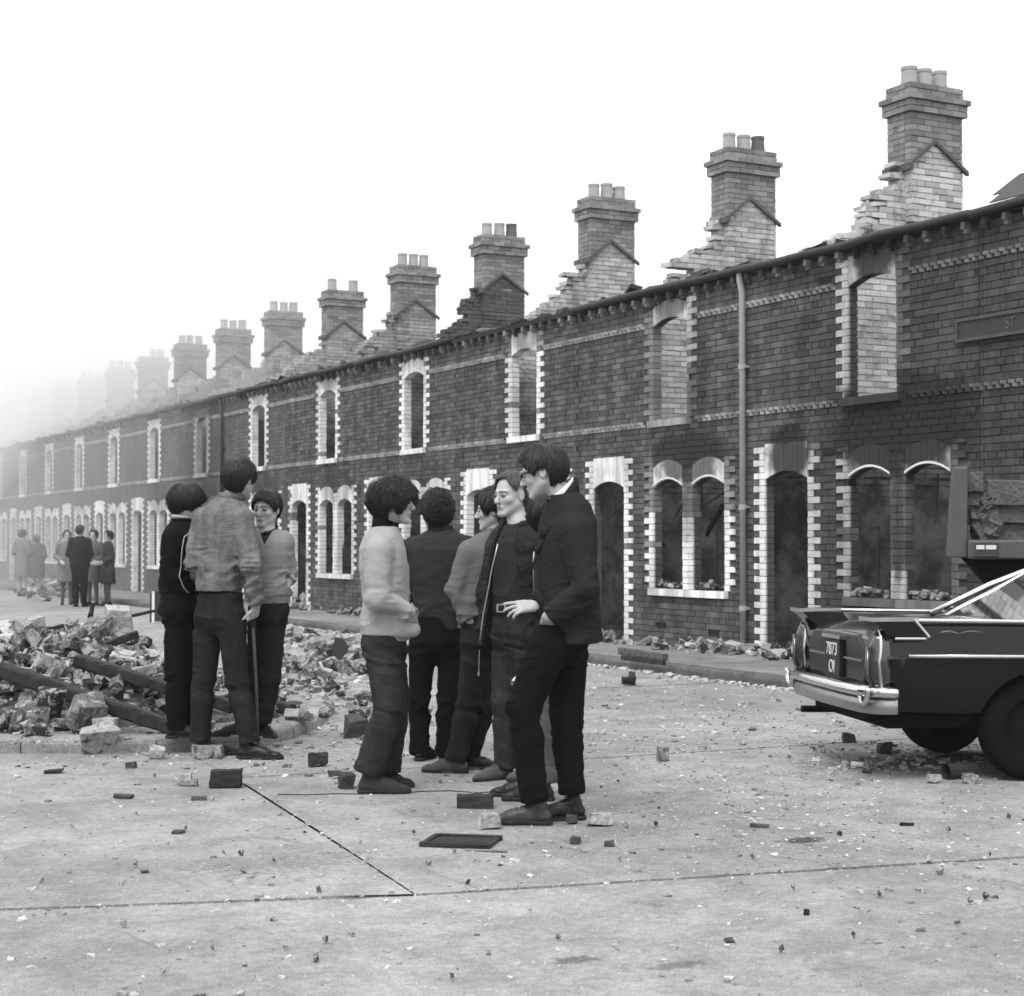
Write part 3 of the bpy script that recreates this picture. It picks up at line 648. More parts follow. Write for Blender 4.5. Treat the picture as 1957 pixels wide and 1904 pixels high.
# wheels
for (c, r) in WH:
    for sy in (-1, 1):
        wv = MB(); y = sy * .66; R0 = .305; prof = [(.19, -.075), (.25, -.085), (.29, -.075), (.305, -.05), (.307, .05), (.29, .075), (.25, .085), (.19, .075)]
        nseg = 36; pts = [];
        for (rr, w_) in prof: pts += [(XL(c) + rr * math.cos(2 * math.pi * k / nseg), y + w_, .307 + rr * math.sin(2 * math.pi * k / nseg)) for k in range(nseg)]
        f2 = [(i * nseg + k, i * nseg + (k + 1) % nseg, (i + 1) * nseg + (k + 1) % nseg, (i + 1) * nseg + k) for i in range(len(prof) - 1) for k in range(nseg)]
        wh = empty('wheel'); wh.parent = car; wv.add(pts, f2); part('tyre', wv, M_tyre, wh, smooth=True, fixn=True)
        rm = MB(); pr2 = [(0, .055), (.05, .06), (.09, .045), (.15, .02), (.185, .05), (.195, .07)]; pts = []
        for (rr, w_) in pr2: pts += [(XL(c) + rr * math.cos(2 * math.pi * k / nseg), y + sy * w_, .307 + rr * math.sin(2 * math.pi * k / nseg)) for k in range(nseg)]
        f2 = [(i * nseg + k, i * nseg + (k + 1) % nseg, (i + 1) * nseg + (k + 1) % nseg, (i + 1) * nseg + k) for i in range(len(pr2) - 1) for k in range(nseg)]; rm.add(pts, f2); part('rim', rm, M_under, wh, smooth=True)
# wing-tip fins with their chrome frames
for sy in (-1, 1):
    y0_, y1_ = sy * .775, sy * .56
    fn = MB(); poly = [(XL(-.045), .955), (XL(.22), .965), (XL(.30), .86), (XL(.05), .865)]
    a, b_ = min(y0_, y1_), max(y0_, y1_)
    fn.prism([(x, z) for x, z in poly], 1, a, b_); fo = part('fin', fn, M_car, fixn=True)
    ct = MB(); yo = y0_ + sy * .004
    ct.box((XL(-.06), min(yo, y1_), .953), (XL(.22), max(yo, y1_), .978))
    ct.tube([(XL(.20), yo, .965), (XL(.29), yo, .862), (XL(.265), yo, .850), (XL(.08), yo, .852)], .010, 8); part('chrome_trim', ct, M_chrome, fo)
# side trims
for sy in (-1, 1):
    t = MB(); t.tube([(XL(.16), sy * .790, .752), (XL(.8), sy * .806, .744), (XL(2.2), sy * .806, .725), (XL(3.6), sy * .795, .70)], .012, 8); part('side_strip', t, M_chrome, smooth=True)
    t = MB(); t.tube([(XL(.22), sy * .765, .957), (XL(.8), sy * .765, .948), (XL(1.7), sy * .765, .925), (XL(3.0), sy * .765, .905)], .013, 8); part('waist_strip', t, M_chrome, smooth=True)
# oval tail lamps standing at the corners
for sy in (-1, 1):
    lm = empty('tail_lamp'); lm.parent = car; yc_, zc_, h_, w_ = sy * .70, .70, .185, .058
    ov = [(yc_ + w_ * math.cos(t), zc_ + h_ * math.sin(t) * (1 if math.sin(t) > 0 else 1.0)) for t in np.linspace(0, 2 * math.pi, 33)[:-1]]
    lens = MB(); c3 = (XL(-.055), yc_, zc_); vv = [c3] + [(XL(-.045), yc_ + (y - yc_) * .5, zc_ + (z - zc_) * .55) for y, z in ov] + [(XL(-.01), y, z) for y, z in ov] + [(XL(.06), y, z) for y, z in ov]; n3 = len(ov)
    lens.add(vv, [(0, 1 + k, 1 + (k + 1) % n3) for k in range(n3)] + [(1 + r0 * n3 + k, 1 + (r0 + 1) * n3 + k, 1 + (r0 + 1) * n3 + (k + 1) % n3, 1 + r0 * n3 + (k + 1) % n3) for r0 in (0, 1) for k in range(n3)]); part('lens', lens, M_lamp, lm, smooth=True, fixn=True)
    rg = MB(); rg.tube([(XL(-.012 + .03 * abs(math.sin(k))), yc_ + w_ * 1.14 * math.cos(k), zc_ + h_ * 1.06 * math.sin(k)) for k in np.linspace(-1.0, 4.14, 26)], .0115, 8); part('bezel', rg, M_chrome, lm, smooth=True)
    gl_ = MB(); gl_.tube([(XL(-.048), yc_ - .02, zc_ - .12), (XL(-.06), yc_, zc_ - .05), (XL(-.055), yc_, zc_ + .1)], .014, 8); part('reflector', gl_, M_lamp, lm, smooth=True)
# boot lid with recessed plate, handle and strip
bl_ = MB(); bp = [(-.52, .56), (.52, .56), (.56, .66), (.52, .79), (.40, .865), (-.40, .865), (-.52, .79), (-.56, .66)]
bl_.add([(XL(-.012), y, z) for y, z in bp] + [(XL(.05), y * 1.04, z) for y, z in bp], [tuple(range(8))] + [(k, (k + 1) % 8, 8 + (k + 1) % 8, 8 + k) for k in range(8)]); bo_ = part('boot_lid', bl_, M_car, fixn=True)
md = bo_.modifiers.new('round', 'BEVEL'); md.width = .02; md.segments = 3
t = MB(); t.box((XL(-.045), -.17, .815), (XL(-.008), .17, .838)); part('boot_handle', t, M_chrome, bo_)
t = MB(); t.box((XL(-.022), -.50, .70), (XL(-.008), -.17, .712)); t.box((XL(-.022), .17, .70), (XL(-.008), .50, .712)); part('boot_strip', t, M_chrome, bo_)
pl_ = MB(); pl_.box((XL(-.036), -.14, .575), (XL(-.014), .14, .808)); npl = part('number_plate', pl_, plain('plate_black', .012, .2, 10, .5, .05))
M_num = plain('plate_white', .72, .08, 20, .6, .05)
letters('7873', .115, M_num, npl, (XL(-.038), 0, .745), (math.pi / 2, 0, -math.pi / 2), 'digits', .002, xs=.92); letters('OI', .115, M_num, npl, (XL(-.038), 0, .635), (math.pi / 2, 0, -math.pi / 2), 'digits', .002, xs=.92)
# bumper: wrap-round blade, lower apron and end over-riders
def bumper(z0, z1, out, name, m, taper=0.0):
    path = [(.085, -.808), (.065, -.803), (.03, -.785), (-.03, -.74), (-.075, -.62), (-.09, -.3), (-.095, 0), (-.09, .3), (-.075, .62), (-.03, .74), (.03, .785), (.065, .803), (.085, .808)]
    b = MB(); prof = [(0, z0), (out * .7, z0 + .01), (out, (z0 + z1) / 2), (out * .75, z1 - .012), (0, z1), (-.02, z1), (-.02, z0)]; v_ = []; mP = len(prof)
    for i, (u, y) in enumerate(path):
        a = Vector(path[max(i - 1, 0)]); c = Vector(path[min(i + 1, len(path) - 1)]); tt = (c - a).normalized(); nn = Vector((-tt.y, tt.x))
        if nn.dot(Vector((u - 1.0, y))) < 0: nn = -nn
        for (o_, z) in prof: v_.append((XL(u + nn.x * o_), y + nn.y * o_, z + taper * max(0, u) ))
    f_ = [(i * mP + k, i * mP + (k + 1) % mP, (i + 1) * mP + (k + 1) % mP, (i + 1) * mP + k) for i in range(len(path) - 1) for k in range(mP)] + [tuple(range(mP)), tuple((len(path) - 1) * mP + k for k in range(mP))[::-1]]; b.add(v_, f_); return part(name, b, m, smooth=True, fixn=True)
bumper(.505, .575, .05, 'rear_bumper', M_chrome); bumper(.41, .50, .012, 'bumper_apron', paint('dull_chrome', .42, .28, 0, .85), .05)
for sy in (-1, 1):
    ov_ = MB(); ov_.tube([(XL(-.085), sy * .705 + .062 * math.cos(k) * 1.2, .57 + .10 * math.sin(k)) for k in np.linspace(math.pi, 2 * math.pi, 14)], .017, 8); part('over_rider', ov_, M_chrome, smooth=True)
def XC(u): return XL(u + .28)
# cabin: roof, pillars, glass, seats
roofpts = [(.72, .93), (1.02, 1.08), (1.30, 1.22), (1.62, 1.335), (2.0, 1.375), (2.45, 1.36), (2.72, 1.31), (3.05, 1.10), (3.30, .92)]
def ring(u, z, k): hw_ = .735 - .26 * (z - .92) / .46 * 1.0; return hw_
rf_ = MB(); v_ = []; cols = 9
R2 = [(1.30, 1.245), (1.45, 1.30), (1.62, 1.345), (1.8, 1.372), (2.0, 1.385), (2.25, 1.385), (2.45, 1.372), (2.6, 1.345), (2.72, 1.305)]
for u, z in R2:
    hw_ = .575 + .0 * u
    for k in range(cols): y = -hw_ + 2 * hw_ * k / (cols - 1); v_.append((XC(u), y, z + .045 * (1 - (y / hw_) ** 2) - .02))
for u, z in R2:
    for k in range(cols): y = -.575 + 1.15 * k / (cols - 1); v_.append((XC(u), y * .98, z + .045 * (1 - (y / .575) ** 2) - .05))
nr = len(R2); f_ = [(i * cols + k, i * cols + k + 1, (i + 1) * cols + k + 1, (i + 1) * cols + k) for i in range(nr - 1) for k in range(cols - 1)]; off = nr * cols; f_ += [tuple(off + q for q in reversed(t_)) for t_ in f_]
bd = [k for k in range(cols)] + [i * cols + cols - 1 for i in range(1, nr)] + [(nr - 1) * cols + k for k in range(cols - 2, -1, -1)] + [i * cols for i in range(nr - 2, 0, -1)]
f_ += [(bd[i], bd[(i + 1) % len(bd)], off + bd[(i + 1) % len(bd)], off + bd[i]) for i in range(len(bd))]; rf_.add(v_, f_); part('roof', rf_, M_car, smooth=True, fixn=True)
for sy in (-1, 1):
    t = MB(); t.tube([(XC(.62), sy * .70, .935), (XC(.80), sy * .685, 1.02), (XC(1.02), sy * .655, 1.125), (XC(1.30), sy * .605, 1.235), (XC(1.62), sy * .585, 1.325), (XC(2.0), sy * .58, 1.36), (XC(2.45), sy * .585, 1.35), (XC(2.72), sy * .60, 1.29), (XC(3.05), sy * .655, 1.08), (XC(3.28), sy * .70, .925)], [.018, .02, .022, .022, .018, .016, .016, .018, .02, .018], 8); part('roof_chrome_line', t, M_chrome, smooth=True)
    t = MB(); t.tube([(XC(1.72), sy * .70, .92), (XC(1.85), sy * .60, 1.34)], [.035, .03], 8); part('door_pillar', t, M_car, smooth=True)
    t = MB(); t.tube([(XC(.72), sy * .715, .965), (XC(1.15), sy * .715, .962), (XC(1.5), sy * .715, .945), (XC(1.6), sy * .712, .955)], .014, 8); part('quarter_chrome', t, M_chrome, smooth=True)
    t = MB(); t.tube([(XC(1.58), sy * .712, .948), (XC(1.72), sy * .68, 1.05), (XC(1.80), sy * .655, 1.14)], .013, 8); part('window_chrome', t, M_chrome, smooth=True)
    gq = MB(); gq.add([(XC(.72), sy * .70, .94), (XC(1.70), sy * .70, .93), (XC(1.80), sy * .60, 1.32), (XC(1.32), sy * .60, 1.235), (XC(1.02), sy * .65, 1.11)], [(0, 1, 2, 3, 4)]); part('side_window', gq, M_glass)
    gq = MB(); gq.add([(XC(1.76), sy * .70, .93), (XC(3.18), sy * .70, .93), (XC(2.72), sy * .60, 1.28), (XC(1.86), sy * .60, 1.34)], [(0, 1, 2, 3)]); part('side_window', gq, M_glass)
gq = MB(); gq.add([(XC(.66), -.66, .93), (XC(.66), .66, .93), (XC(1.28), .57, 1.235), (XC(1.28), -.57, 1.235)], [(0, 1, 2, 3)]); part('rear_window', gq, M_glass)
gq = MB(); gq.add([(XC(3.28), -.68, .92), (XC(3.28), .68, .92), (XC(2.74), .58, 1.29), (XC(2.74), -.58, 1.29)], [(0, 1, 2, 3)]); part('windscreen', gq, M_glass)
for (u, zt, dpt) in ((1.45, 1.06, .5), (2.35, 1.06, .45)):
    s_ = MB(); s_.box((XC(u - .1), -.56, .62), (XC(u + .06), .56, zt)); s_.box((XC(u + .065), -.56, .55), (XC(u + dpt), .56, .72)); so_ = part('seat', s_, M_inside); md = so_.modifiers.new('round', 'BEVEL'); md.width = .04; md.segments = 3
t = MB(); t.tube([(XL(.36), -.755, .885), (XL(.42), -.757, .895), (XL(.48), -.757, .880), (XL(.55), -.757, .893), (XL(.66), -.757, .885)], .004, 5); part('side_script', t, paint('script_chrome', .25, .3, 0, .6), smooth=True)
tag(car, 'black finned saloon car seen from its chromed tail, plate 7873 OI', 'car')

# ------------------------------------------------------------------ lorry body standing behind the car
LZ = 12.6
M_lor = plain('lorry_paint', .09, .3, 6, .55, .25, .006, 30); M_lor2 = plain('lorry_paint_dark', .05, .3, 6, .6, .2); M_load = plain('masonry_load', .13, .5, 9, .9, .9, .03, 30)
def lp_(px, py, dz=0.0): return atz(px, py, LZ + dz)
lb = lp_(1835, 1390); lorry = empty('tipper_lorry', (lb[0], lb[1], 0), -TH + rad(-14))
LB = np.array([lb[0], lb[1], 0]); la = rad(-14); lax = RT * math.cos(la) + FH * math.sin(la); lay = -RT * math.sin(la) + FH * math.cos(la)
def LL(px, py, dz=0.0): q = lp_(px, py, dz) - LB; return np.array([q @ lax, q @ lay, q[2]])
zt, zbm, zs_ = LL(1835, 893)[2], LL(1835, 1066)[2], LL(1835, 1032)[2]
pn = MB(); x0 = LL(1812, 1066)[0]; x1 = LL(1848, 1066)[0]; xt0 = LL(1822, 893)[0]; xt1 = LL(1850, 897)[0]
pn.add([(x0, 0, zbm), (x1, 0, zbm), (x1, 1.9, zbm), (x0, 1.9, zbm), (xt0, 0, zt), (xt1, 0, zt), (xt1, 1.9, zt), (xt0, 1.9, zt)], [(0, 3, 2, 1), (4, 5, 6, 7), (0, 1, 5, 4), (1, 2, 6, 5), (2, 3, 7, 6), (3, 0, 4, 7)])
po = pn.build('tailboard', M_lor, lorry); md = po.modifiers.new('b', 'BEVEL'); md.width = .012; md.segments = 2
sl_ = MB(); sl_.box((x1 + .004, -.03, zbm - .01), (x1 + 4.2, .09, zs_)); so_ = sl_.build('side_rail', M_lor, lorry); md = so_.modifiers.new('b', 'BEVEL'); md.width = .015; md.segments = 2
sl_ = MB(); sl_.box((x1 + .004, 1.8, zbm - .01), (x1 + 4.2, 1.9, zs_)); sl_.build('side_rail', M_lor, lorry)
bd_ = MB(); bd_.box((x1 + .01, .09, zbm - .005), (x1 + 4.2, 1.8, zbm + .06)); bd_.build('bed', M_lor2, lorry)
# maker's plate: a pale strip in a frame, its lettering worn away
mp_ = MB(); xa, xb = LL(1862, 1040)[0], LL(1906, 1040)[0]; za, zb_ = LL(1880, 1062)[2], LL(1880, 1038)[2]
mp_.box((xa, -.045, za), (xb, -.034, zb_)); pl2 = mp_.build('maker_plate', M_lor2, lorry)
t = MB(); t.tube([(xa, -.046, za), (xb, -.046, za), (xb, -.046, zb_), (xa, -.046, zb_), (xa, -.046, za)], .005, 6); t.build('plate_rim', M_lor, pl2)
t = MB(); zm_ = (za + zb_) / 2 + .012
t.box((xa + .012, -.049, zm_ - .012), (xa + (xb - xa) * .42, -.044, zm_ + .02)); t.box((xa + (xb - xa) * .48, -.049, zm_ - .012), (xb - .012, -.044, zm_ + .02)); t.build('plate_band', M_num, pl2)
# sloping chassis shadow part, wheels and cab
ch_ = MB(); ch_.add([(x1 - .02, .15, zbm - .012), (x1 + 4.2, .15, zbm - .012), (x1 + 4.2, .15, .55), (x1 + .75, .15, .62), (x1 + .35, .15, .78), (x1 - .02, 1.7, zbm - .012), (x1 + 4.2, 1.7, zbm - .012), (x1 + 4.2, 1.7, .55), (x1 + .75, 1.7, .62), (x1 + .35, 1.7, .78)], [(0, 1, 2, 3, 4), (9, 8, 7, 6, 5), (0, 4, 9, 5), (4, 3, 8, 9), (3, 2, 7, 8), (2, 1, 6, 7), (1, 0, 5, 6)]); ch_.build('chassis', M_under, lorry, fixn=True)
for xw in (1.35, 4.9):
    for yw_ in (.22, 1.68):
        t = MB(); t.tube([(x1 + xw, yw_ - .13, .45), (x1 + xw, yw_ - .11, .45), (x1 + xw, yw_ + .11, .45), (x1 + xw, yw_ + .13, .45)], [.40, .45, .45, .40], 28); wo = t.build('wheel', M_tyre, lorry); t = MB(); t.tube([(x1 + xw, yw_ - .14, .45), (x1 + xw, yw_ + .14, .45)], .2, 18); t.build('rim', M_lor2, wo)
cb = MB(); cb.add([(x1 + 4.3, .1, .5), (x1 + 5.9, .1, .5), (x1 + 5.9, .1, 1.4), (x1 + 5.6, .1, 2.2), (x1 + 4.3, .1, 2.25), (x1 + 4.3, 1.8, .5), (x1 + 5.9, 1.8, .5), (x1 + 5.9, 1.8, 1.4), (x1 + 5.6, 1.8, 2.2), (x1 + 4.3, 1.8, 2.25)], [(0, 1, 2, 3, 4), (9, 8, 7, 6, 5), (0, 5, 6, 1), (1, 6, 7, 2), (2, 7, 8, 3), (3, 8, 9, 4), (4, 9, 5, 0)]); cbo = cb.build('cab', M_lor, lorry, fixn=True)
t = MB(); t.add([(x1 + 4.6, .092, 1.4), (x1 + 5.6, .092, 1.4), (x1 + 5.4, .092, 2.0), (x1 + 4.6, .092, 2.05)], [(0, 1, 2, 3)]); t.build('window', M_glass, cbo)
tag(lorry, 'grey tipper lorry loaded with broken masonry behind the black car', 'lorry')
rg_ = random.Random(5)
def block(px0, py0, px1, py1, dep, thick, m, lbl):
    a = lp_(px0, py1, dep); b_ = lp_(px1, py0, dep); q = MB(); wd = (b_ - a) @ RT; ht = b_[2] - a[2]
    o = q_irregular('masonry_block', wd, thick, ht, m, rg_.randrange(999), jit=.035); c = a + RT * wd / 2 + FH * thick / 2 + np.array([0, 0, ht / 2]); o.location = tuple(c); o.rotation_euler = (0, rg_.uniform(-.05, .05), -TH + rad(-14)); tag(o, lbl, 'masonry', 'masonry on the lorry'); return o
def q_irregular(name, w_, d, h, m, seed, cuts=3, jit=.07):
    r = random.Random(seed); b = bmesh.new(); bmesh.ops.create_cube(b, size=1.0)
    for v in b.verts: v.co = Vector((v.co.x * w_, v.co.y * d, v.co.z * h))
    bmesh.ops.subdivide_edges(b, edges=list(b.edges), cuts=1, use_grid_fill=True); mn = min(w_, d, h)
    for v in b.verts: v.co += Vector((r.uniform(-1, 1), r.uniform(-1, 1), r.uniform(-1, 1))) * mn * jit
    bmesh.ops.bevel(b, geom=list(b.edges), offset=mn * .03, segments=1, affect='EDGES'); me = bpy.data.meshes.new(name); b.to_mesh(me); b.free(); me.materials.append(m); return link(name, me)
for i, (bx_, lbl) in enumerate((((1853, 903, 1892, 940), 'square pale masonry slab at the top of the lorry load'), ((1852, 942, 1886, 966), 'masonry slab second from the top of the lorry load'), ((1850, 970, 1880, 1000), 'masonry slab low on the lorry by the tailboard'), ((1902, 918, 1990, 966), 'long masonry slab leaning at the outer end of the lorry load'), ((1900, 970, 1990, 1000), 'cracked masonry slab below the leaning one on the lorry'), ((1904, 1000, 1985, 1034), 'masonry slab lying on the lorry rail'), ((1851, 1002, 1868, 1034), 'small masonry lump in the lorry corner'))):
    block(*bx_, .12 + (i % 3) * .05, .45, M_load, lbl)
for i in range(18):
    o = q_irregular('rubble_lump', rg_.uniform(.08, .2), rg_.uniform(.1, .2), rg_.uniform(.06, .14), M_load, 50 + i); q = lp_(rg_.uniform(1868, 1905), rg_.uniform(945, 1030), .25); o.location = tuple(q); o.rotation_euler = (rg_.random() * 3, rg_.random() * 3, rg_.random() * 3); tag(o, 'rubble lump wedged between the slabs on the lorry', 'rubble', 'lumps between the lorry slabs')
# ------------------------------------------------------------------ rubble, burnt timber and litter
def rubble_mat(name, lo, hi, gam=1.0):
    m, nt, b = nodes(name); r = rnd_value(nt); n1 = noise(nt, 22, 5, .65); n2 = noise(nt, 90, 3, .7)
    v = mathn(nt, 'ADD', lo, mathn(nt, 'MULTIPLY', mathn(nt, 'POWER', r, gam), hi - lo)); v = mathn(nt, 'MULTIPLY', v, mathn(nt, 'ADD', .55, mathn(nt, 'MULTIPLY', n1, .9)))
    if hi - lo > .12:                                           # old mortar clinging in patches
        v = mixf(nt, mathn(nt, 'MULTIPLY', ramp(nt, noise(nt, 13, 5, .7, dist=.5), .50, .58), .8), v, mathn(nt, 'MULTIPLY', .42, mathn(nt, 'ADD', .5, n1)))
        v = mathn(nt, 'MULTIPLY', v, ramp(nt, noise(nt, 17, 4, .7, dist=.8), .34, .46, .3, 1.0))
    v = mathn(nt, 'MULTIPLY', v, mathn(nt, 'ADD', .55, mathn(nt, 'MULTIPLY', n2, .9)))
    grey(nt, v, b); b.inputs['Roughness'].default_value = .92; b.inputs['Specular IOR Level'].default_value = .15
    bump(nt, b, mathn(nt, 'ADD', n1, mathn(nt, 'MULTIPLY', n2, .4)), .6, .012); return m
M_rub = rubble_mat('rubble_brick', .03, .55, 1.8); M_stone = rubble_mat('pale_stone', .34, .5); M_dstone = rubble_mat('dark_stone', .03, .10); M_mid = rubble_mat('grey_stone', .14, .3); M_dust = rubble_mat('rubble_dust', .04, .12)
M_chip = rubble_mat('chips', .03, .72, .75)
from mathutils import noise as mnoise
def irregular(seed, dims, jit=.12, cut=0.0, sub_=1, bev=.04, rough=1.0):
    r = random.Random(seed); b = bmesh.new(); bmesh.ops.create_cube(b, size=1.0)
    for v in b.verts: v.co = Vector((v.co.x * dims[0], v.co.y * dims[1], v.co.z * dims[2])) + Vector((r.uniform(-1, 1), r.uniform(-1, 1), r.uniform(-1, 1))) * min(dims) * jit * 1.2
    mn = min(dims)
    for i in range(3 if jit > .11 else (1 if cut else 0)):           # knock corners off
        no = Vector((r.uniform(-1, 1), r.uniform(-1, 1), r.uniform(-1, 1))).normalized(); ext = max(abs(v.co.dot(no)) for v in b.verts)
        bmesh.ops.bisect_plane(b, geom=list(b.verts) + list(b.edges) + list(b.faces), plane_co=no * ext * r.uniform(.55, .85), plane_no=no, clear_outer=True); ed = [e for e in b.edges if e.is_boundary]
        if ed: bmesh.ops.holes_fill(b, edges=ed)
    if cut:
        no = Vector((r.uniform(.6, 1), r.uniform(-.5, .5), r.uniform(-.5, .5))).normalized(); bmesh.ops.bisect_plane(b, geom=list(b.verts) + list(b.edges) + list(b.faces), plane_co=no * dims[0] * cut, plane_no=no, clear_outer=True); ed = [e for e in b.edges if e.is_boundary]
        if ed: bmesh.ops.holes_fill(b, edges=ed)
    if bev: bmesh.ops.bevel(b, geom=list(b.edges), offset=mn * bev, segments=1, affect='EDGES')
    bmesh.ops.triangulate(b, faces=b.faces)
    for _ in range(2 if sub_ > 1 else 1): bmesh.ops.subdivide_edges(b, edges=[e for e in b.edges if e.calc_length() > mn * (.45 if sub_ < 2 else .3)], cuts=1); bmesh.ops.triangulate(b, faces=b.faces)
    off = Vector((seed * 1.7, seed * .3, 0)); f = 1 / mn
    b.normal_update()
    for v in b.verts: v.co += v.normal * mn * rough * (.055 * mnoise.noise(v.co * f * 1.6 + off) + .045 * mnoise.noise(v.co * f * 4.5 + off))
    me = bpy.data.meshes.new('rubble_brick'); b.to_mesh(me); b.free(); return me
BD = (.215, .1025, .068)
RB = [irregular(i, BD, .05, 0, 0, .07) for i in range(4)] + [irregular(20 + i, BD, .08, (.05, .2, .12, -.05)[i], 1, .03) for i in range(4)] + [irregular(40 + i, (.12, .1, .08), .22, .1, 1, .03) for i in range(4)]
for me in RB: me.materials.append(M_rub)
def hz(x, y):
    yr = 13.7 - .12 * (x - 3.2); t = (y - yr) / (2.55 if y < yr else 2.6)
    if abs(t) >= 1: return .0
    f = math.cos(t * math.pi / 2) ** 1.3; g_ = 1.0 if x < 2.9 else max(0.0, math.cos((x - 2.9) / 1.7 * math.pi / 2)) ** 1.2 if x < 4.6 else 0.0
    return .50 * f * g_ * (1 + .18 * math.sin(x * 5.1 + y * 3.3) + .12 * math.sin(x * 9.7 - y * 7.1))
# the mound below, coloured darker for the shadows between the bricks
mm = MB(); nx, ny = 90, 70; rr = random.Random(8)
for j in range(ny):
    for i in range(nx):
        x = -2.0 + 7.4 * i / (nx - 1); y = 10.85 + 6.2 * j / (ny - 1); h = hz(x, y); mm.v.append((x, y, .07 + h * .86 + (rr.uniform(-.025, .035) if h > .03 else -.2)))
mm.f = [(j * nx + i, j * nx + i + 1, (j + 1) * nx + i + 1, (j + 1) * nx + i) for j in range(ny - 1) for i in range(nx - 1)]; mm.f = [f_ for f_ in mm.f if max(mm.v[q_][2] for q_ in f_) > .08]; mm.r = [rr.random() for _ in mm.f]
tag(mm.build('rubble_dust', M_dust), 'dusty broken mortar and ash heaped on the corner pavement, darkened as shade between the bricks', 'rubble', kind='stuff')
cand = []
rr = random.Random(21)
while len(cand) < 1250:
    x = rr.uniform(-2, 5.4); y = rr.uniform(10.95, 16.6); h = hz(x, y)
    dens = min(1, h * 2.6 + .02)
    if x > 3.0 and y < 12.0: dens *= .15
    if (Vector((x, y)) - Vector((3.3, 10.6))).length < .7 or (Vector((x, y)) - Vector((3.75, 10.75))).length < .8: continue
    if rr.random() < dens: cand.append((x, y, .085 + h))
for _ in range(120):                                            # spilt over the kerb beyond the boys and on along the road
    p = gnd(rr.gauss(600, 55), rr.gauss(1262, 24)); cand.append((p[0], p[1], rr.random() ** 2 * .10 + .0 + (.09 if p[0] < 5.4 else 0)))
for _ in range(60):
    p = gnd(rr.uniform(30, 130), rr.uniform(1118, 1150)); cand.append((p[0], p[1], rr.random() * .3))
cand.sort(key=lambda q: q[0] ** 2 + q[1] ** 2)
vis = [q for q in cand if -3.6 < (q[0] * RT[0] + q[1] * RT[1]) / (q[0] * FH[0] + q[1] * FH[1]) * 10 + .0]
single = set(vis[:285]); stuff = MB()
for q in cand:
    e = (rr.gauss(0, .45), rr.gauss(0, .45), rr.uniform(0, 6.28)); me = RB[rr.randrange(len(RB))]; s_ = rr.uniform(.85, 1.15)
    loc = (q[0], q[1], q[2] + .025)
    if q in single:
        o = link('loose_brick', me, None, None, loc, e); o.scale = (s_,) * 3; tag(o, 'loose broken brick in the rubble heap on the corner pavement' if q[0] < 5.4 and q[1] < 16.8 else 'loose broken brick spilt across the road beyond the boys', 'brick', 'bricks of the rubble heap' if q[0] < 5.4 and q[1] < 16.8 else 'bricks spilt on the road')
    else:
        Mx = Matrix.Translation(loc) @ Matrix.Rotation(e[2], 4, 'Z') @ Matrix.Rotation(e[0], 4, 'X') @ Matrix.Rotation(e[1], 4, 'Y'); d = (.107 * s_ * rr.choice((1, 1, .6)), .052, .034); stuff.box((-d[0], -d[1], -d[2]), d, rr.random() + .001, Mx, .008, rr)
for _ in range(9000):                                           # crumbs over the heap
    x = rr.uniform(-2, 5.3); y = rr.uniform(10.95, 16.5); h = hz(x, y)
    if rr.random() > min(1, h * 3 + .12): continue
    z = .085 + h * .95; s_ = .008 * (7 ** rr.random()); Mx = Matrix.Translation((x, y, z + s_ * .5 + rr.random() * .05)) @ Matrix.Rotation(rr.uniform(0, 6), 4, 'Z') @ Matrix.Rotation(rr.gauss(0, .6), 4, 'X'); stuff.box((-s_, -s_ * .7, -s_ * .5), (s_, s_ * .7, s_ * .5), rr.random() + .001, Mx, s_ * .25, rr)
tag(stuff.build('rubble', M_rub), 'mass of smaller brick rubble behind and between the loose bricks', 'rubble', kind='stuff')
# charred beams
M_char = plain('charred_beam', .020, .7, 10, .75, 1.0, .03, 22, stretch=(1, 1, .25), spec=.35)
def beam(name, a, b_, r0, r1, label, m=M_char, sq=True, cat='beam', seed=0):
    a, b_ = np.array(a), np.array(b_); L = np.linalg.norm(b_ - a); n = max(6, int(L / .06)); rg = random.Random(seed); mb = MB(); P = []; t = Vector((b_ - a) / L); u = Vector((0, 0, 1)); s_ = t.cross(u).normalized(); u = s_.cross(t)
    k_ = 10; vv = []
    for i in range(n + 1):
        f = i / n; r = r0 + (r1 - r0) * f; c = Vector(a + (b_ - a) * f) + s_ * rg.uniform(-.006, .006)
        for k in range(k_):
            an = 2 * math.pi * (k + .5) / k_; ex = (abs(math.cos(an)) ** .45 * math.copysign(1, math.cos(an)), abs(math.sin(an)) ** .45 * math.copysign(1, math.sin(an))) if sq else (math.cos(an), math.sin(an)); j = r * (1 + rg.uniform(-.13, .10)); vv.append(c + s_ * ex[0] * j * .8 + u * ex[1] * j)
    mb.add(vv, [(i * k_ + k, i * k_ + (k + 1) % k_, (i + 1) * k_ + (k + 1) % k_, (i + 1) * k_ + k) for i in range(n) for k in range(k_)] + [tuple(range(k_))[::-1], tuple(n * k_ + k for k in range(k_))])
    return tag(mb.build(name, m), label, cat, 'burnt timbers')
beam('charred_beam', atz(5, 1282, 11.7), atz(335, 1392, 11.0), .062, .05, 'long thick charred beam lying across the front of the rubble heap', seed=1)
beam('charred_beam', atz(150, 1263, 12.4), atz(445, 1352, 11.5), .052, .042, 'charred beam behind the long one, running under the boys', seed=2)
beam('charred_plank', atz(190, 1238, 12.9), atz(262, 1212, 13.1), .03, .03, 'short charred timber end high on the rubble heap', seed=3)
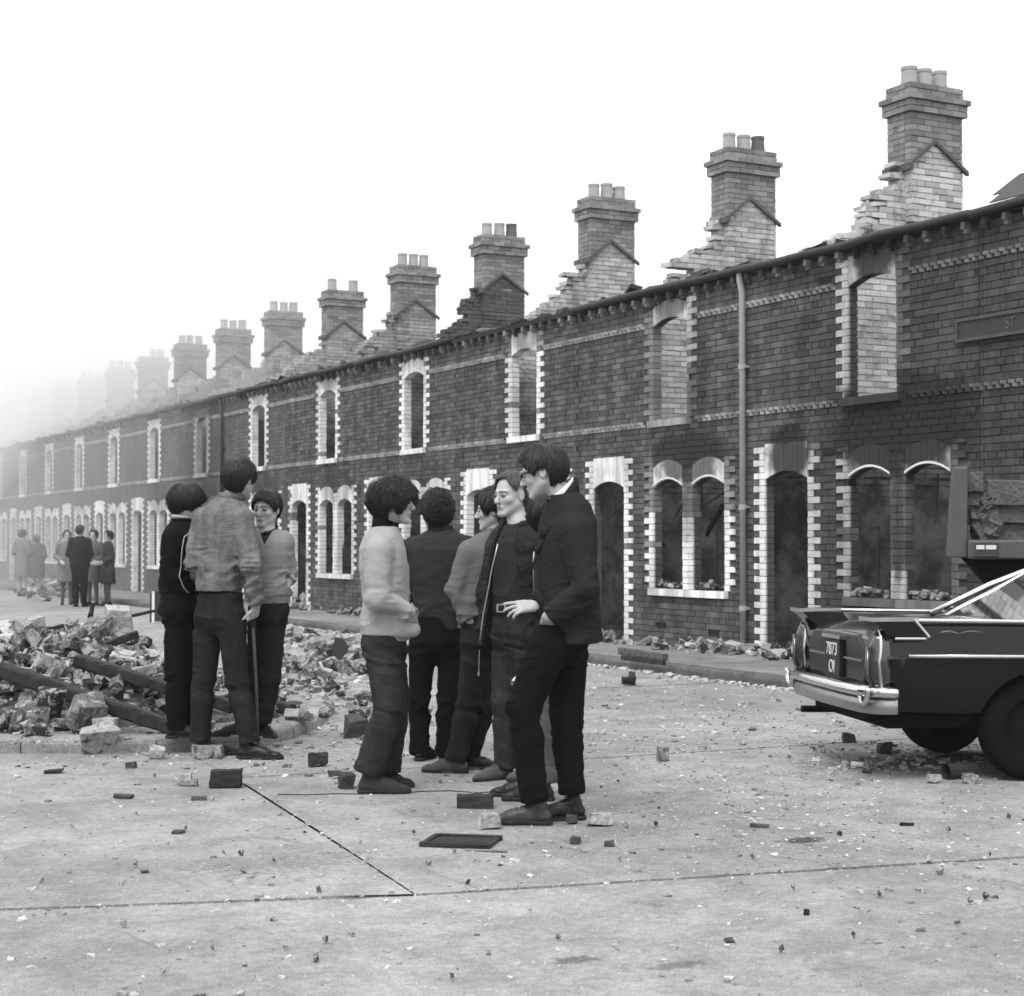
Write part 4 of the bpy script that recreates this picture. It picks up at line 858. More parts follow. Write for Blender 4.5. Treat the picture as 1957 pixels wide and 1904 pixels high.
beam('charred_plank', atz(40, 1216, 13.2), atz(122, 1196, 13.4), .018, .016, 'thin black lath lying on the crest of the heap at its outer end', seed=4)
beam('charred_plank', atz(190, 1196, 13.6), atz(232, 1183, 13.7), .018, .015, 'short black lath in the middle of the heap crest', seed=5)
beam('charred_plank', atz(252, 1177, 13.7), atz(300, 1167, 14.0), .014, .012, 'thin black rod sticking from the heap toward the white-edged board', seed=6)
beam('charred_plank', atz(172, 1182, 13.4), atz(178, 1152, 13.4), .022, .016, 'upright black stub of wood below the onlookers', seed=7)
beam('charred_plank', gnd(500, 1352, .12) + [0, 0, .03], gnd(560, 1362, .12) + [0, 0, .02], .05, .04, 'charred timber end lying on the kerb beside the boy in the jumper', seed=8)
M_plank = plain('weathered_plank', .10, .4, 10, .8, .4, .01, 40, stretch=(1, .2, 1))
beam('plank', gnd(1185, 1252, .1) + [0, 0, .05], gnd(1272, 1266, .1) + [0, 0, .05], .04, .04, 'grey plank end on the pavement by the drainpipe house', M_plank, seed=9, cat='plank')
beam('plank', gnd(1190, 1262, .1) + [0, 0, .03], gnd(1270, 1272, .1) + [0, 0, .03], .028, .028, 'charred plank under the grey plank on the pavement', M_char, seed=10, cat='plank')
beam('charred_beam', onx(1381, 968, 11.9), onx(1350, 1022, 12.3), .035, .03, 'burnt rafter slanting inside the ground floor window', seed=11)
beam('plank', gnd(940, 1228, .1) + [0, 0, .02], gnd(1010, 1240, .1) + [0, 0, .02], .02, .02, 'thin dark plank on the pavement behind the group', M_char, seed=12, cat='plank')
# single stones and bricks lying in the road
def piece(name, px, py, w_, d, h, m, label, seed, rz=0.0, tilt=0.0, z=0.0, jit=.16, cat='stone', cut=.0, group=None, bev=.03):
    p = gnd(px, py, z); me = irregular(seed, (w_, d, h), jit, cut, 3, bev, 1.5); me.materials.append(m); zs = [v.co.z for v in me.vertices]; o = link(name, me, None, None, (p[0], p[1], z - min(zs) * (1 - abs(tilt) * .0)), (tilt, 0, -TH + rz)); return tag(o, label, cat, group)
B_ = (.165, .10, .09)
M_dbrick = plain('sooty_brick', .03, .5, 20, .9, .6, .008, 70, pieces=.2)
piece('brick', 432, 1505, .17, .10, .092, M_dbrick, 'large sooty brick standing on the road in front of the kerb', 301, .05, 0, 0, .04, 'brick')
piece('brick', 908, 1543, .185, .10, .062, M_dbrick, 'sooty brick lying just left of the front shoes of the group', 302, -.03, 0, 0, .05, 'brick')
piece('stone', 936, 1584, .10, .09, .068, M_stone, 'rough pale stone touching the toe of the tall man\'s shoe', 303, .2)
piece('stone', 1146, 1578, .11, .08, .055, M_stone, 'flat pale stone right of the tall man\'s heel', 304, .1)
piece('stone', 1093, 1575, .05, .04, .036, M_dstone, 'small dark stone right under the tall man\'s rear heel', 305)
piece('stone', 356, 1500, .085, .07, .055, M_stone, 'crumbly pale stone beside the large sooty brick', 306)
piece('brick', 362, 1502, .09, .05, .03, M_mid, 'grey half brick lying before the crumbly pale stone', 307, 0, 0, 0, .1, 'brick')
piece('stone', 663, 1507, .085, .07, .075, M_dstone, 'pointed dark stone behind the shaggy-haired youth\'s heel', 308, .3, .2, 0, .28)
piece('stone', 676, 1409, .14, .1, .12, M_dstone, 'big pointed dark lump between the kerb and the shaggy-haired youth', 309, .4, .3, 0, .3)
piece('brick', 388, 1450, .12, .08, .07, M_mid, 'grey broken brick at the denim-jacketed man\'s heel', 310, .4, 0, 0, .14, 'brick'); piece('brick', 412, 1448, .11, .08, .06, M_mid, 'second grey broken brick right of the denim-jacketed man\'s heel', 311, -.2, 0, 0, .14, 'brick')
piece('stone', 186, 1440, .21, .14, .17, M_stone, 'large pale stone leaning against the kerb', 312, .5, .35, 0, .2)
piece('stone', 300, 1450, .10, .08, .07, M_stone, 'pale cube of stone on the road below the kerb', 313, .2); piece('stone', 118, 1437, .12, .07, .06, M_stone, 'low pale stone in the gutter at the picture edge', 314)
piece('brick', 202, 1404, .145, .11, .10, M_rub, 'dark brick with a pale dusty top on the pavement before the heap', 315, -.1, 0, .09, .05, 'brick'); piece('masonry', 114, 1390, .26, .2, .24, M_rub, 'big clump of bricks and mortar at the foot of the heap', 316, .5, .4, .09, .16, 'masonry')
piece('masonry', 165, 1402, .2, .15, .19, M_mid, 'broken grey block tipped on edge right of the big clump', 317, .8, .5, .09, .2, 'masonry'); piece('masonry', 55, 1400, .24, .16, .15, M_rub, 'squat masonry block at the outer foot of the heap', 318, .1, .1, .09, .12, 'masonry')
o = piece('masonry', 228, 1300, .19, .16, .19, M_stone, 'large rounded pale block on the crest of the heap', 319, .2, .1, .09, .1, 'masonry'); q = atz(228, 1186, 13.3); o.location = tuple(q)
o = piece('masonry', 185, 1300, .2, .16, .13, M_mid, 'broad grey block left of the rounded one on the crest', 320, -.2, .3, .09, .12, 'masonry'); q = atz(188, 1200, 13.2); o.location = tuple(q)
piece('brick', 605, 1465, .11, .08, .075, M_dstone, 'small dark lump with a notch on the road right of the black shoe', 321, .3, 0, 0, .2, 'brick'); piece('stone', 640, 1484, .075, .05, .03, M_dstone, 'oval dark pebble right of the notched lump', 322)
piece('stone', 1267, 1455, .075, .06, .085, M_mid, 'upright grey stone alone in the middle of the road', 323, .3, .1)
piece('stone', 1785, 1497, .07, .06, .045, M_stone, 'pale stone in the shade in front of the car\'s rear wheel', 324); piece('stone', 1853, 1497, .09, .07, .045, M_mid, 'grey stone nearest the car\'s rear wheel', 325)
piece('brick', 1665, 1470, .06, .05, .06, M_mid, 'small grey brick end under the car\'s tail', 326, .4, .2, 0, .1, 'brick'); piece('stone', 1690, 1440, .10, .08, .06, M_dstone, 'charred lump under the car\'s bumper', 327); piece('stone', 1622, 1420, .085, .06, .06, M_dstone, 'dark lump below the car\'s number plate', 328)
piece('stone', 1100, 1613, .05, .04, .03, M_dstone, 'dark pebble in front of the tall man, nearer his shoes', 329); piece('stone', 1164, 1618, .045, .03, .03, M_dstone, 'dark pebble in front of the tall man, farther right', 330)
piece('brick', 655, 1290, .26, .12, .13, M_mid, 'whole grey brick block at the end of the spilt rubble', 331, 0, 0, 0, .06, 'brick'); piece('brick', 682, 1290, .26, .14, .13, M_mid, 'rounded brick block at the right end of the spilt rubble', 332, 0, 0, 0, .12, 'brick')
piece('brick', 605, 1295, .05, .05, .04, M_stone, 'white brick end standing beside the boy in the jumper', 333, 0, 0, 0, .1, 'brick')
piece('stone', 1202, 1310, .14, .1, .07, M_dstone, 'flat dark lump on the road beyond the tall man', 334, .2); piece('stone', 1208, 1296, .07, .06, .06, M_dstone, 'dark cube of brick behind the flat dark lump', 335)
piece('stone', 905, 1408, .10, .08, .09, M_dstone, 'dark lump seen between the trouser legs of the group', 336, .2); piece('stone', 252, 1468, .06, .05, .035, M_dstone, 'dark stone on the road left of the large sooty brick', 337)
# slates, sticks and other flat litter
def flat(name, px, py, L, w_, h, m, label, rz, cat='slate'):
    p = gnd(px, py); me = irregular(int(px), (L, w_, h), .25, 0, 1, .02); me.materials.append(m); o = link(name, me, None, None, (p[0], p[1], h * .6), (0, 0, -TH + rz)); return tag(o, label, cat)
flat('slate', 103, 1478, .12, .05, .02, M_dstone, 'dark curled slate at the outer edge of the road below the kerb', .3); flat('slate', 235, 1526, .10, .05, .018, M_dstone, 'curled dark slate fragment left of the large sooty brick, nearer us', -.2)
flat('slate', 340, 1593, .065, .06, .012, M_dstone, 'small square slate alone on the near slab', .7); flat('stick', 1452, 1582, .09, .025, .02, M_dstone, 'short black stick on the road right of the group', -.25, 'stick'); flat('slate', 1735, 1578, .075, .03, .012, M_dstone, 'thin slate sliver far out on the road below the car', 0)
flat('slate', 382, 1529, .09, .04, .015, M_dstone, 'flat slate pair beside the foot of the sooty brick', .1)
c_ = MB(); a, b_ = gnd(1628, 1466) + [0, 0, .018], gnd(1652, 1468) + [0, 0, .018]; c_.tube([tuple(a), tuple(b_)], .017, 12); tag(c_.build('paper_roll', plain('white_card', .75, .05, 8, .7, .05), smooth=False), 'small white paper roll under the tail of the car', 'paper')
c_ = MB(); a, b_ = gnd(1808, 1490) + [0, 0, .045], gnd(1862, 1486) + [0, 0, .045]; c_.tube([tuple(a), tuple(b_)], .045, 16, cap=False); c_.tube([tuple(a), tuple(b_)], .038, 16, cap=False); tag(c_.build('pipe', M_dbrick, smooth=True), 'short dark earthenware pipe lying by the car wheel', 'pipe')
# broken wooden drawer front
fr_ = empty('broken_panel', tuple(gnd(886, 1612)), -TH + .0); fr_.rotation_euler = (0, 0, -TH - .22); M_fw = plain('burnt_varnish', .02, .4, 12, .5, .3, spec=.4); M_fw2 = plain('raw_wood', .22, .3, 14, .8, .3, stretch=(.2, 1, 1))
for nm, lo, hi, m_ in (('rail', (-.17, -.13, 0), (.15, -.10, .022), M_fw), ('rail', (-.165, .10, 0), (.15, .13, .02), M_fw), ('stile', (-.17, -.098, .0), (-.145, .098, .018), M_fw), ('board', (-.143, -.03, .003), (.12, .098, .010), M_fw), ('stile', (.121, -.098, 0), (.148, .098, .019), M_fw), ('splinter', (.05, -.19, .002), (.24, -.17, .008), M_fw2)):
    t = MB(); t.box(lo, hi, 0, Matrix.Rotation(rr.uniform(-.03, .03), 4, 'Z'), .003, rr); t.build(nm, m_, fr_)
tag(fr_, 'broken dark wooden panel lying flat on the road before the group', 'panel')
# burnt sheet of metal standing in the rubble
sp_ = [(0, 0), (.05, .10), (.02, .20), (.10, .19), (.13, .27), (.19, .20), (.22, .24), (.245, .23), (.28, .25), (.31, .36), (.42, .33), (.49, .27), (.52, .16), (.56, .08), (.58, 0)]
t = MB(); t.prism(sp_, 1, 0, .012); so_ = t.build('burnt_sheet', plain('burnt_metal', .02, .4, 9, .6, .3), None, fixn=True); q = gnd(603, 1262); so_.location = tuple(q); so_.rotation_euler = (rad(-12), 0, -TH + .1); so_.scale = (.72, 1, .75); tag(so_, 'jagged black sheet of burnt metal standing in the spilt rubble', 'metal sheet')
# white-edged board beyond the heap
nb_ = empty('notice_board', tuple(gnd(300, 1190)), -TH); 
t = MB(); s0 = FPX / float(gnd(300, 1190) @ FH); t.box((-.085 - .0, -.02, 0), (-.04, .02, .52)); t.build('post', M_white2, nb_); t = MB(); t.box((-.036, -.015, .02), (.42, .015, .53)); t.build('board', M_gut, nb_); t = MB(); t.box((-.115, -.025, 0), (-.089, .025, .5)); t.build('batten', M_dark, nb_)
tag(nb_, 'dark board with a white edge post standing beyond the rubble heap', 'board')
# heaps in the doorways and along the foot of the walls
def spill(px, py, n, sx, sy, hh, label, z=.1, seed=0):
    rg = random.Random(seed); mb = MB(); c = gnd(px, py, z)
    for _ in range(n):
        x, y = rg.gauss(0, sx), rg.gauss(0, sy); h = hh * math.exp(-(x / sx) ** 2 * .6 - (y / sy) ** 2 * .6) * rg.random(); s_ = rg.choice((.1, .06, .035, .035, .02)); Mx = Matrix.Translation((min(c[0] + x, 12.2), c[1] + y, z + h + s_ * .3)) @ Matrix.Rotation(rg.uniform(0, 6), 4, 'Z') @ Matrix.Rotation(rg.gauss(0, .5), 4, 'X') @ Matrix.Rotation(rg.gauss(0, .5), 4, 'Y')
        mb.box((-s_, -s_ * .5, -s_ * .34), (s_, s_ * .5, s_ * .34), rg.random() + .001, Mx, s_ * .12, rg)
    return tag(mb.build('rubble', M_rub), label, 'rubble', kind='stuff')
spill(1490, 1236, 220, .28, .5, .34, 'rubble spilling from the doorway beside the drainpipe', seed=1); spill(1172, 1203, 200, .28, .35, .3, 'rubble filling the foot of the arched white doorway', seed=2); spill(585, 1162, 120, .3, .6, .2, 'rubble at the foot of the far white doorway', seed=3); spill(900, 1190, 140, .2, 1.2, .12, 'broken brick along the foot of the middle walls', seed=4); spill(1330, 1232, 160, .12, 1.1, .06, 'crumbs along the foot of the drainpipe wall', seed=5)
spill(1400, 1246, 160, .25, .9, .05, 'charred scraps and brick on the pavement by the drainpipe', seed=6); spill(1020, 1212, 200, .3, 1.4, .07, 'charred scraps along the pavement behind the group', seed=7); spill(760, 1182, 180, .25, 1.8, .07, 'broken brick along the pavement behind the shaggy-haired youth', seed=8)
for k in range(4):                                               # on the window sills
    mb = MB(); rg = random.Random(70 + k); y0 = hy(k)
    for (a, b_) in ((y0 + .42, y0 + 1.03), (y0 + 1.29, y0 + 1.89)):
        for _ in range(26): s_ = rg.uniform(.015, .045); Mx = Matrix.Translation((FX + rg.uniform(.02, .18), rg.uniform(a, b_), .79 + s_ * .5 + rg.random() * .05)) @ Matrix.Rotation(rg.uniform(0, 6), 4, 'Z') @ Matrix.Rotation(rg.gauss(0, .4), 4, 'X'); mb.box((-s_, -s_ * .8, -s_ * .6), (s_, s_ * .8, s_ * .6), rg.random() * .5 + .5, Mx, s_ * .2, rg)
    if k != 2: tag(houses[k][1](mb.build('sill_rubble', M_rub, houses[k][0])), kind='stuff')
# chips of plaster, glass and brick scattered over the road
ch_ = MB(); rg = random.Random(99)
def chips(n, fx_, s0, s1, flatn=.35):
    for _ in range(n):
        px, py = fx_(); p = gnd(px, py)
        if p[0] > 9.45 or py < 1190: continue
        z = 0.0
        if p[1] > 10.7 and p[0] < 5.3 and (p[0] < 3.7 or p[1] > 11 + (p[0] - 4.0) * 1.9): z = .088
        s_ = .72 * s0 * (s1 / s0) ** (rg.random() ** 2.6); Mx = Matrix.Translation((p[0], p[1], z + s_ * flatn * .5)) @ Matrix.Rotation(rg.uniform(0, 6), 4, 'Z') @ Matrix.Rotation(rg.gauss(0, .2), 4, 'X'); ch_.box((-s_, -s_ * rg.uniform(.4, 1), -s_ * flatn), (s_, s_ * rg.uniform(.4, 1), s_ * flatn), rg.random() + .001, Mx, s_ * .3, rg)
def gpoint(x0, x1, y0, y1):                                      # even over the ground, not over the picture
    def f():
        a, b_ = 1 / (y1 - 1035), 1 / (y0 - 1035); return rg.uniform(x0, x1), 1035 + 1 / rg.uniform(a, b_)
    return f
chips(5200, gpoint(-60, 2000, 1240, 1940), .004, .022); chips(2600, lambda: (rg.gauss(1480, 260), rg.gauss(1500, 75)), .004, .02); chips(1300, lambda: (rg.gauss(640, 110), rg.gauss(1400, 45)), .004, .035); chips(700, lambda: (rg.uniform(20, 560), rg.gauss(1425, 25)), .005, .035); chips(700, lambda: (rg.gauss(620, 60), rg.gauss(1290, 30)), .008, .06, .5); chips(500, lambda: (rg.gauss(1720, 90), rg.gauss(1455, 18)), .006, .04); chips(1300, lambda: (rg.uniform(1100, 1900), rg.uniform(1270, 1440)), .006, .035)
def along(line):
    line = list(line)
    def f(): a, b_ = rg.choice(list(zip(line[:-1], line[1:]))); t = rg.random(); return a[0] + (b_[0] - a[0]) * t + rg.gauss(0, 4), a[1] + (b_[1] - a[1]) * t + rg.gauss(0, 2.5)
    return f
chips(160, along([(40, 1737), (795, 1710), (1940, 1640)]), .003, .014); chips(110, along([(795, 1710), (470, 1500), (400, 1462)]), .003, .014)
chips(900, lambda: (rg.uniform(540, 1900), 0), .006, .03) if False else None
for _ in range(1100):  # mostly dark chips along the terrace kerb, drawing in its shadow line
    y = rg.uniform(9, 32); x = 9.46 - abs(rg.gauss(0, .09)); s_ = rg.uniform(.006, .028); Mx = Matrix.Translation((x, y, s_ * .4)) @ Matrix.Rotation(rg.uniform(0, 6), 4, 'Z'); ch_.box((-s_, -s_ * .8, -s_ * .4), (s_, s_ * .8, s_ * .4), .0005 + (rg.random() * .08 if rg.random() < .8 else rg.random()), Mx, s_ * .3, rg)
tag(ch_.build('debris', M_chip), 'small chips of plaster, glass and brick strewn over the road, dark ones as shade along the kerb', 'debris', kind='stuff')
for i in range(120):                                              # pebbles big enough to pick out
    px, py = gpoint(60, 1930, 1330, 1880)(); p = gnd(px, py)
    if p[0] > 9.3 or (p[1] > 10.6 and p[0] < 5.4): continue
    me = RB[8 + i % 4]; o = link('pebble', me, None, None, (p[0], p[1], .012), (rg.random() * 3, rg.random() * 3, rg.random() * 6)); s_ = rg.uniform(.12, .26); o.scale = (s_, s_, s_ * .7); tag(o, 'small brick pebble lying loose on the concrete road', 'pebble', 'pebbles strewn over the road')

# ------------------------------------------------------------------ smoke hanging over the far end and thin haze everywhere
def volume(name, dens, v=1.0, aniso=.45):
    m = bpy.data.materials.new(name); m.use_nodes = True; nt = m.node_tree; nt.nodes.clear(); o = N(nt, 'ShaderNodeOutputMaterial'); p = N(nt, 'ShaderNodeVolumePrincipled')
    p.inputs['Color'].default_value = (v, v, v, 1); p.inputs['Density'].default_value = dens; p.inputs['Anisotropy'].default_value = aniso; nt.links.new(p.outputs[0], o.inputs['Volume']); return m
def smoke(name, c, r, dens, label, seed):
    b = bmesh.new(); bmesh.ops.create_icosphere(b, subdivisions=4, radius=1.0); 
    for v in b.verts:
        d = v.co.normalized(); k = 1 + .16 * float(vn3(d * 1.6 + Vector((seed, 0, 0)))) + .08 * float(vn3(d * 3.7 + Vector((0, seed, 0)))); v.co = Vector((d.x * r[0] * k, d.y * r[1] * k, d.z * r[2] * k))
    me = bpy.data.meshes.new(name); b.to_mesh(me); b.free(); me.materials.append(volume(name, dens)); return tag(link(name, me, None, None, c), label, 'smoke', kind='stuff')
def vn3(p): return mnoise.noise(p)
smoke('smoke', (11, 60, 6), (22, 27, 16), .022, 'white smoke hanging over the far end of the street', 1.3)
smoke('smoke', (14, 60, 10.5), (16, 18.5, 7.0), .15, 'thicker smoke drifting over the far roofs', 4.1)
hb = MB(); hb.box((-305, -305, -1.15), (305, 305, 24)); tag(hb.build('haze', volume('haze', .0006)), 'thin smoky haze filling the street', 'haze', kind='stuff')
# ------------------------------------------------------------------ people: smooth bodies and clothes from blended shapes
_rs = np.random.RandomState(7); _LAT = _rs.rand(32, 32, 32).astype(np.float32)
def vnoise(p):
    i = np.floor(p).astype(int); f = p - i; f = f * f * (3 - 2 * f); i &= 31; j = (i + 1) & 31; out = 0
    for a in (0, 1):
        for b in (0, 1):
            for c in (0, 1):
                wgt = (f[..., 0] if a else 1 - f[..., 0]) * (f[..., 1] if b else 1 - f[..., 1]) * (f[..., 2] if c else 1 - f[..., 2])
                out = out + wgt * _LAT[(j if a else i)[..., 0], (j if b else i)[..., 1], (j if c else i)[..., 2]]
    return out * 2 - 1
def nrm(v): v = np.asarray(v, float); return v / (np.linalg.norm(v) + 1e-12)
class Field:
    def __init__(s, lo, hi, h):
        s.lo = np.array(lo, float) - 2 * h; s.h = h; s.n = np.ceil((np.array(hi, float) + 2 * h - s.lo) / h).astype(int) + 1
        s.ax = [s.lo[i] + h * np.arange(s.n[i]) for i in range(3)]; s.d = np.full(s.n, .25, np.float32)
    def sub(s, lo, hi):
        a = np.clip(np.floor((np.array(lo) - s.lo) / s.h).astype(int), 0, s.n - 1); b = np.clip(np.ceil((np.array(hi) - s.lo) / s.h).astype(int) + 1, 1, s.n)
        if np.any(b <= a): return None, None
        sl = tuple(slice(a[i], b[i]) for i in range(3)); P = np.stack(np.meshgrid(*[s.ax[i][sl[i]] for i in range(3)], indexing='ij'), -1); return sl, P
    def put(s, lo, hi, fn, k=.02, op='u'):
        m = .05 + k
        if op == 'cut': m = k + .002
        sl, P = s.sub(np.array(lo) - m, np.array(hi) + m)
        if sl is None: return s
        q = fn(P); d = s.d[sl]
        if op == 'u':
            hh = np.clip(.5 + .5 * (d - q) / k, 0, 1); s.d[sl] = d * (1 - hh) + q * hh - k * hh * (1 - hh)
        else:
            hh = np.clip(.5 - .5 * (d + q) / k, 0, 1); s.d[sl] = d * (1 - hh) - q * hh + k * hh * (1 - hh)
        return s
    def cone(s, a, b, ra, rb, k=.02, op='u'):
        a = np.array(a, float); b = np.array(b, float); ba = b - a; L2 = ba @ ba + 1e-9
        def fn(P):
            t = np.clip(((P - a) @ ba) / L2, 0, 1); return np.linalg.norm(P - a - t[..., None] * ba, axis=-1) - (ra + (rb - ra) * t)
        R_ = max(ra, rb); return s.put(np.minimum(a, b) - R_, np.maximum(a, b) + R_, fn, k, op)
    def chain(s, pts, rs, k=.02, op='u'):
        for i in range(len(pts) - 1): s.cone(pts[i], pts[i + 1], rs[i], rs[i + 1], k, op)
        return s
    def ell(s, c, r, k=.02, op='u', B=None):   # ellipsoid, B rows = its axes
        c = np.array(c, float); r = np.array(r, float); B = np.eye(3) if B is None else np.array(B)
        def fn(P):
            q = (P - c) @ B.T; k0 = np.linalg.norm(q / r, axis=-1); k1 = np.linalg.norm(q / (r * r), axis=-1) + 1e-9; return k0 * (k0 - 1) / k1
        R_ = r.max(); return s.put(c - R_, c + R_, fn, k, op)
    def loft(s, a, b, secs, k=.02, op='u', n=2.3):
        # secs: (t, half width, half depth, yaw of the lateral axis, offset along lateral, offset along facing); t runs 0..1 from a to b
        a = np.array(a, float); b = np.array(b, float); ax = b - a; L = np.linalg.norm(ax); axn = ax / L; S = np.array(secs, float)
        def fn(P):
            q = P - a; t = (q @ axn) / L; tc = np.clip(t, S[0, 0], S[-1, 0])
            A_, Bd, ya, ou, ov = [np.interp(tc, S[:, 0], S[:, i]) for i in range(1, 6)]
            h = q - (t * L)[..., None] * axn; lx, ly = np.cos(ya), np.sin(ya)
            u = h[..., 0] * lx + h[..., 1] * ly - ou; v = h[..., 0] * ly - h[..., 1] * lx - ov      # v: along facing
            e = (np.abs(u / A_) ** n + np.abs(v / Bd) ** n) ** (1 / n); d = (e - 1) * np.minimum(A_, Bd)
            return np.maximum(d, np.maximum(S[0, 0] - t, t - S[-1, 0]) * L)
        R_ = max(S[:, 1].max(), S[:, 2].max()) + np.abs(S[:, 4:6]).max(); return s.put(np.minimum(a, b) - R_, np.maximum(a, b) + R_, fn, k, op)
    def plane(s, p, n, k=.008):                # keep the side n points away from
        p = np.array(p, float); n = nrm(n); P = np.stack(np.meshgrid(*s.ax, indexing='ij'), -1); q = (P - p) @ n
        hh = np.clip(.5 - .5 * (s.d - q) / k, 0, 1); s.d = (s.d * (1 - hh) + q * hh + k * hh * (1 - hh)).astype(np.float32); return s
    def wrinkle(s, amp, scale, seed=0, ridge=False, mask=None, rot=None):
        idx = np.nonzero(np.abs(s.d) < .035); P = np.stack([s.ax[i][idx[i]] for i in range(3)], -1)
        Q = P if rot is None else P @ np.array(rot).T
        n_ = vnoise(Q * np.array(scale) + seed * 3.7 + vnoise(P * 5 + seed)[..., None] * .6)
        if ridge: n_ = 2 * np.abs(n_) ** .8 - .75
        A = amp if mask is None else amp * mask(P)
        s.d[idx] += (A * n_).astype(np.float32); return s
    def verts(s):
        d = s.d; n = np.array(d.shape) - 1; neg = d < 0; cnt = sum(neg[a:n[0] + a, b:n[1] + b, c:n[2] + c].astype(np.int8) for a in (0, 1) for b in (0, 1) for c in (0, 1))
        act = np.nonzero((cnt > 0) & (cnt < 8)); I = np.stack(act, -1); num = np.zeros((len(I), 3)); den = np.zeros(len(I))
        cor = [(a, b, c) for a in (0, 1) for b in (0, 1) for c in (0, 1)]
        val = {q: d[I[:, 0] + q[0], I[:, 1] + q[1], I[:, 2] + q[2]] for q in cor}
        for q in cor:
            for ax in range(3):
                if q[ax]: continue
                r = list(q); r[ax] = 1; r = tuple(r); v0, v1 = val[q], val[r]; x = (v0 < 0) != (v1 < 0)
                t = np.where(x, v0 / np.where(np.abs(v0 - v1) < 1e-9, 1, v0 - v1), 0); pt = np.tile(np.array(q, float), (len(I), 1)); pt[:, ax] = t
                num += pt * x[:, None]; den += x
        V = s.lo + s.h * (I + num / den[:, None]); vid = np.full(n, -1); vid[act] = np.arange(len(I)); F = []
        for ax in range(3):
            o1, o2 = (ax + 1) % 3, (ax + 2) % 3
            lo_ = [slice(None)] * 3; hi_ = [slice(None)] * 3; lo_[ax] = slice(0, -1); hi_[ax] = slice(1, None); x = neg[tuple(lo_)] != neg[tuple(hi_)]
            E_ = np.stack(np.nonzero(x), -1); ok = (E_[:, o1] > 0) & (E_[:, o2] > 0) & (E_[:, o1] < n[o1]) & (E_[:, o2] < n[o2]) & (E_[:, ax] < n[ax]); E_ = E_[ok]
            def at(d1, d2): q = E_.copy(); q[:, o1] += d1; q[:, o2] += d2; return vid[q[:, 0], q[:, 1], q[:, 2]]
            Q = np.stack([at(-1, -1), at(0, -1), at(0, 0), at(-1, 0)], -1); fl = neg[E_[:, 0], E_[:, 1], E_[:, 2]]; Q[~fl] = Q[~fl][:, ::-1]; F.append(Q)
        F = np.concatenate(F); return V, F[(F >= 0).all(1)]
    def sample(s, p):
        q = (np.asarray(p, float) - s.lo) / s.h; i = np.clip(np.floor(q).astype(int), 0, s.n - 2); f = np.clip(q - i, 0, 1); out = 0
        for a in (0, 1):
            for b in (0, 1):
                for c in (0, 1): out = out + ((f[..., 0] if a else 1 - f[..., 0]) * (f[..., 1] if b else 1 - f[..., 1]) * (f[..., 2] if c else 1 - f[..., 2])) * s.d[i[..., 0] + a, i[..., 1] + b, i[..., 2] + c]
        return out
    def march(s, p, dirv, off=.0, far=.4):     # from outside along dirv to the surface, then back by off
        p = np.array(p, float); dirv = nrm(dirv); t = 0
        for _ in range(60):
            v = float(s.sample(p + dirv * t))
            if v < .002 or t > far: break
            t += max(.0025, v * .7)
        return p + dirv * (t - off)
def mesh_of(name, V, F, m, parent, feat=None, smooth=True):
    me = bpy.data.meshes.new(name); me.vertices.add(len(V)); me.vertices.foreach_set('co', np.ascontiguousarray(V, np.float32).ravel())
    F = np.asarray(F); me.loops.add(F.size); me.loops.foreach_set('vertex_index', F.ravel().astype(np.int32)); me.polygons.add(len(F))
    me.polygons.foreach_set('loop_start', np.arange(0, F.size, F.shape[1], dtype=np.int32)); me.polygons.foreach_set('loop_total', np.full(len(F), F.shape[1], np.int32))
    me.update(calc_edges=True); me.validate(); me.polygons.foreach_set('use_smooth', [smooth] * len(me.polygons)); me.materials.append(m)
    if feat is not None: at_ = me.attributes.new('feat', 'FLOAT', 'POINT'); at_.data.foreach_set('value', feat.astype(np.float32))
    return link(name, me, parent)
def cloth(name, v, rough=.9, weave=420, var=.18, bs=.25, wear=0.0, fold=.25):
    m, nt, b = nodes(name)
    n1 = noise(nt, 9, 5, .6); n2 = noise(nt, weave, 2, .7); val = mathn(nt, 'MULTIPLY', v, mathn(nt, 'ADD', 1 - var, mathn(nt, 'MULTIPLY', n1, 2 * var)))
    val = mathn(nt, 'MULTIPLY', val, mathn(nt, 'ADD', .75, mathn(nt, 'MULTIPLY', n2, .5)))
    if wear: val = mathn(nt, 'MULTIPLY', val, ramp(nt, noise(nt, 9, 6, .7, stretch=(1.6, 1.6, .7)), .35, .70, 1 - wear, 1 + wear))
    grey(nt, val, b); b.inputs['Roughness'].default_value = rough; b.inputs['Specular IOR Level'].default_value = .06
    h = mathn(nt, 'ADD', mathn(nt, 'MULTIPLY', n2, .25), noise(nt, 26, 4, .55, stretch=(1, 1, 1.6)))
    cr_ = mathn(nt, 'ABSOLUTE', mathn(nt, 'SUBTRACT', noise(nt, 11, 3, .5, stretch=(1, 1, 2.2), dist=.9), .5)); cr2 = mathn(nt, 'ABSOLUTE', mathn(nt, 'SUBTRACT', noise(nt, 27, 3, .5, stretch=(1, 1, 1.7), dist=.6), .5))
    h = mathn(nt, 'ADD', h, mathn(nt, 'ADD', mathn(nt, 'MULTIPLY', cr_, -fold * 9), mathn(nt, 'MULTIPLY', cr2, -fold * 4)))
    bump(nt, b, h, bs, .010); return m
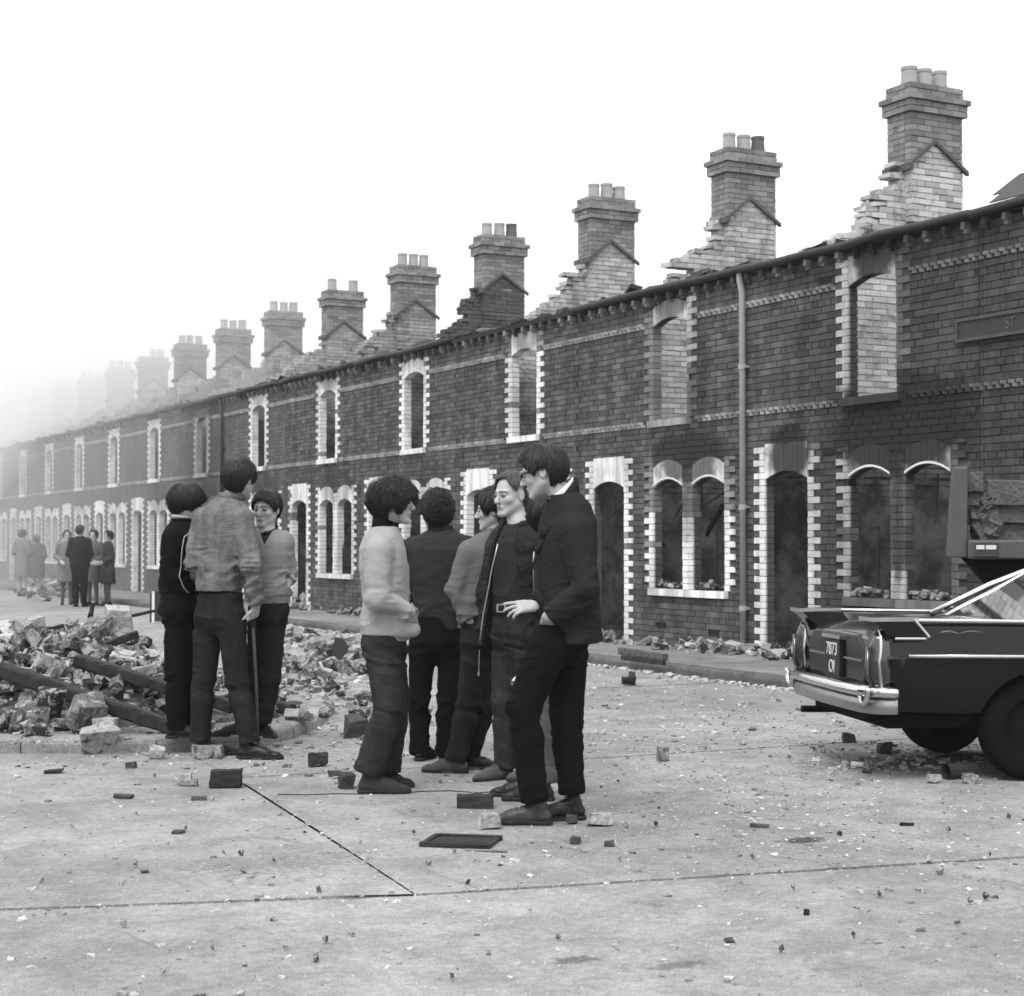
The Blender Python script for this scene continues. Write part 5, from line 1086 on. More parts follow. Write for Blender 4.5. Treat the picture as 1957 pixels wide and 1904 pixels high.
def skinmat():
    m, nt, b = nodes('skin'); a = N(nt, 'ShaderNodeAttribute', attribute_name='feat'); n1 = noise(nt, 18, 4, .6)
    val = mathn(nt, 'MULTIPLY', .46, mathn(nt, 'ADD', .86, mathn(nt, 'MULTIPLY', n1, .28))); val = mixf(nt, a.outputs['Fac'], val, .03)
    grey(nt, val, b); b.inputs['Roughness'].default_value = .5; b.inputs['Specular IOR Level'].default_value = .35; b.inputs['Subsurface Weight'].default_value = 0.0
    bump(nt, b, noise(nt, 110, 4, .65), .22, .003); return m
def hairmat(name, v, rough=.42):
    m, nt, b = nodes(name); n1 = noise(nt, 30, 4, .6); oi = rnd_value(nt)
    val = mathn(nt, 'MULTIPLY', v, mathn(nt, 'ADD', .5, mathn(nt, 'ADD', n1, mathn(nt, 'MULTIPLY', oi, .5)))); grey(nt, val, b)
    b.inputs['Roughness'].default_value = rough; b.inputs['Specular IOR Level'].default_value = .28; bump(nt, b, noise(nt, 120, 3, .6), .35, .004); return m
M_skin = skinmat(); M_shoe = plain('shoe_leather', .010, .3, 14, .42, .12, .004, spec=.25); M_lace = plain('lace', .03, .2, 20, .8, 0); M_suede = plain('suede', .085, .3, 30, .9, .3, .004); M_sole = plain('shoe_sole', .02, .3, 20, .8, .2)
M_shoe2 = plain('brown_shoe_leather', .04, .3, 14, .42, .15, .004, spec=.3)

def head_field(h=.0034):
    F = Field((-.1, -.13, -.19), (.1, .14, .13), h)
    F.ell((0, -.014, .022), (.0755, .096, .092), .01).ell((0, .028, -.035), (.060, .064, .082), .03)
    for s in (-1, 1):
        F.cone((s * .05, .004, -.058), (s * .016, .076, -.106), .024, .016, .025); F.ell((s * .040, .058, -.030), (.024, .024, .02), .02)
        F.cone((s * .012, .088, .016), (s * .046, .068, .014), .009, .008, .014)
    F.ell((0, .074, -.106), (.024, .02, .017), .015)
    for s in (-1, 1): F.ell((s * .031, .100, -.006), (.018, .018, .012), .012, 'cut')
    F.cone((0, .088, .004), (0, .113, -.036), .007, .0105, .012); F.ell((0, .106, -.040), (.015, .012, .009), .008)
    for s in (-1, 1):
        F.ell((s * .031, .0785, -.006), (.0135, .0125, .0105), .003); F.cone((s * .019, .087, .004), (s * .045, .078, .0035), .004, .0035, .005)
    F.cone((-.02, .088, -.069), (0, .095, -.067), .005, .006, .006); F.cone((.02, .088, -.069), (0, .095, -.067), .005, .006, .006)
    F.cone((-.016, .089, -.079), (.016, .089, -.079), .007, .007, .007); F.cone((-.024, .097, -.0725), (.024, .097, -.0725), .0026, .0026, .003, 'cut')
    for s in (-1, 1):
        F.ell((s * .079, -.012, -.014), (.010, .020, .031), .008, B=[[1, 0, 0], [0, .97, .25], [0, -.25, .97]]); F.ell((s * .089, -.008, -.010), (.006, .011, .018), .006, 'cut')
    return F
def head_feat(V):
    f = np.zeros(len(V)); fr = V[:, 1] > .05
    for s in (-1, 1):
        e = np.sqrt(((V[:, 0] - s * .031) / .0115) ** 2 + ((V[:, 2] + .006) / .0075) ** 2); f = np.maximum(f, np.clip(1.7 - e, 0, 1) * .95 * fr)
        br = np.sqrt((np.maximum(np.abs(V[:, 0] - s * .031) - .017, 0) / .006) ** 2 + ((V[:, 2] - .0165 + (np.abs(V[:, 0]) - .03) * .12) / .006) ** 2); f = np.maximum(f, np.clip(1.45 - br, 0, 1) * .92 * fr)
        no = np.sqrt(((V[:, 0] - s * .008) / .005) ** 2 + ((V[:, 2] + .049) / .004) ** 2); f = np.maximum(f, np.clip(1.4 - no, 0, 1) * .5 * (V[:, 1] > .09))
    lp = np.sqrt((np.maximum(np.abs(V[:, 0]) - .014, 0) / .009) ** 2 + ((V[:, 2] + .0725) / .0105) ** 2); f = np.maximum(f, np.clip(1.3 - lp, 0, 1) * .38 * fr)
    ml = np.sqrt((np.maximum(np.abs(V[:, 0]) - .018, 0) / .006) ** 2 + ((V[:, 2] + .0725) / .0028) ** 2); f = np.maximum(f, np.clip(1.4 - ml, 0, 1) * .85 * fr); return f
_HF = head_field(); HEAD_V, HEAD_Q = _HF.verts(); HEAD_FEAT = head_feat(HEAD_V)
def frame(phi, pitch=0.0, roll=0.0):           # columns: person's left... as rows: x = own right axis, y = facing, z = up ; pitch > 0 looks down
    f = np.array([math.sin(phi), -math.cos(phi), 0.0]); x = np.array([-math.cos(phi), -math.sin(phi), 0.0]); u = np.array([0, 0, 1.0])
    f2 = f * math.cos(pitch) - u * math.sin(pitch); u2 = u * math.cos(pitch) + f * math.sin(pitch)
    x2 = x * math.cos(roll) + u2 * math.sin(roll); u3 = u2 * math.cos(roll) - x * math.sin(roll); return np.array([x2, f2, u3])
def hair_mesh(c, B, style, m, parent, seed, sc_=1.0):
    # style: dict(front, side, back: how far down it reaches in degrees from the crown; thick, shag, n, length, curl, part)
    rg = np.random.RandomState(seed); cr = np.array([.083, .104, .100]) * sc_; ce = np.array([0, -.016, .016])
    crown = nrm((style.get('part', 0), -.25, 1.0)); bx = nrm(np.cross((0, 1, 0), crown)); by = np.cross(crown, bx)
    def lim(az):                               # az 0 = forehead, pi = nape
        a = np.abs((az + math.pi) % (2 * math.pi) - math.pi); return np.radians(np.interp(a, [0, .55, .95, 1.22, 1.42, 1.78, 2.1, math.pi], [style['front'], style['front'] + style.get('temple', 4), style['side'] - 8, style['side'] + 6, style['side'] - style.get('ear', 14), style['side'] - style.get('ear', 14) + 4, style['back'] - 10, style['back']]))
    def pt(az, th, r):
        dvec = (np.sin(th) * np.sin(az))[..., None] * bx + (np.sin(th) * np.cos(az))[..., None] * by + np.cos(th)[..., None] * crown; return ce + dvec * cr * r[..., None]
    na, nt_ = 64, 26; az = np.linspace(0, 2 * math.pi, na, endpoint=False); T = np.linspace(0, 1, nt_); AZ, TT = np.meshgrid(az, T); thm = lim(AZ)
    thick = style['thick']; dsv = np.stack([np.sin(AZ) * 3.2, np.cos(AZ) * 3.2, TT * 2.2], -1) + seed
    rr = 1 + thick * (.65 + .35 * np.sin(np.clip(TT * 1.15, 0, 1) * math.pi)) + style['shag'] * vnoise(dsv * style.get('lump', 1.6)) * (.3 + TT) + .012 * vnoise(np.stack([AZ * 9, TT * 1.5, AZ * 0 + seed], -1)); rr = np.where(TT > .97, .93, rr)
    rag = 1 + style.get('rag', .06) * vnoise(np.stack([np.sin(AZ) * 7, np.cos(AZ) * 7, AZ * 0 + seed + 5], -1)) * TT
    V = pt(AZ, TT * thm * rag, rr).reshape(-1, 3); Q = np.array([(i * na + j, i * na + (j + 1) % na, (i + 1) * na + (j + 1) % na, (i + 1) * na + j) for i in range(nt_ - 1) for j in range(na)])
    VV = [V]; QQ = [Q]; base = len(V); n = style.get('n', 900); L = style.get('len', .5)
    s_az = rg.rand(n) * 2 * math.pi; s_t0 = np.sqrt(rg.rand(n)) * .92; seg = 6; curl = style.get('curl', .12)
    end = np.minimum(s_t0 + L * (.5 + rg.rand(n)), 1.0 + style.get('over', .05) * rg.rand(n)); W_ = .0022 + .0018 * rg.rand(n); lift = thick + rg.rand(n) ** 2 * (style['shag'] * 1.6 + .06) + .004 + (rg.rand(n) < .06) * rg.rand(n) * .14; ph = rg.rand(n) * 6.28; dirn = rg.randn(n) * curl
    P = []
    for i in range(seg):
        u = i / (seg - 1); t = s_t0 + (end - s_t0) * u; a = s_az + dirn * u + np.sin(ph + u * 5) * curl * .5; th = t * lim(a); tip = 1 - .25 * u * (rg.rand(n) < .5)
        r = 1 + lift * (.5 + .5 * np.sin(u * math.pi * .8)) * tip + style.get('flick', 0) * np.maximum(0, t - .85) * 2; P.append((pt(a, th, r), a, th, r))
    for i in range(seg):
        p, a, th, r = P[i]; sdv = nrm_rows(np.cross(P[min(i + 1, seg - 1)][0] - P[max(i - 1, 0)][0], p - ce)) * (W_ * (1 - .75 * i / (seg - 1)))[:, None]; out = nrm_rows(p - ce) * (W_ * .8)[:, None]
        VV += [p - sdv, p + sdv, p + out]
    for i in range(seg - 1):
        for (x, y) in ((0, 2), (2, 1)): A = base + np.arange(n) + (i * 3 + x) * n; Bq = base + np.arange(n) + (i * 3 + y) * n; QQ.append(np.stack([A, Bq, Bq + 3 * n, A + 3 * n], -1))
    V = np.concatenate(VV) * sc_ if False else np.concatenate(VV); V = c + V @ B
    return mesh_of('hair', V, np.concatenate(QQ), m, parent)
def nrm_rows(v): return v / (np.linalg.norm(v, axis=1, keepdims=True) + 1e-9)
HS = dict(
 bowl=dict(front=88, side=120, back=142, thick=.17, shag=.03, n=1700, len=.6, curl=.10, temple=12, ear=0), shaggy=dict(front=80, side=124, back=166, thick=.19, shag=.12, n=2300, len=.45, curl=.35, rag=.14, flick=.30, over=.16, temple=14, ear=16),
 medium=dict(front=64, side=112, back=158, thick=.14, shag=.06, n=1700, len=.5, curl=.2, rag=.1, over=.10), fringe=dict(front=80, side=108, back=142, thick=.11, shag=.03, n=1500, len=.55, curl=.14, temple=6),
 curly=dict(front=60, side=108, back=156, thick=.15, shag=.10, n=2600, len=.16, curl=.9, lump=3.2, rag=.08), parted=dict(front=58, side=100, back=146, thick=.10, shag=.03, n=1700, len=.6, curl=.12, part=.25, temple=3),
 moptop=dict(front=72, side=103, back=158, thick=.15, shag=.04, n=2000, len=.6, curl=.12, temple=2, over=.08), short=dict(front=54, side=94, back=140, thick=.07, shag=.02, n=500, len=.3, curl=.2), woman=dict(front=60, side=116, back=150, thick=.17, shag=.06, n=500, len=.4, curl=.4))
def hand_field(F, wr, d, nrmal, thumb, curls=(.5, .6, .7, .8), spread=.09, size=1.0, kk=.006, thumbdir=None):
    # wr wrist, d along the palm, nrmal out of the back of the hand, thumb = side of the thumb
    d = nrm(d); nb = nrm(np.array(nrmal) - d * (np.array(nrmal) @ d)); sd = nrm(np.array(thumb) - d * (np.array(thumb) @ d) - nb * (np.array(thumb) @ nb)); S = size
    for i, o in enumerate((.026, .009, -.009, -.026)):
        F.cone(wr + sd * o * .7 * S, wr + d * .075 * S + sd * o * S, .0155 * S, .0115 * S, .012)
    L = (.070, .080, .075, .058)
    for i, o in enumerate((.028, .0095, -.009, -.027)):
        p = wr + d * .078 * S + sd * o * S; ang = 0; dd = nrm(d + sd * o * spread / .028 * 1.0); r = .0092
        for j, fr in enumerate((.45, .31, .24)):
            ang += curls[i] * (.55 if j == 0 else .9); q = p + (dd * math.cos(ang) - nb * math.sin(ang)) * L[i] * fr * S * 1.05; F.cone(p, q, r * S, (r - .0009) * S, .004); p = q; r -= .0009
    td = nrm(d * .75 + sd * .75 - nb * .25) if thumbdir is None else nrm(thumbdir); p = wr + d * .018 * S + sd * .022 * S; q = p + td * .042 * S; F.cone(p, q, .0135 * S, .0105 * S, .01); td2 = nrm(td + d * .35 - nb * .25); F.cone(q, q + td2 * .030 * S, .0103 * S, .0088 * S, .004); F.cone(q + td2 * .03 * S, q + td2 * .052 * S, .0088 * S, .0075 * S, .004)
def bbox(pts, m): P = np.array(pts, float); return P.min(0) - m, P.max(0) + m
class Person:
    # px, py: picture position of the ground point; joints as (px, py, extra distance)
    def __init__(s, px, py, label, z=0.0, cat='person', group=None):
        p = gnd(px, py, z); s.Z = float(p @ FH); s.base = p; s.g = z
        s.root = empty('person', p, -TH); tag(s.root, label, cat, group); s.parts = {}
    def J(s, px, py, dy=0.0):
        q = atz(px, py, s.Z + dy) - s.base; return np.array([q @ RT, q @ FH, q[2]])
    def part(s, name, F, m, parent=None, feat=None):
        V, Q = F.verts(); return mesh_of(name, V, Q, m, parent or s.root, feat)
    def head(s, c, phi, pitch, roll, style, hmat, neck, seed, scale=1.0, skin=True, extra=None, res=.0042):
        s.hc = np.array(c); s.hB = frame(phi, pitch, roll); neck = np.array(neck, float); hands = extra or []
        pts = [s.hc + [0, 0, .12], s.hc - [.13, .13, 0], s.hc + [.13, .13, 0], neck - [0, 0, .4]] + [q for A in getattr(s, 'arms', []) for q in A] + [q for f_ in hands for q in f_.pts]
        F = Field(*bbox(pts, .05), res); sl, P = F.sub(s.hc - .19, s.hc + .19); q = ((P - s.hc) / scale) @ s.hB.T
        ins = ((q > _HF.lo + _HF.h) & (q < _HF.lo + _HF.h * (_HF.n - 2))).all(-1); F.d[sl] = np.where(ins, _HF.sample(q) * scale, .25)
        top = s.hc + np.array([0, -.022, -.045]) * scale @ s.hB
        F.cone(top, neck, .051 * scale, .056 * scale, .025); F.cone(neck, neck - [0, 0, .10], .062, .075, .03); F.cone(neck - [0, 0, .1], neck - [0, 0, .36], .075, .075, .03)
        for (a_, e_, w_) in getattr(s, 'arms', []): F.cone(neck - [0, 0, .1], a_, .045, .042, .03); F.cone(a_, e_, .040, .034, .02); F.cone(e_, w_, .034, .027, .015)
        for f_ in hands: f_(F)
        V, Q = F.verts(); lv = ((V - s.hc) / scale) @ s.hB.T; ft = head_feat(lv) * (np.abs(lv) < .15).all(1)
        s.body = mesh_of('body', V, Q, M_skin, s.root, ft)
        s.hair = hair_mesh(s.hc, s.hB * 1.0, style, hmat, s.root, seed, scale)
    def trousers(s, hips, yaw, legs, m, waist=.165, depth=.115, rr=(.096, .07, .06), seed=0, res=.0075, low=.05, fold=.010, hem=.062, seatw=None, name='trousers'):
        # legs: list of (hip, knee, ankle)
        pts = [hips] + [q for L in legs for q in L]; F = Field(*bbox(pts, .16), res)
        F.loft(np.array(hips) - [0, 0, .17], np.array(hips) + [0, 0, .10], [(0, waist * .55, depth * .55, yaw, 0, 0), (.2, waist * .86, depth * .9, yaw, 0, -.004), (.42, waist * 1.03, depth * 1.1, yaw, 0, -.008), (.8, waist * .98, depth, yaw, 0, 0), (1, waist * .93, depth * .95, yaw, 0, 0)], .03)
        for (h, k, a) in legs:
            h, k, a = map(np.array, (h, k, a)); F.cone(h, k, rr[0], rr[1], .035); mid = k + (a - k) * .35; F.cone(k, mid, rr[1], rr[1] * .97, .02); F.cone(mid, a, rr[1] * .97, hem, .02); F.cone(a, a + nrm(a - mid) * .04, hem, hem * 1.02, .01)
        km = [np.array(L[1]) for L in legs]; am = [np.array(L[2]) for L in legs]
        mk = lambda P: np.clip(.06 + .8 * sum(np.exp(-((np.linalg.norm(P - k + np.array([0, 0, .03]), axis=-1)) / .12) ** 2) for k in km) + sum(.7 * np.exp(-((np.linalg.norm(P - a, axis=-1)) / .10) ** 2) for a in am) + .7 * np.exp(-((P[:, 2] - hips[2] + .12) / .1) ** 2), 0, 1.2)
        rt = [[.94, 0, .34], [0, 1, 0], [-.34, 0, .94]] if seed % 4 else [[.94, 0, -.34], [0, 1, 0], [.34, 0, .94]]
        F.wrinkle(fold * 1.15, (5, 5, 18), seed, True, mk, rt); F.wrinkle(fold * .75, (8, 8, 40), seed + 3, True, mk, rt); F.wrinkle(fold * .5, (13, 13, 2.4), seed + 9, False)
        for (h, k, a) in legs:
            dn = nrm(np.array(a) - np.array(k)); e = np.array(a) + dn * .03; sl, P = F.sub(e - .12, e + .12)
            if sl is not None: F.d[sl] = np.maximum(F.d[sl], np.where(np.linalg.norm(P - e, axis=-1) < .115, (P - e) @ dn, -1))
        o = s.part(name, F, m); s.F_tr = F; return o
    def shoe(s, heel, toe, m=None, size=1.0, sole=True, ank=None, name='shoe', wid=1.0):
        heel = np.array(heel, float); toe = np.array(toe, float); d = nrm(toe - heel); L = np.linalg.norm(toe - heel); sd = np.cross([0, 0, 1.0], d)
        lo, hi = bbox([heel, toe], .08); hi[2] += .08; F = Field(lo, hi, .005); u = np.array([0, 0, 1.0]); W_ = .0315 * size * wid
        F.chain([heel + d * .033 + u * .038, heel + d * L * .35 + u * .036, heel + d * L * .65 + u * .028, toe - d * .04 + u * .022], [W_, W_ * .95, W_ * 1.08, W_ * .72], .02)
        F.cone(heel + d * .045 + u * .05, heel + d * .055 + u * .105, W_ * .98, W_ * .95, .02); F.cone(heel + d * .06 + u * .085, heel + d * L * .6 + u * .045, W_ * .9, W_ * .8, .025); F.cone(toe - d * .045 + u * .022, toe - d * .014 + u * .019, W_ * .66, W_ * .42, .02)
        F.wrinkle(.0018, (25, 25, 40), 3, True); F.plane(heel + u * .012, -u, .003); o = s.part(name, F, m or M_shoe)
        if sole:
            F2 = Field(lo, hi, .005); F2.chain([heel + d * .030 + u * .012, heel + d * L * .35 + u * .012, heel + d * L * .65 + u * .012, toe - d * .034 + u * .012, toe - d * .016 + u * .012], [W_ * 1.12, W_ * 1.0, W_ * 1.2, W_ * .84, W_ * .52], .015)
            F2.plane(heel + u * .022, u, .002); F2.plane(heel + u * .001, -u, .002); mid = heel + d * L * .42
            F2.put(mid + [-.05, -.05, -.02], mid + [.05, .05, .012], lambda P: np.maximum(np.abs((P - mid) @ d) - L * .13, P[..., 2] - .011), .003, 'cut'); so = s.part('sole', F2, M_sole, o)
            lc = MB()
            for i in range(4):
                c = heel + d * (L * (.40 + .075 * i)); w2 = .017; P_ = [F.march(c + sd * x + u * .16, -u, .001) for x in (-w2, -.006, .006, w2)]; lc.tube([tuple(q) for q in P_], .0022, 5)
            lc.build('laces', M_lace, o)
        return o
    def torso(s, hem, neck, secs, m, arms, seed=0, name='jacket', res=.0072, shoulder=None, slv=(.075, .058, .047), fold=.008, cut=None, yaw=0.0, sh=.062, keep=True, cuffcut=True, k=.03):
        # arms: list of (shoulder, elbow, wrist); secs as in Field.loft from hem to neck
        neck = np.array(neck) + [0, 0, .026]; s.arms = arms; pts = [hem, neck] + [q for A in arms for q in A]; F = Field(*bbox(pts, .17), res)
        F.loft(hem, neck, secs, .02)
        for (a, e, w_) in arms:
            a, e, w_ = map(np.array, (a, e, w_)); nk = np.array(neck) - [0, 0, .045]; F.cone(nk + (a - nk) * .25, a, .055, sh, .04)
        for (a, e, w_) in arms:
            a, e, w_ = map(np.array, (a, e, w_)); F.cone(a, e, slv[0], slv[1], .022); F.cone(e, w_, slv[1], slv[2], .02)
        em = [np.array(A[1]) for A in arms]; wm = [np.array(A[2]) for A in arms]; sm = [np.array(A[0]) for A in arms]
        mk = lambda P: np.clip(.15 + sum(np.exp(-(np.linalg.norm(P - e, axis=-1) / .12) ** 2) for e in em) + .8 * sum(np.exp(-(np.linalg.norm(P - e, axis=-1) / .09) ** 2) for e in wm) + .5 * np.exp(-((P[:, 2] - hem[2] - .1) / .1) ** 2), 0, 1.2)
        F.wrinkle(fold * 1.0, (6, 6, 16), seed, True, mk, [[.9, 0, .43], [0, 1, 0], [-.43, 0, .9]]); F.wrinkle(fold * .6, (11, 11, 34), seed + 5, True, mk); F.wrinkle(fold * .65, (11, 11, 2.6), seed + 2)
        if cuffcut:
            for (a, e, w_) in arms:
                dn = nrm(np.array(w_) - np.array(e)); q = np.array(w_); sl, P = F.sub(q - .09, q + .09)
                if sl is not None: F.d[sl] = np.maximum(F.d[sl], np.where(np.linalg.norm(P - q, axis=-1) < .075, (P - q) @ dn, -1))
        if cut: cut(F)
        o = s.part(name, F, m); s.F = F; return o
    def tube_on(s, name, F, starts, dirs, off, r, m, parent, n=6):
        P = [F.march(p, d, off) for p, d in zip(starts, dirs)]; t = MB(); t.tube([tuple(p) for p in P], r, n); return t.build(name, m, parent, smooth=True)
    def collar(s, c, yaw, r0, r1, h, m, parent=None, tilt=(0, 0), thick=.008, open_=0.0, name='collar', drop=.0, wob=.004, seed=1):
        # a standing band round the neck; open_ = half angle left open at the front
        t = MB(); n = 40; ring = []; c = np.array(c) + [0, 0, .022]; rg = random.Random(seed)
        for i in range(n + 1):
            a = open_ + (2 * math.pi - 2 * open_) * i / n; fx = math.sin(yaw), -math.cos(yaw); lx = math.cos(yaw), math.sin(yaw)
            dx = fx[0] * math.cos(a) + lx[0] * math.sin(a); dy = fx[1] * math.cos(a) + lx[1] * math.sin(a); fr = math.cos(a); zb = -drop * max(0, fr) + tilt[0] * fr
            ring.append([(c[0] + dx * r0, c[1] + dy * r0, c[2] + zb), (c[0] + dx * r1 * (1 + wob * 4 * math.sin(a * 3 + seed)), c[1] + dy * r1, c[2] + zb + h + tilt[1] * fr), (c[0] + dx * (r1 + thick), c[1] + dy * (r1 + thick), c[2] + zb + h + tilt[1] * fr - .004), (c[0] + dx * (r0 + thick * 1.6), c[1] + dy * (r0 + thick * 1.6), c[2] + zb - .012)])
        vv = [q for R_ in ring for q in R_]; m4 = len(ring); ff = [(i * 4 + j, i * 4 + (j + 1) % 4, (i + 1) * 4 + (j + 1) % 4, (i + 1) * 4 + j) for i in range(m4 - 1) for j in range(4)]; ff += [(0, 1, 2, 3), tuple((m4 - 1) * 4 + j for j in (3, 2, 1, 0))]
        t.add(vv, ff); return t.build(name, m, parent or s.root, smooth=True, fixn=True)
# ------------------------------------------------------------------ the young men
R_ = rad
def secs(yh, ys, w=1.0, d=1.0, hw=1.0, hd=1.0, waist=1.0, belly=0.0, hump=0.0, neckw=.075):
    y = lambda t: yh + (ys - yh) * t
    return [(0, .178 * w * hw, .122 * d * hd, y(0), 0, belly), (.1, .184 * w * hw, .127 * d * hd, y(.1), 0, belly), (.35, .172 * w * waist, .118 * d, y(.35), 0, belly * .7), (.62, .185 * w, .126 * d, y(.62), 0, -hump * .5), (.8, .178 * w, .120 * d, y(.8), 0, -hump), (.92, .135 * w, .098 * d, y(.92), 0, -hump), (1.0, neckw, .072, y(1), 0, 0)]
def foot(P, ank, phi, L=.285, back=.065, z=0.0):
    d = np.array([math.sin(phi), -math.cos(phi), 0]); a = np.array([ank[0], ank[1], z]); return a - d * back, a + d * (L - back)
class Lim:                                     # a limb or hand to be blended into the body
    def __init__(s, pts, fn): s.pts = [np.array(q) + d for q in pts for d in (-.06, .06)]; s.fn = fn
    def __call__(s, F): s.fn(F)
def pocket_hand(P, wr, to, size=1.0, out=(0, -1, .2), th=(-.3, 0, 1)):   # hand sliding into a pocket
    wr = np.array(wr); to = np.array(to); d = nrm(to - wr); to2 = wr + d * .17
    return Lim([wr, to2], lambda F: hand_field(F, wr, d, out, th, (.12, .14, .16, .18), .02, .95 * size, thumbdir=d))
def forearm(a, b, r0, r1): return Lim([a, b], lambda F: F.cone(a, b, r0, r1, .01))
def free_hand(wr, d, nb, th, curls, spread, size, thumbdir=None, arm=None):
    wr = np.array(wr, float); return Lim([wr, wr + nrm(d) * .18], lambda F: hand_field(F, wr, d, nb, th, curls, spread, size, thumbdir=thumbdir))
H_black = hairmat('black_hair', .006); H_dark = hairmat('dark_brown_hair', .012); H_brown = hairmat('brown_hair', .05, .4); H_grey = hairmat('greying_hair', .10)
C_black = cloth('black_cloth', .007); C_navy = cloth('dark_jacket_cloth', .034, .8, fold=.3); C_jean = cloth('dark_jean', .022, .85, wear=.25); C_jean2 = cloth('faded_jean', .034, .85, wear=.3)
C_denim = cloth('pale_denim', .17, .9, 300, .2, .5, .28); C_jump = cloth('pale_wool', .36, .95, 260, .10, .35, fold=.07); C_vneck = cloth('grey_wool', .27, .95, 260, .12, .35, fold=.08); C_greyj = cloth('grey_jacket_cloth', .15, .85, var=.2)
C_leath = cloth('black_leather', .018, .40, 120, .3, .5); C_polo = cloth('dark_knit', .034, .9); C_wool = cloth('charcoal_wool', .024, .95, 200, .3, .5); C_greytr = cloth('grey_flannel', .10, .9); C_cord = cloth('dark_cord', .018, .9)
C_white = cloth('white_shirt', .78, .8, 300, .05); C_pip = plain('white_piping', .5, .1, 20, .7, 0)

# A: boy in a black zip jacket with white piping, mop of dark hair
A = Person(345, 1410, 'boy with a dark mop of hair in a black jacket with white piping', .095)
nk = A.J(350, 1003); hem = A.J(341, 1137)
arms = [(A.J(330, 1030, -.12), A.J(324, 1092, -.17), A.J(358, 1148, -.09)), (A.J(372, 1030, .12), A.J(388, 1090, .14), A.J(383, 1135, .12))]
jk = A.torso(hem, nk, secs(R_(115), R_(115), .92, 1.05, .9, .95), C_black, arms, 1, 'jacket', slv=(.068, .056, .045), fold=.009)
A.trousers(A.J(342, 1152), R_(110), [(A.J(338, 1170, -.07), A.J(336, 1288, -.06), A.J(336, 1386, -.05)), (A.J(350, 1170, .07), A.J(354, 1290, .08), A.J(350, 1384, .1))], C_black, .155, .115, (.092, .072, .06), 2)
A.head(A.J(360, 962), R_(100), .22, 0, HS['bowl'], H_black, nk, 1, .98, extra=[pocket_hand(A, A.J(356, 1146, -.08), A.J(356, 1190, -.02))])
A.collar(nk + [0, 0, -.01], R_(110), .066, .064, .045, C_black, jk, (.0, -.01), open_=.3)
A.collar(nk + [0, 0, .028], R_(110), .070, .069, .008, C_pip, jk, (.0, -.01), .004, open_=.3, name='collar_piping')
pp = [A.J(353, 1012, -.4), A.J(338, 1026, -.4), A.J(331, 1050, -.45), A.J(328, 1080, -.45), A.J(327, 1104, -.45), A.J(333, 1125, -.45), A.J(345, 1145, -.45)]
A.tube_on('piping', A.F, [pp[i] * (1 - t) + pp[i + 1] * t for i in range(len(pp) - 1) for t in (0, .34, .67)], [(0, 1, 0)] * 18, .001, .0035, C_pip, jk)
for an, ph in ((A.J(336, 1400, -.05), 100), (A.J(350, 1400, .1), 80)): A.shoe(*foot(A, an, R_(ph), .27), M_shoe, .95)

# B: man in a pale denim jacket seen from behind, holding a stick
B = Person(440, 1447, 'man seen from behind in a pale denim jacket holding a stick')
nk = B.J(443, 958); hem = B.J(418, 1126)
arms = [(B.J(391, 992, .07), B.J(369, 1072, .02), B.J(392, 1122, .2)), (B.J(464, 992, -.08), B.J(479, 1085, -.15), B.J(489, 1156, -.10))]
jk = B.torso(hem, nk, secs(R_(150), R_(148), .92, 1.05, .86, .95, 1.0, hump=.02), C_denim, arms, 11, 'denim_jacket', slv=(.074, .06, .046), fold=.015)
jp = Field(*bbox([B.J(420, 1165), B.J(418, 1100)], .25), .008); jp.loft(B.J(422, 1163), B.J(418, 1098), [(0, .142, .108, R_(150), 0, 0), (1, .118, .09, R_(150), 0, 0)], .01); jp.wrinkle(.004, (8, 8, 20), 3); B.part('jumper', jp, C_black)
B.trousers(B.J(422, 1162), R_(150), [(B.J(400, 1185, .06), B.J(389, 1301, .05), B.J(384, 1408, .05)), (B.J(441, 1185, -.05), B.J(453, 1301, -.07), B.J(476, 1412, -.10))], C_jean, .152, .118, (.097, .072, .06), 12)
hf = free_hand(B.J(489, 1158, -.10), B.J(484, 1200, -.04) - B.J(489, 1160, -.10), (.75, -.6, .2), (-.4, .3, -.2), (1.1, 1.15, 1.2, 1.25), .03, .95)
B.head(B.J(459, 914), R_(150), .2, .05, HS['medium'], H_dark, nk, 2, 1.0, extra=[hf])
B.collar(nk + [0, 0, -.012], R_(148), .072, .075, .036, C_denim, jk, (0, -.01), .01, .5)
wb = Field(*bbox([hem, hem + [0, 0, .06]], .22), .007); wb.loft(hem - [0, 0, .01], hem + [0, 0, .04], [(0, .146, .128, R_(150), 0, 0), (1, .150, .130, R_(150), 0, 0)], .008); wb.wrinkle(.005, (14, 14, 20), 5, True); B.part('waistband', wb, C_denim, jk)
B.shoe(*foot(B, B.J(472, 1437, -.1), R_(84), .30), M_shoe); B.shoe(*foot(B, B.J(388, 1435, .05), R_(105), .29), M_shoe)
st = MB(); a_, b_ = B.J(483, 1182, -.055), B.J(494, 1430, .12); b_[2] = .002; st.tube([tuple(a_ + [0, 0, .03]), tuple(a_), tuple(a_ * .5 + b_ * .5 + np.array([.004, 0, 0])), tuple(b_)], [.013, .011, .0095, .009], 8)
so = empty('walking_stick', B.base, -TH); st.build('shaft', plain('stick_wood', .12, .3, 20, .6, .2), so, smooth=True)
kn = MB(); kn.lathe([(.0, -.03), (.018, -.022), (.02, 0), (.018, .018), (0, .026)], tuple(a_ + [0, 0, -.03]), 12); kn.build('knob', M_dark, so, smooth=True)
tag(so, 'thin wooden stick held by the man in the denim jacket', 'stick')

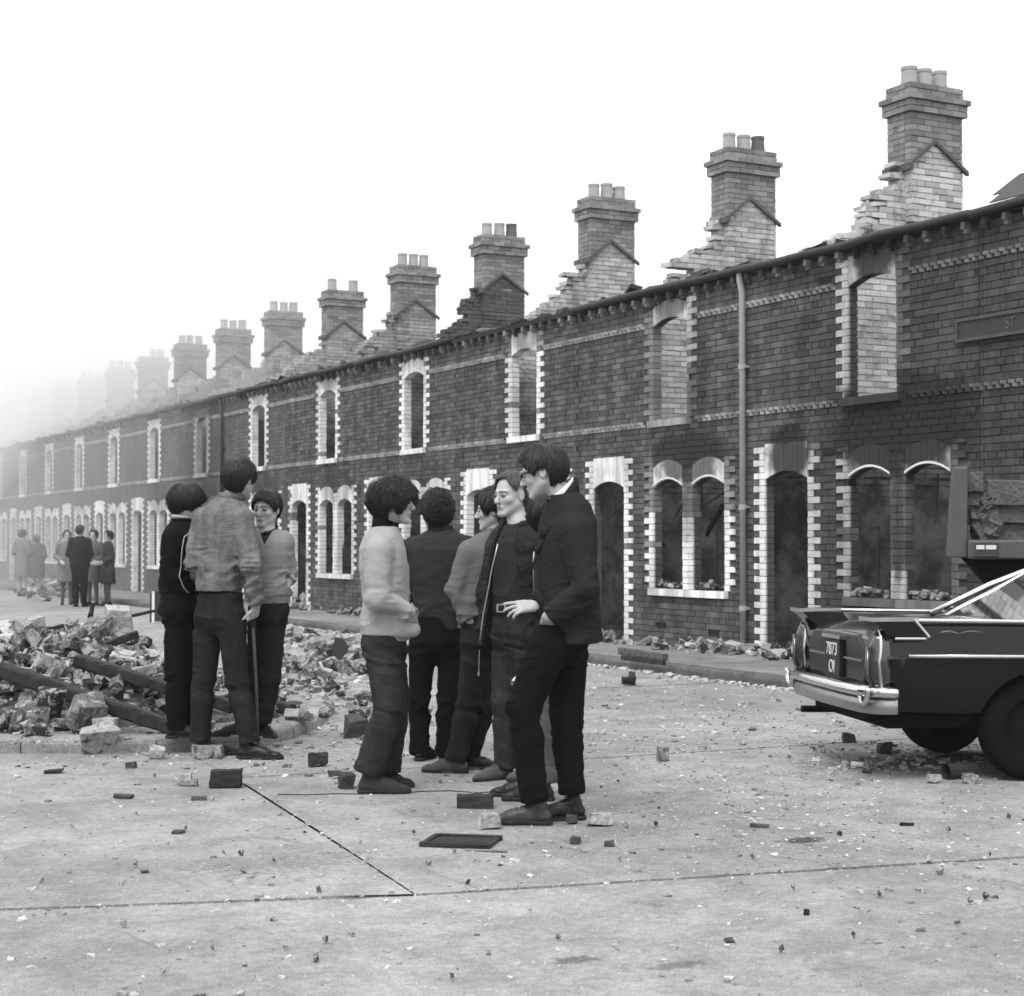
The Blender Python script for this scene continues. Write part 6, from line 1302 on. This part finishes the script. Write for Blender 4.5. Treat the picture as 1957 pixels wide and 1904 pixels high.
# C: boy in a grey V-neck jumper
C = Person(512, 1408, 'boy facing us in a grey V-neck jumper with sleeves pushed up', .095)
nk = C.J(508, 1020); hem = C.J(514, 1141)
arms = [(C.J(484, 1036, .02), C.J(470, 1096, .04), C.J(472, 1112, .0)), (C.J(541, 1034, .02), C.J(554, 1092, .06), C.J(549, 1112, .0))]
def vcut(F):
    ap = C.J(504, 1042, -.12); F.put(ap - .16, ap + .16, lambda P: np.maximum(np.abs(P[..., 0] - ap[0] - (P[..., 2] - ap[2]) * .06) - np.clip(P[..., 2] - ap[2], 0, 1) * .46, P[..., 1] - .02), .004, 'cut')
jk = C.torso(hem, nk, secs(R_(-15), R_(-15), .88, .98, .93, 1.02, .98), C_vneck, arms, 21, 'jumper', slv=(.064, .052, .047), fold=.008, cut=vcut)
sh = Field(*bbox([nk, C.J(505, 1075)], .2), .007); sh.loft(C.J(507, 1080), nk + [0, 0, .01], [(0, .135, .098, R_(-15), 0, 0), (.6, .13, .095, R_(-15), 0, 0), (.85, .10, .082, R_(-15), 0, 0), (1, .07, .066, R_(-15), 0, 0)], .02); shp = C.part('shirt', sh, C_polo)
rib = Field(*bbox([hem, hem + [0, 0, .06]], .22), .007); rib.loft(hem - [0, 0, .04], hem + [0, 0, .01], [(0, .128, .106, R_(-15), 0, 0), (1, .140, .116, R_(-15), 0, 0)], .01); rib.wrinkle(.003, (60, 60, 2), 4); C.part('jumper_rib', rib, C_vneck, jk)
C.trousers(C.J(514, 1152), R_(-15), [(C.J(499, 1172, .04), C.J(490, 1300, .03), C.J(476, 1385, .03)), (C.J(524, 1172, -.02), C.J(516, 1300, -.06), C.J(502, 1372, -.02))], C_jean, .122, .098, (.083, .068, .056), 22)
C.head(C.J(509, 971), R_(-20), .10, .04, HS['fringe'], H_black, nk, 3, .97, extra=[forearm(C.J(551, 1104, .01), C.J(538, 1140, -.05), .040, .030), pocket_hand(C, C.J(538, 1140, -.05), C.J(529, 1158, -.05)), forearm(C.J(472, 1108, .0), C.J(487, 1145, -.04), .04, .03), pocket_hand(C, C.J(487, 1145, -.04), C.J(494, 1160, -.04))])
C.collar(nk + [0, 0, -.012], R_(-15), .068, .074, .030, C_polo, shp, (-.01, -.018), .008, .25)
C.shoe(*foot(C, C.J(498, 1396, .02), R_(38), .27), M_shoe, .95); C.shoe(*foot(C, C.J(464, 1394, .04), R_(-72), .27), M_shoe, .95)

# D: shaggy-haired youth in a pale jumper, hands in pockets
D_ = Person(735, 1510, 'shaggy-haired youth in a pale wool jumper, hand in pocket, in profile')
nk = D_.J(737, 1017); hem = D_.J(735, 1212)
arms = [(D_.J(724, 1052, -.165), D_.J(720, 1143, -.21), D_.J(783, 1170, -.15)), (D_.J(748, 1052, .165), D_.J(742, 1143, .2), D_.J(788, 1180, .12))]
sD = secs(R_(84), R_(84), 1.0, 1.06, .95, 1.08, 1.05, .01, .015)
def dcut(F): F.cone(D_.J(765, 1200, -.10), D_.J(790, 1204, -.10), .055, .04, .035)
jk = D_.torso(hem, nk, sD, C_jump, arms, 31, 'jumper', slv=(.078, .066, .052), fold=.009, cut=dcut)
rib = Field(*bbox([hem, hem + [0, 0, .05]], .24), .007); rib.loft(hem - [0, 0, .035], hem + [0, 0, .012], [(0, .152, .122, R_(84), 0, .012), (1, .164, .134, R_(84), 0, .012)], .012); rib.wrinkle(.0025, (70, 70, 2), 4); D_.part('jumper_rib', rib, C_jump, jk)
D_.trousers(D_.J(735, 1215), R_(86), [(D_.J(729, 1238, -.08), D_.J(746, 1350, -.10), D_.J(707, 1468, -.10)), (D_.J(742, 1238, .08), D_.J(752, 1350, .08), D_.J(738, 1462, .10))], C_jean2, .155, .112, (.100, .086, .082), 32, hem=.084, fold=.011)
D_.head(D_.J(752, 957), R_(86), .06, 0, HS['shaggy'], H_black, nk, 14, 1.0, extra=[pocket_hand(D_, D_.J(783, 1170, -.15), D_.J(792, 1208, -.05), .95)])
D_.collar(nk + [0, 0, -.03], R_(84), .070, .062, .085, C_black, None, (-.012, -.012), .007, .0, 'roll_collar')
D_.tube_on('zip', D_.F, [D_.J(900, 1030 + i * 12, .0) for i in range(13)], [(-1, 0, 0)] * 13, .001, .005, C_black, jk)
D_.shoe(*foot(D_, D_.J(708, 1500, -.12), R_(88), .285), M_shoe2 and plain('worn_suede_shoe', .03, .3, 30, .85, .3, .004), 1.08); D_.shoe(*foot(D_, D_.J(720, 1490, .12), R_(82), .28), plain('worn_suede_shoe', .03, .3, 30, .85, .3, .004), 1.05)

# E: curly-haired youth seen from behind in a dark blouson
E_ = Person(830, 1454, 'curly-haired youth seen squarely from behind in a dark zip blouson')
nk = E_.J(842, 1020); hem = E_.J(842, 1203)
arms = [(E_.J(789, 1050, .03), E_.J(775, 1125, .08), E_.J(806, 1186, .15)), (E_.J(894, 1048, 0), E_.J(905, 1125, .08), E_.J(884, 1186, .15))]
jk = E_.torso(hem, nk, secs(R_(175), R_(172), 1.0, 1.02, .82, .9, 1.02, hump=.015), C_navy, arms, 41, 'blouson', slv=(.076, .062, .047), fold=.011)
E_.collar(nk + [0, 0, -.015], R_(172), .070, .070, .045, C_navy, jk, (0, -.01), .009, .3)
E_.trousers(E_.J(836, 1208), R_(172), [(E_.J(808, 1238, 0), E_.J(801, 1341, .01), E_.J(802, 1434, .02)), (E_.J(864, 1238, 0), E_.J(856, 1341, 0), E_.J(852, 1436, .03))], C_black, .15, .115, (.088, .066, .060), 42, hem=.060)
E_.head(E_.J(834, 977), R_(-160), .08, 0, HS['curly'], H_black, nk, 5, 1.0)
E_.shoe(*foot(E_, E_.J(806, 1448, .02), R_(160), .28), M_shoe); E_.shoe(*foot(E_, E_.J(850, 1448, .05), R_(175), .28), M_shoe)

# F: man in a grey jacket, back turned, head in profile
F_ = Person(880, 1475, 'man in a plain grey jacket, back turned, face in profile to the left')
nk = F_.J(950, 1024); hem = F_.J(928, 1205)
arms = [(F_.J(899, 1056, -.06), F_.J(872, 1128, -.06), F_.J(899, 1186, -.10)), (F_.J(1000, 1052, .08), F_.J(1012, 1130, .1), F_.J(990, 1190, .12))]
jk = F_.torso(hem, nk, secs(R_(-158), R_(-158), 1.0, 1.05, .9, .95), C_greyj, arms, 51, 'jacket', slv=(.076, .062, .045), fold=.010)
F_.collar(nk + [0, 0, -.015], R_(-158), .068, .066, .032, C_greyj, jk, (0, -.008), .008, .3)
F_.trousers(F_.J(926, 1210), R_(-140), [(F_.J(914, 1240, -.03), F_.J(895, 1345, -.04), F_.J(873, 1446, -.05)), (F_.J(945, 1240, .05), F_.J(926, 1345, .06), F_.J(897, 1440, .12))], C_jean, .15, .112, (.095, .070, .062), 52, hem=.062)
hf = free_hand(F_.J(900, 1186, -.10), (.25, .0, -1), (-.8, -.6, 0), (.3, .7, .2), (.6, .7, .8, .9), .04, .92)
F_.head(F_.J(944, 973), R_(-98), .10, 0, HS['medium'], H_dark, nk, 6, 1.0, extra=[hf])
F_.shoe(*foot(F_, F_.J(874, 1472, -.05), R_(-98), .28), M_suede, 1.0); F_.shoe(*foot(F_, F_.J(893, 1462, .12), R_(82), .27), M_shoe)

# G: youth in a dark polo shirt under an open leather jacket
G_ = Person(985, 1490, 'youth in a dark polo shirt under an open black leather jacket')
nk = G_.J(990, 1004); hip = G_.J(984, 1185); yw = R_(-35)
ps = Field(*bbox([hip, nk], .25), .0072); ps.loft(G_.J(984, 1176), nk, secs(yw, yw, .90, .95, .86, .92, .95), .02)
for a in (G_.J(956, 1038, .09), G_.J(1036, 1036, -.09)): ps.cone(nk - [0, 0, .05], a, .05, .058, .04)
ps.wrinkle(.007, (9, 9, 12), 61, True); ps.wrinkle(.005, (12, 12, 4), 62); shirt = G_.part('polo_shirt', ps, C_polo)
G_.collar(nk + [0, 0, -.016], yw, .066, .072, .034, C_polo, shirt, (-.012, -.022), .009, .35)
for i in range(3):
    bt = MB(); p = ps.march(G_.J(961 + i * -.7, 1026 + i * 15, -.5), (0, 1, 0), .001); bt.tube([tuple(p), tuple(p + np.array([0, -.004, 0]))], .0055, 8); bt.build('button', M_hole, shirt)
fx = np.array([math.sin(yw), -math.cos(yw), 0]); lx = np.array([math.cos(yw), math.sin(yw), 0])
hemG = G_.J(976, 1236)
def gcut(F):
    a0 = nk
    def fn(P):
        q = P - a0; u = q @ lx; v = q @ fx; dz = -q[..., 2]; w_ = np.interp(dz, [-.05, .05, .3, .75], [.045, .06, .10, .135]); ctr = np.interp(dz, [0, .3, .75], [.0, -.005, .0]); return np.maximum(np.abs(u - ctr) - w_, -v + .0)
    F.put(a0 + [-.4, -.4, -.8], a0 + [.4, .4, .1], fn, .01, 'cut')
arms = [(G_.J(954, 1040, .1), G_.J(929, 1130, .10), G_.J(928, 1206, .05)), (G_.J(1040, 1038, -.1), G_.J(1062, 1128, .0), G_.J(1040, 1195, -.05))]
jk = G_.torso(hemG, nk, secs(yw, yw, 1.08, 1.12, 1.02, 1.05, 1.05), C_leath, arms, 63, 'leather_jacket', slv=(.072, .06, .05), fold=.012, cut=gcut)
G_.collar(nk + [0, 0, -.02], yw, .085, .10, .045, C_leath, jk, (-.03, -.02), .012, .75, wob=.02)
M_zip = plain('zip_metal', .55, .2, 60, .3, .1, metal=.7)
zl = [G_.F.march(G_.J(*q, -.6), (0, 1, 0), .002) for q in ((950, 1040), (944, 1065), (938, 1090), (933, 1120), (927, 1150), (921, 1180), (917, 1210), (914, 1234))]; z_ = MB(); z_.tube([tuple(p) for p in zl], .0038, 6); z_.build('zip', M_zip, jk, smooth=True)
zr = [G_.J(1022, 1035, -.14), G_.J(1019, 1075, -.17), G_.J(1020, 1112, -.18), G_.J(1022, 1150, -.18)]; z_ = MB(); z_.tube([tuple(p) for p in zr], .0035, 6); z_.build('zip', M_zip, jk, smooth=True)
z_ = MB(); z_.tube([tuple(G_.J(916, 1242, -.02)), tuple(G_.J(915, 1285, -.02))], .002, 5); z_.tube([tuple(G_.J(915, 1284, -.02)), tuple(G_.J(914, 1292, -.02))], .005, 6); z_.build('zip_cord', M_zip, jk)
G_.trousers(G_.J(984, 1190), yw, [(G_.J(966, 1220, .05), G_.J(964, 1340, .03), G_.J(966, 1460, .02)), (G_.J(1003, 1220, -.05), G_.J(1014, 1345, -.03), G_.J(1022, 1465, .02))], C_jean2, .148, .112, (.092, .070, .06), 64, hem=.06)
bl = Field(*bbox([G_.J(984, 1168)], .22), .006); bl.loft(G_.J(984, 1175), G_.J(984, 1161), [(0, .150, .117, yw, 0, 0), (1, .149, .116, yw, 0, 0)], .004); belt = G_.part('belt', bl, C_leath)
p = bl.march(G_.J(957, 1168, -.5), (0, 1, 0), .002); bk = MB()
for dx, dz, w_, h_ in ((-.022, 0, .004, .022), (.022, 0, .004, .022), (0, .02, .022, .003), (0, -.02, .022, .003)): bk.box((p[0] + dx - w_, p[1] - .006, p[2] + dz - h_), (p[0] + dx + w_, p[1], p[2] + dz + h_))
bk.build('buckle', M_zip, belt)
G_.head(G_.J(976, 944), R_(-48), .10, 0, HS['parted'], H_brown, nk, 8, 1.02, extra=[pocket_hand(G_, G_.J(930, 1200, .04), G_.J(950, 1215, .06))])
G_.shoe(*foot(G_, G_.J(962, 1478, .02), R_(-55), .275), M_suede); G_.shoe(*foot(G_, G_.J(1022, 1478, .04), R_(-50), .275), M_suede)

# I: shorter lad half hidden behind the man in glasses
I_ = Person(1046, 1528, 'dark-haired lad almost hidden behind the man in glasses, grey trousers showing')
nk = I_.J(1056, 1040); hem = I_.J(1068, 1230)
arms = [(I_.J(1070, 1070, -.15), I_.J(1085, 1150, -.15), I_.J(1075, 1215, -.14)), (I_.J(1062, 1070, .15), I_.J(1075, 1150, .18), I_.J(1070, 1215, .15))]
I_.torso(hem, nk, secs(R_(-85), R_(-85), .9, .92, .9, .9), C_navy, arms, 71, 'jumper', slv=(.062, .05, .042), res=.01)
I_.trousers(I_.J(1066, 1232), R_(-85), [(I_.J(1060, 1255, -.07), I_.J(1048, 1372, -.06), I_.J(1047, 1484, -.05)), (I_.J(1060, 1255, .07), I_.J(1036, 1372, .07), I_.J(1030, 1478, .06))], C_greytr, .135, .105, (.085, .066, .058), 72, hem=.056)
I_.head(I_.J(1043, 985), R_(170), .1, 0, HS['medium'], H_black, nk, 9, .95, res=.006)
I_.shoe(*foot(I_, I_.J(1036, 1515, -.05), R_(-90), .28), M_shoe); I_.shoe(*foot(I_, I_.J(1012, 1508, .1), R_(-92), .28), M_shoe)

# H: tall man in glasses and a charcoal wool jacket
H_ = Person(1055, 1571, 'tall man in black-rimmed glasses and a charcoal wool jacket, hand in pocket')
nk = H_.J(1080, 954); hem = H_.J(1096, 1228); yh = R_(-78)
arms = [(H_.J(1100, 1018, -.165), H_.J(1120, 1130, -.225), H_.J(1050, 1178, -.185)), (H_.J(1068, 1015, .165), H_.J(1090, 1125, .20), H_.J(1022, 1158, .02))]
sH = [(0, .185, .135, yh, 0, -.0), (.12, .185, .137, yh, 0, 0), (.4, .178, .140, yh, 0, .012), (.62, .188, .146, yh, 0, .012), (.8, .18, .135, yh, 0, -.0), (.92, .14, .105, yh, 0, -.01), (1, .075, .075, yh, 0, 0)]
jk = H_.torso(hem, nk, sH, C_wool, arms, 81, 'wool_jacket', slv=(.082, .066, .056), fold=.010, sh=.068)
H_.collar(nk + [-.012, 0, -.035], yh, .066, .060, .050, C_wool, jk, (-.05, -.02), .012, .55, 'jacket_collar')
H_.collar(nk + [-.022, 0, -.018], yh, .060, .056, .055, C_white, None, (-.03, -.02), .006, .25, 'shirt_collar')
lp = MB(); L_ = [(1037, 1000), (1030, 1030), (1022, 1060), (1014, 1090)]
P_ = [H_.F.march(H_.J(a + 3, b, -.5), (0, 1, 0), .004) for a, b in L_] ; P2 = [H_.F.march(H_.J(a + 16 - i * 4, b + 2, -.5), (0, 1, 0), .006) for i, (a, b) in enumerate(L_)]
for i in range(3): lp.add([P_[i], P_[i + 1], P2[i + 1], P2[i]], [(0, 1, 2, 3)])
lo_ = lp.build('lapel', C_wool, jk, smooth=True); md = lo_.modifiers.new('thick', 'SOLIDIFY'); md.thickness = .008
fp = MB(); Q0 = [H_.F.march(H_.J(x_, 1150 + (x_ - 1085) * .05, -.6), (0, 1, 0), .004) for x_ in (1088, 1100, 1112, 1122)]; Q1 = [H_.F.march(H_.J(x_, 1168 + (x_ - 1085) * .05, -.6), (0, 1, 0), .009) for x_ in (1088, 1100, 1112, 1122)]
for i in range(3): fp.add([Q0[i], Q0[i + 1], Q1[i + 1], Q1[i]], [(0, 1, 2, 3)])
fo_ = fp.build('pocket_flap', C_wool, jk); md = fo_.modifiers.new('thick', 'SOLIDIFY'); md.thickness = .006
H_.trousers(H_.J(1072, 1205), R_(-75), [(H_.J(1052, 1232, -.09), H_.J(1000, 1350, -.11), H_.J(1020, 1520, -.09)), (H_.J(1084, 1232, .08), H_.J(1083, 1375, .05), H_.J(1093, 1506, .04))], C_black, .155, .122, (.104, .078, .066), 82, hem=.065, fold=.011)
wr = H_.J(1021, 1158, .02); hf = free_hand(wr + np.array([.005, 0, 0]), H_.J(990, 1161, .0) - wr, (-.15, -.75, .65), (0, .6, .75), (.15, .32, .5, .62), .22, .98, thumbdir=(-.8, .5, .1))
ph_ = pocket_hand(H_, H_.J(1050, 1178, -.185), H_.J(1042, 1206, -.06), 1.0)
H_.head(H_.J(1035, 900), R_(-98), .30, 0, HS['moptop'], H_dark, nk, 10, .99, extra=[hf, ph_])
gl = MB(); Bh = H_.hB; c = H_.hc
def hp(x, y, z): return tuple(c + np.array([x, y, z]) * .99 @ Bh)
for s in (-1, 1):
    gl.tube([hp(s * .033 + .021 * math.cos(t), .103 - .004 * abs(math.cos(t)), -.006 + .017 * math.sin(t)) for t in np.linspace(math.pi * .02, math.pi * .98, 8)], .0042, 6)
    gl.tube([hp(s * .054, .099, .008), hp(s * .070, .085, .006), hp(s * .082, .0, .003), hp(s * .083, -.02, -.006)], .0042, 6)
    gl.tube([hp(s * .033 + .021 * math.cos(t), .102, -.006 + .017 * math.sin(t)) for t in np.linspace(-math.pi, 0, 8)], .0009, 5)
gl.tube([hp(-.013, .104, .006), hp(.013, .104, .006)], .0038, 6); gl.build('glasses', plain('black_plastic', .01, .1, 10, .3, 0, spec=.5), H_.root)
H_.shoe(*foot(H_, H_.J(1028, 1555, -.08), R_(-93), .305), M_shoe2, 1.08); H_.shoe(*foot(H_, H_.J(1093, 1548, .06), R_(-80), .30), M_shoe, 1.08)
# rolled paper held down behind him
rp = MB(); a_, b_ = atz(981, 1306, 8.75), atz(1004, 1280, 8.85); rp.tube([tuple(a_), tuple(b_)], .017, 14, cap=False); rp.tube([tuple(a_), tuple(b_)], .011, 10, cap=False)
tag(rp.build('rolled_paper', plain('paper', .75, .05, 10, .8, .1)), 'rolled white paper poking out beside the dark trouser leg', 'paper')

# ------------------------------------------------------------------ people down the street
def stroller(px, py, hgt, phi, label, coat, legs, hair, style, coatlen=.55, woman=True, seed=0, headphi=None, w=1.0, shoes=M_shoe, z=0.0):
    P = Person(px, py, label, z, group='onlookers down the street'); s = hgt / 1.7; u = lambda x, y, zz: np.array([x * s, y * s, zz * s])
    nk = u(0, 0, 1.44); f = np.array([math.sin(phi), -math.cos(phi), 0]); l = np.array([math.cos(phi), math.sin(phi), 0])
    hem = u(0, 0, coatlen)
    arms = [(nk + (l * sg * .17 + [0, 0, -.07]) * s, nk + (l * sg * .235 - f * .03 + [0, 0, -.34]) * s, nk + (l * sg * .15 + f * .16 + [0, 0, -.44]) * s) for sg in (-1, 1)]
    sx = [(0, .215 if woman else .19, .17 if woman else .14, phi, 0, 0), (.3, .2 * w, .15, phi, 0, 0), (.55, .175 * w, .125, phi, 0, 0), (.8, .18 * w, .125, phi, 0, 0), (.93, .14, .1, phi, 0, 0), (1, .075, .07, phi, 0, 0)]
    sx = [(a, b * s, c_ * s, d, e, g_) for a, b, c_, d, e, g_ in sx]
    P.torso(hem, nk, sx, coat, arms, seed, 'coat' if woman else 'suit_jacket', res=.014, slv=(.075 * s, .06 * s, .05 * s), fold=.008, sh=.062 * s)
    for sg in (-1, 1):
        h_ = u(0, 0, .85) + l * sg * .08 * s; k_ = u(0, 0, .48) + l * sg * .085 * s + f * .02; a_ = u(0, 0, .09) + l * sg * .09 * s
        if woman:
            F = Field(*bbox([k_, a_], .1), .010); F.cone(k_ + [0, 0, .1], k_, .062, .052, .02); F.cone(k_, a_, .055, .034, .02); P.part('stocking', F, legs)
        P.shoe(*foot(P, a_, phi + sg * .15, .25 if woman else .29), shoes, .95)
    if not woman: P.trousers(u(0, 0, .86), phi, [(u(0, 0, .82) + l * sg * .08, u(0, 0, .48) + l * sg * .085, u(0, 0, .10) + l * sg * .085) for sg in (-1, 1)], legs, .16, .12, (.1, .08, .075), seed + 4, .014)
    hands = []
    for (a, e, w_) in arms: hands.append(pocket_hand(P, w_, w_ + nrm(w_ - e) * .07))
    P.head(u(0, 0, 1.585), headphi if headphi is not None else phi, .05, 0, HS[style], hair, nk, seed + 3, s * .98, extra=hands, res=.009); return P
C_coat1 = cloth('fawn_coat', .2); C_coat2 = cloth('dark_coat', .045); C_coat3 = cloth('tweed_coat', .11); C_suit = cloth('black_suit', .012); C_stock = plain('stockings', .09, .1, 10, .6, 0); C_pale = plain('bare_legs', .4, .1, 10, .6, 0)
stroller(127, 1156, 1.60, R_(20), 'woman in a fawn coat half hidden by the man in the dark suit', C_coat1, C_stock, H_grey, 'woman', .52, True, 1)
stroller(152, 1160, 1.70, R_(175), 'man in a dark suit seen from behind among the women down the street', C_suit, C_suit, H_dark, 'short', .78, False, 2, w=1.1)
stroller(178, 1157, 1.60, R_(-15), 'woman in a tweed coat between the dark-suited man and the woman in dark coat', C_coat3, C_stock, H_dark, 'woman', .52, True, 3)
stroller(206, 1158, 1.58, R_(-60), 'woman in a full dark coat at the edge of the onlookers', C_coat2, C_stock, H_black, 'woman', .50, True, 4, headphi=R_(-50), w=1.12)
stroller(42, 1140, 1.66, R_(160), 'hazy figure in a pale coat farthest along the street', C_coat1, C_pale, H_grey, 'woman', .5, True, 5)
stroller(70, 1137, 1.52, R_(185), 'hazy stout woman in a grey coat seen from behind with a bag', C_coat3, C_pale, H_grey, 'woman', .5, True, 6, w=1.2)
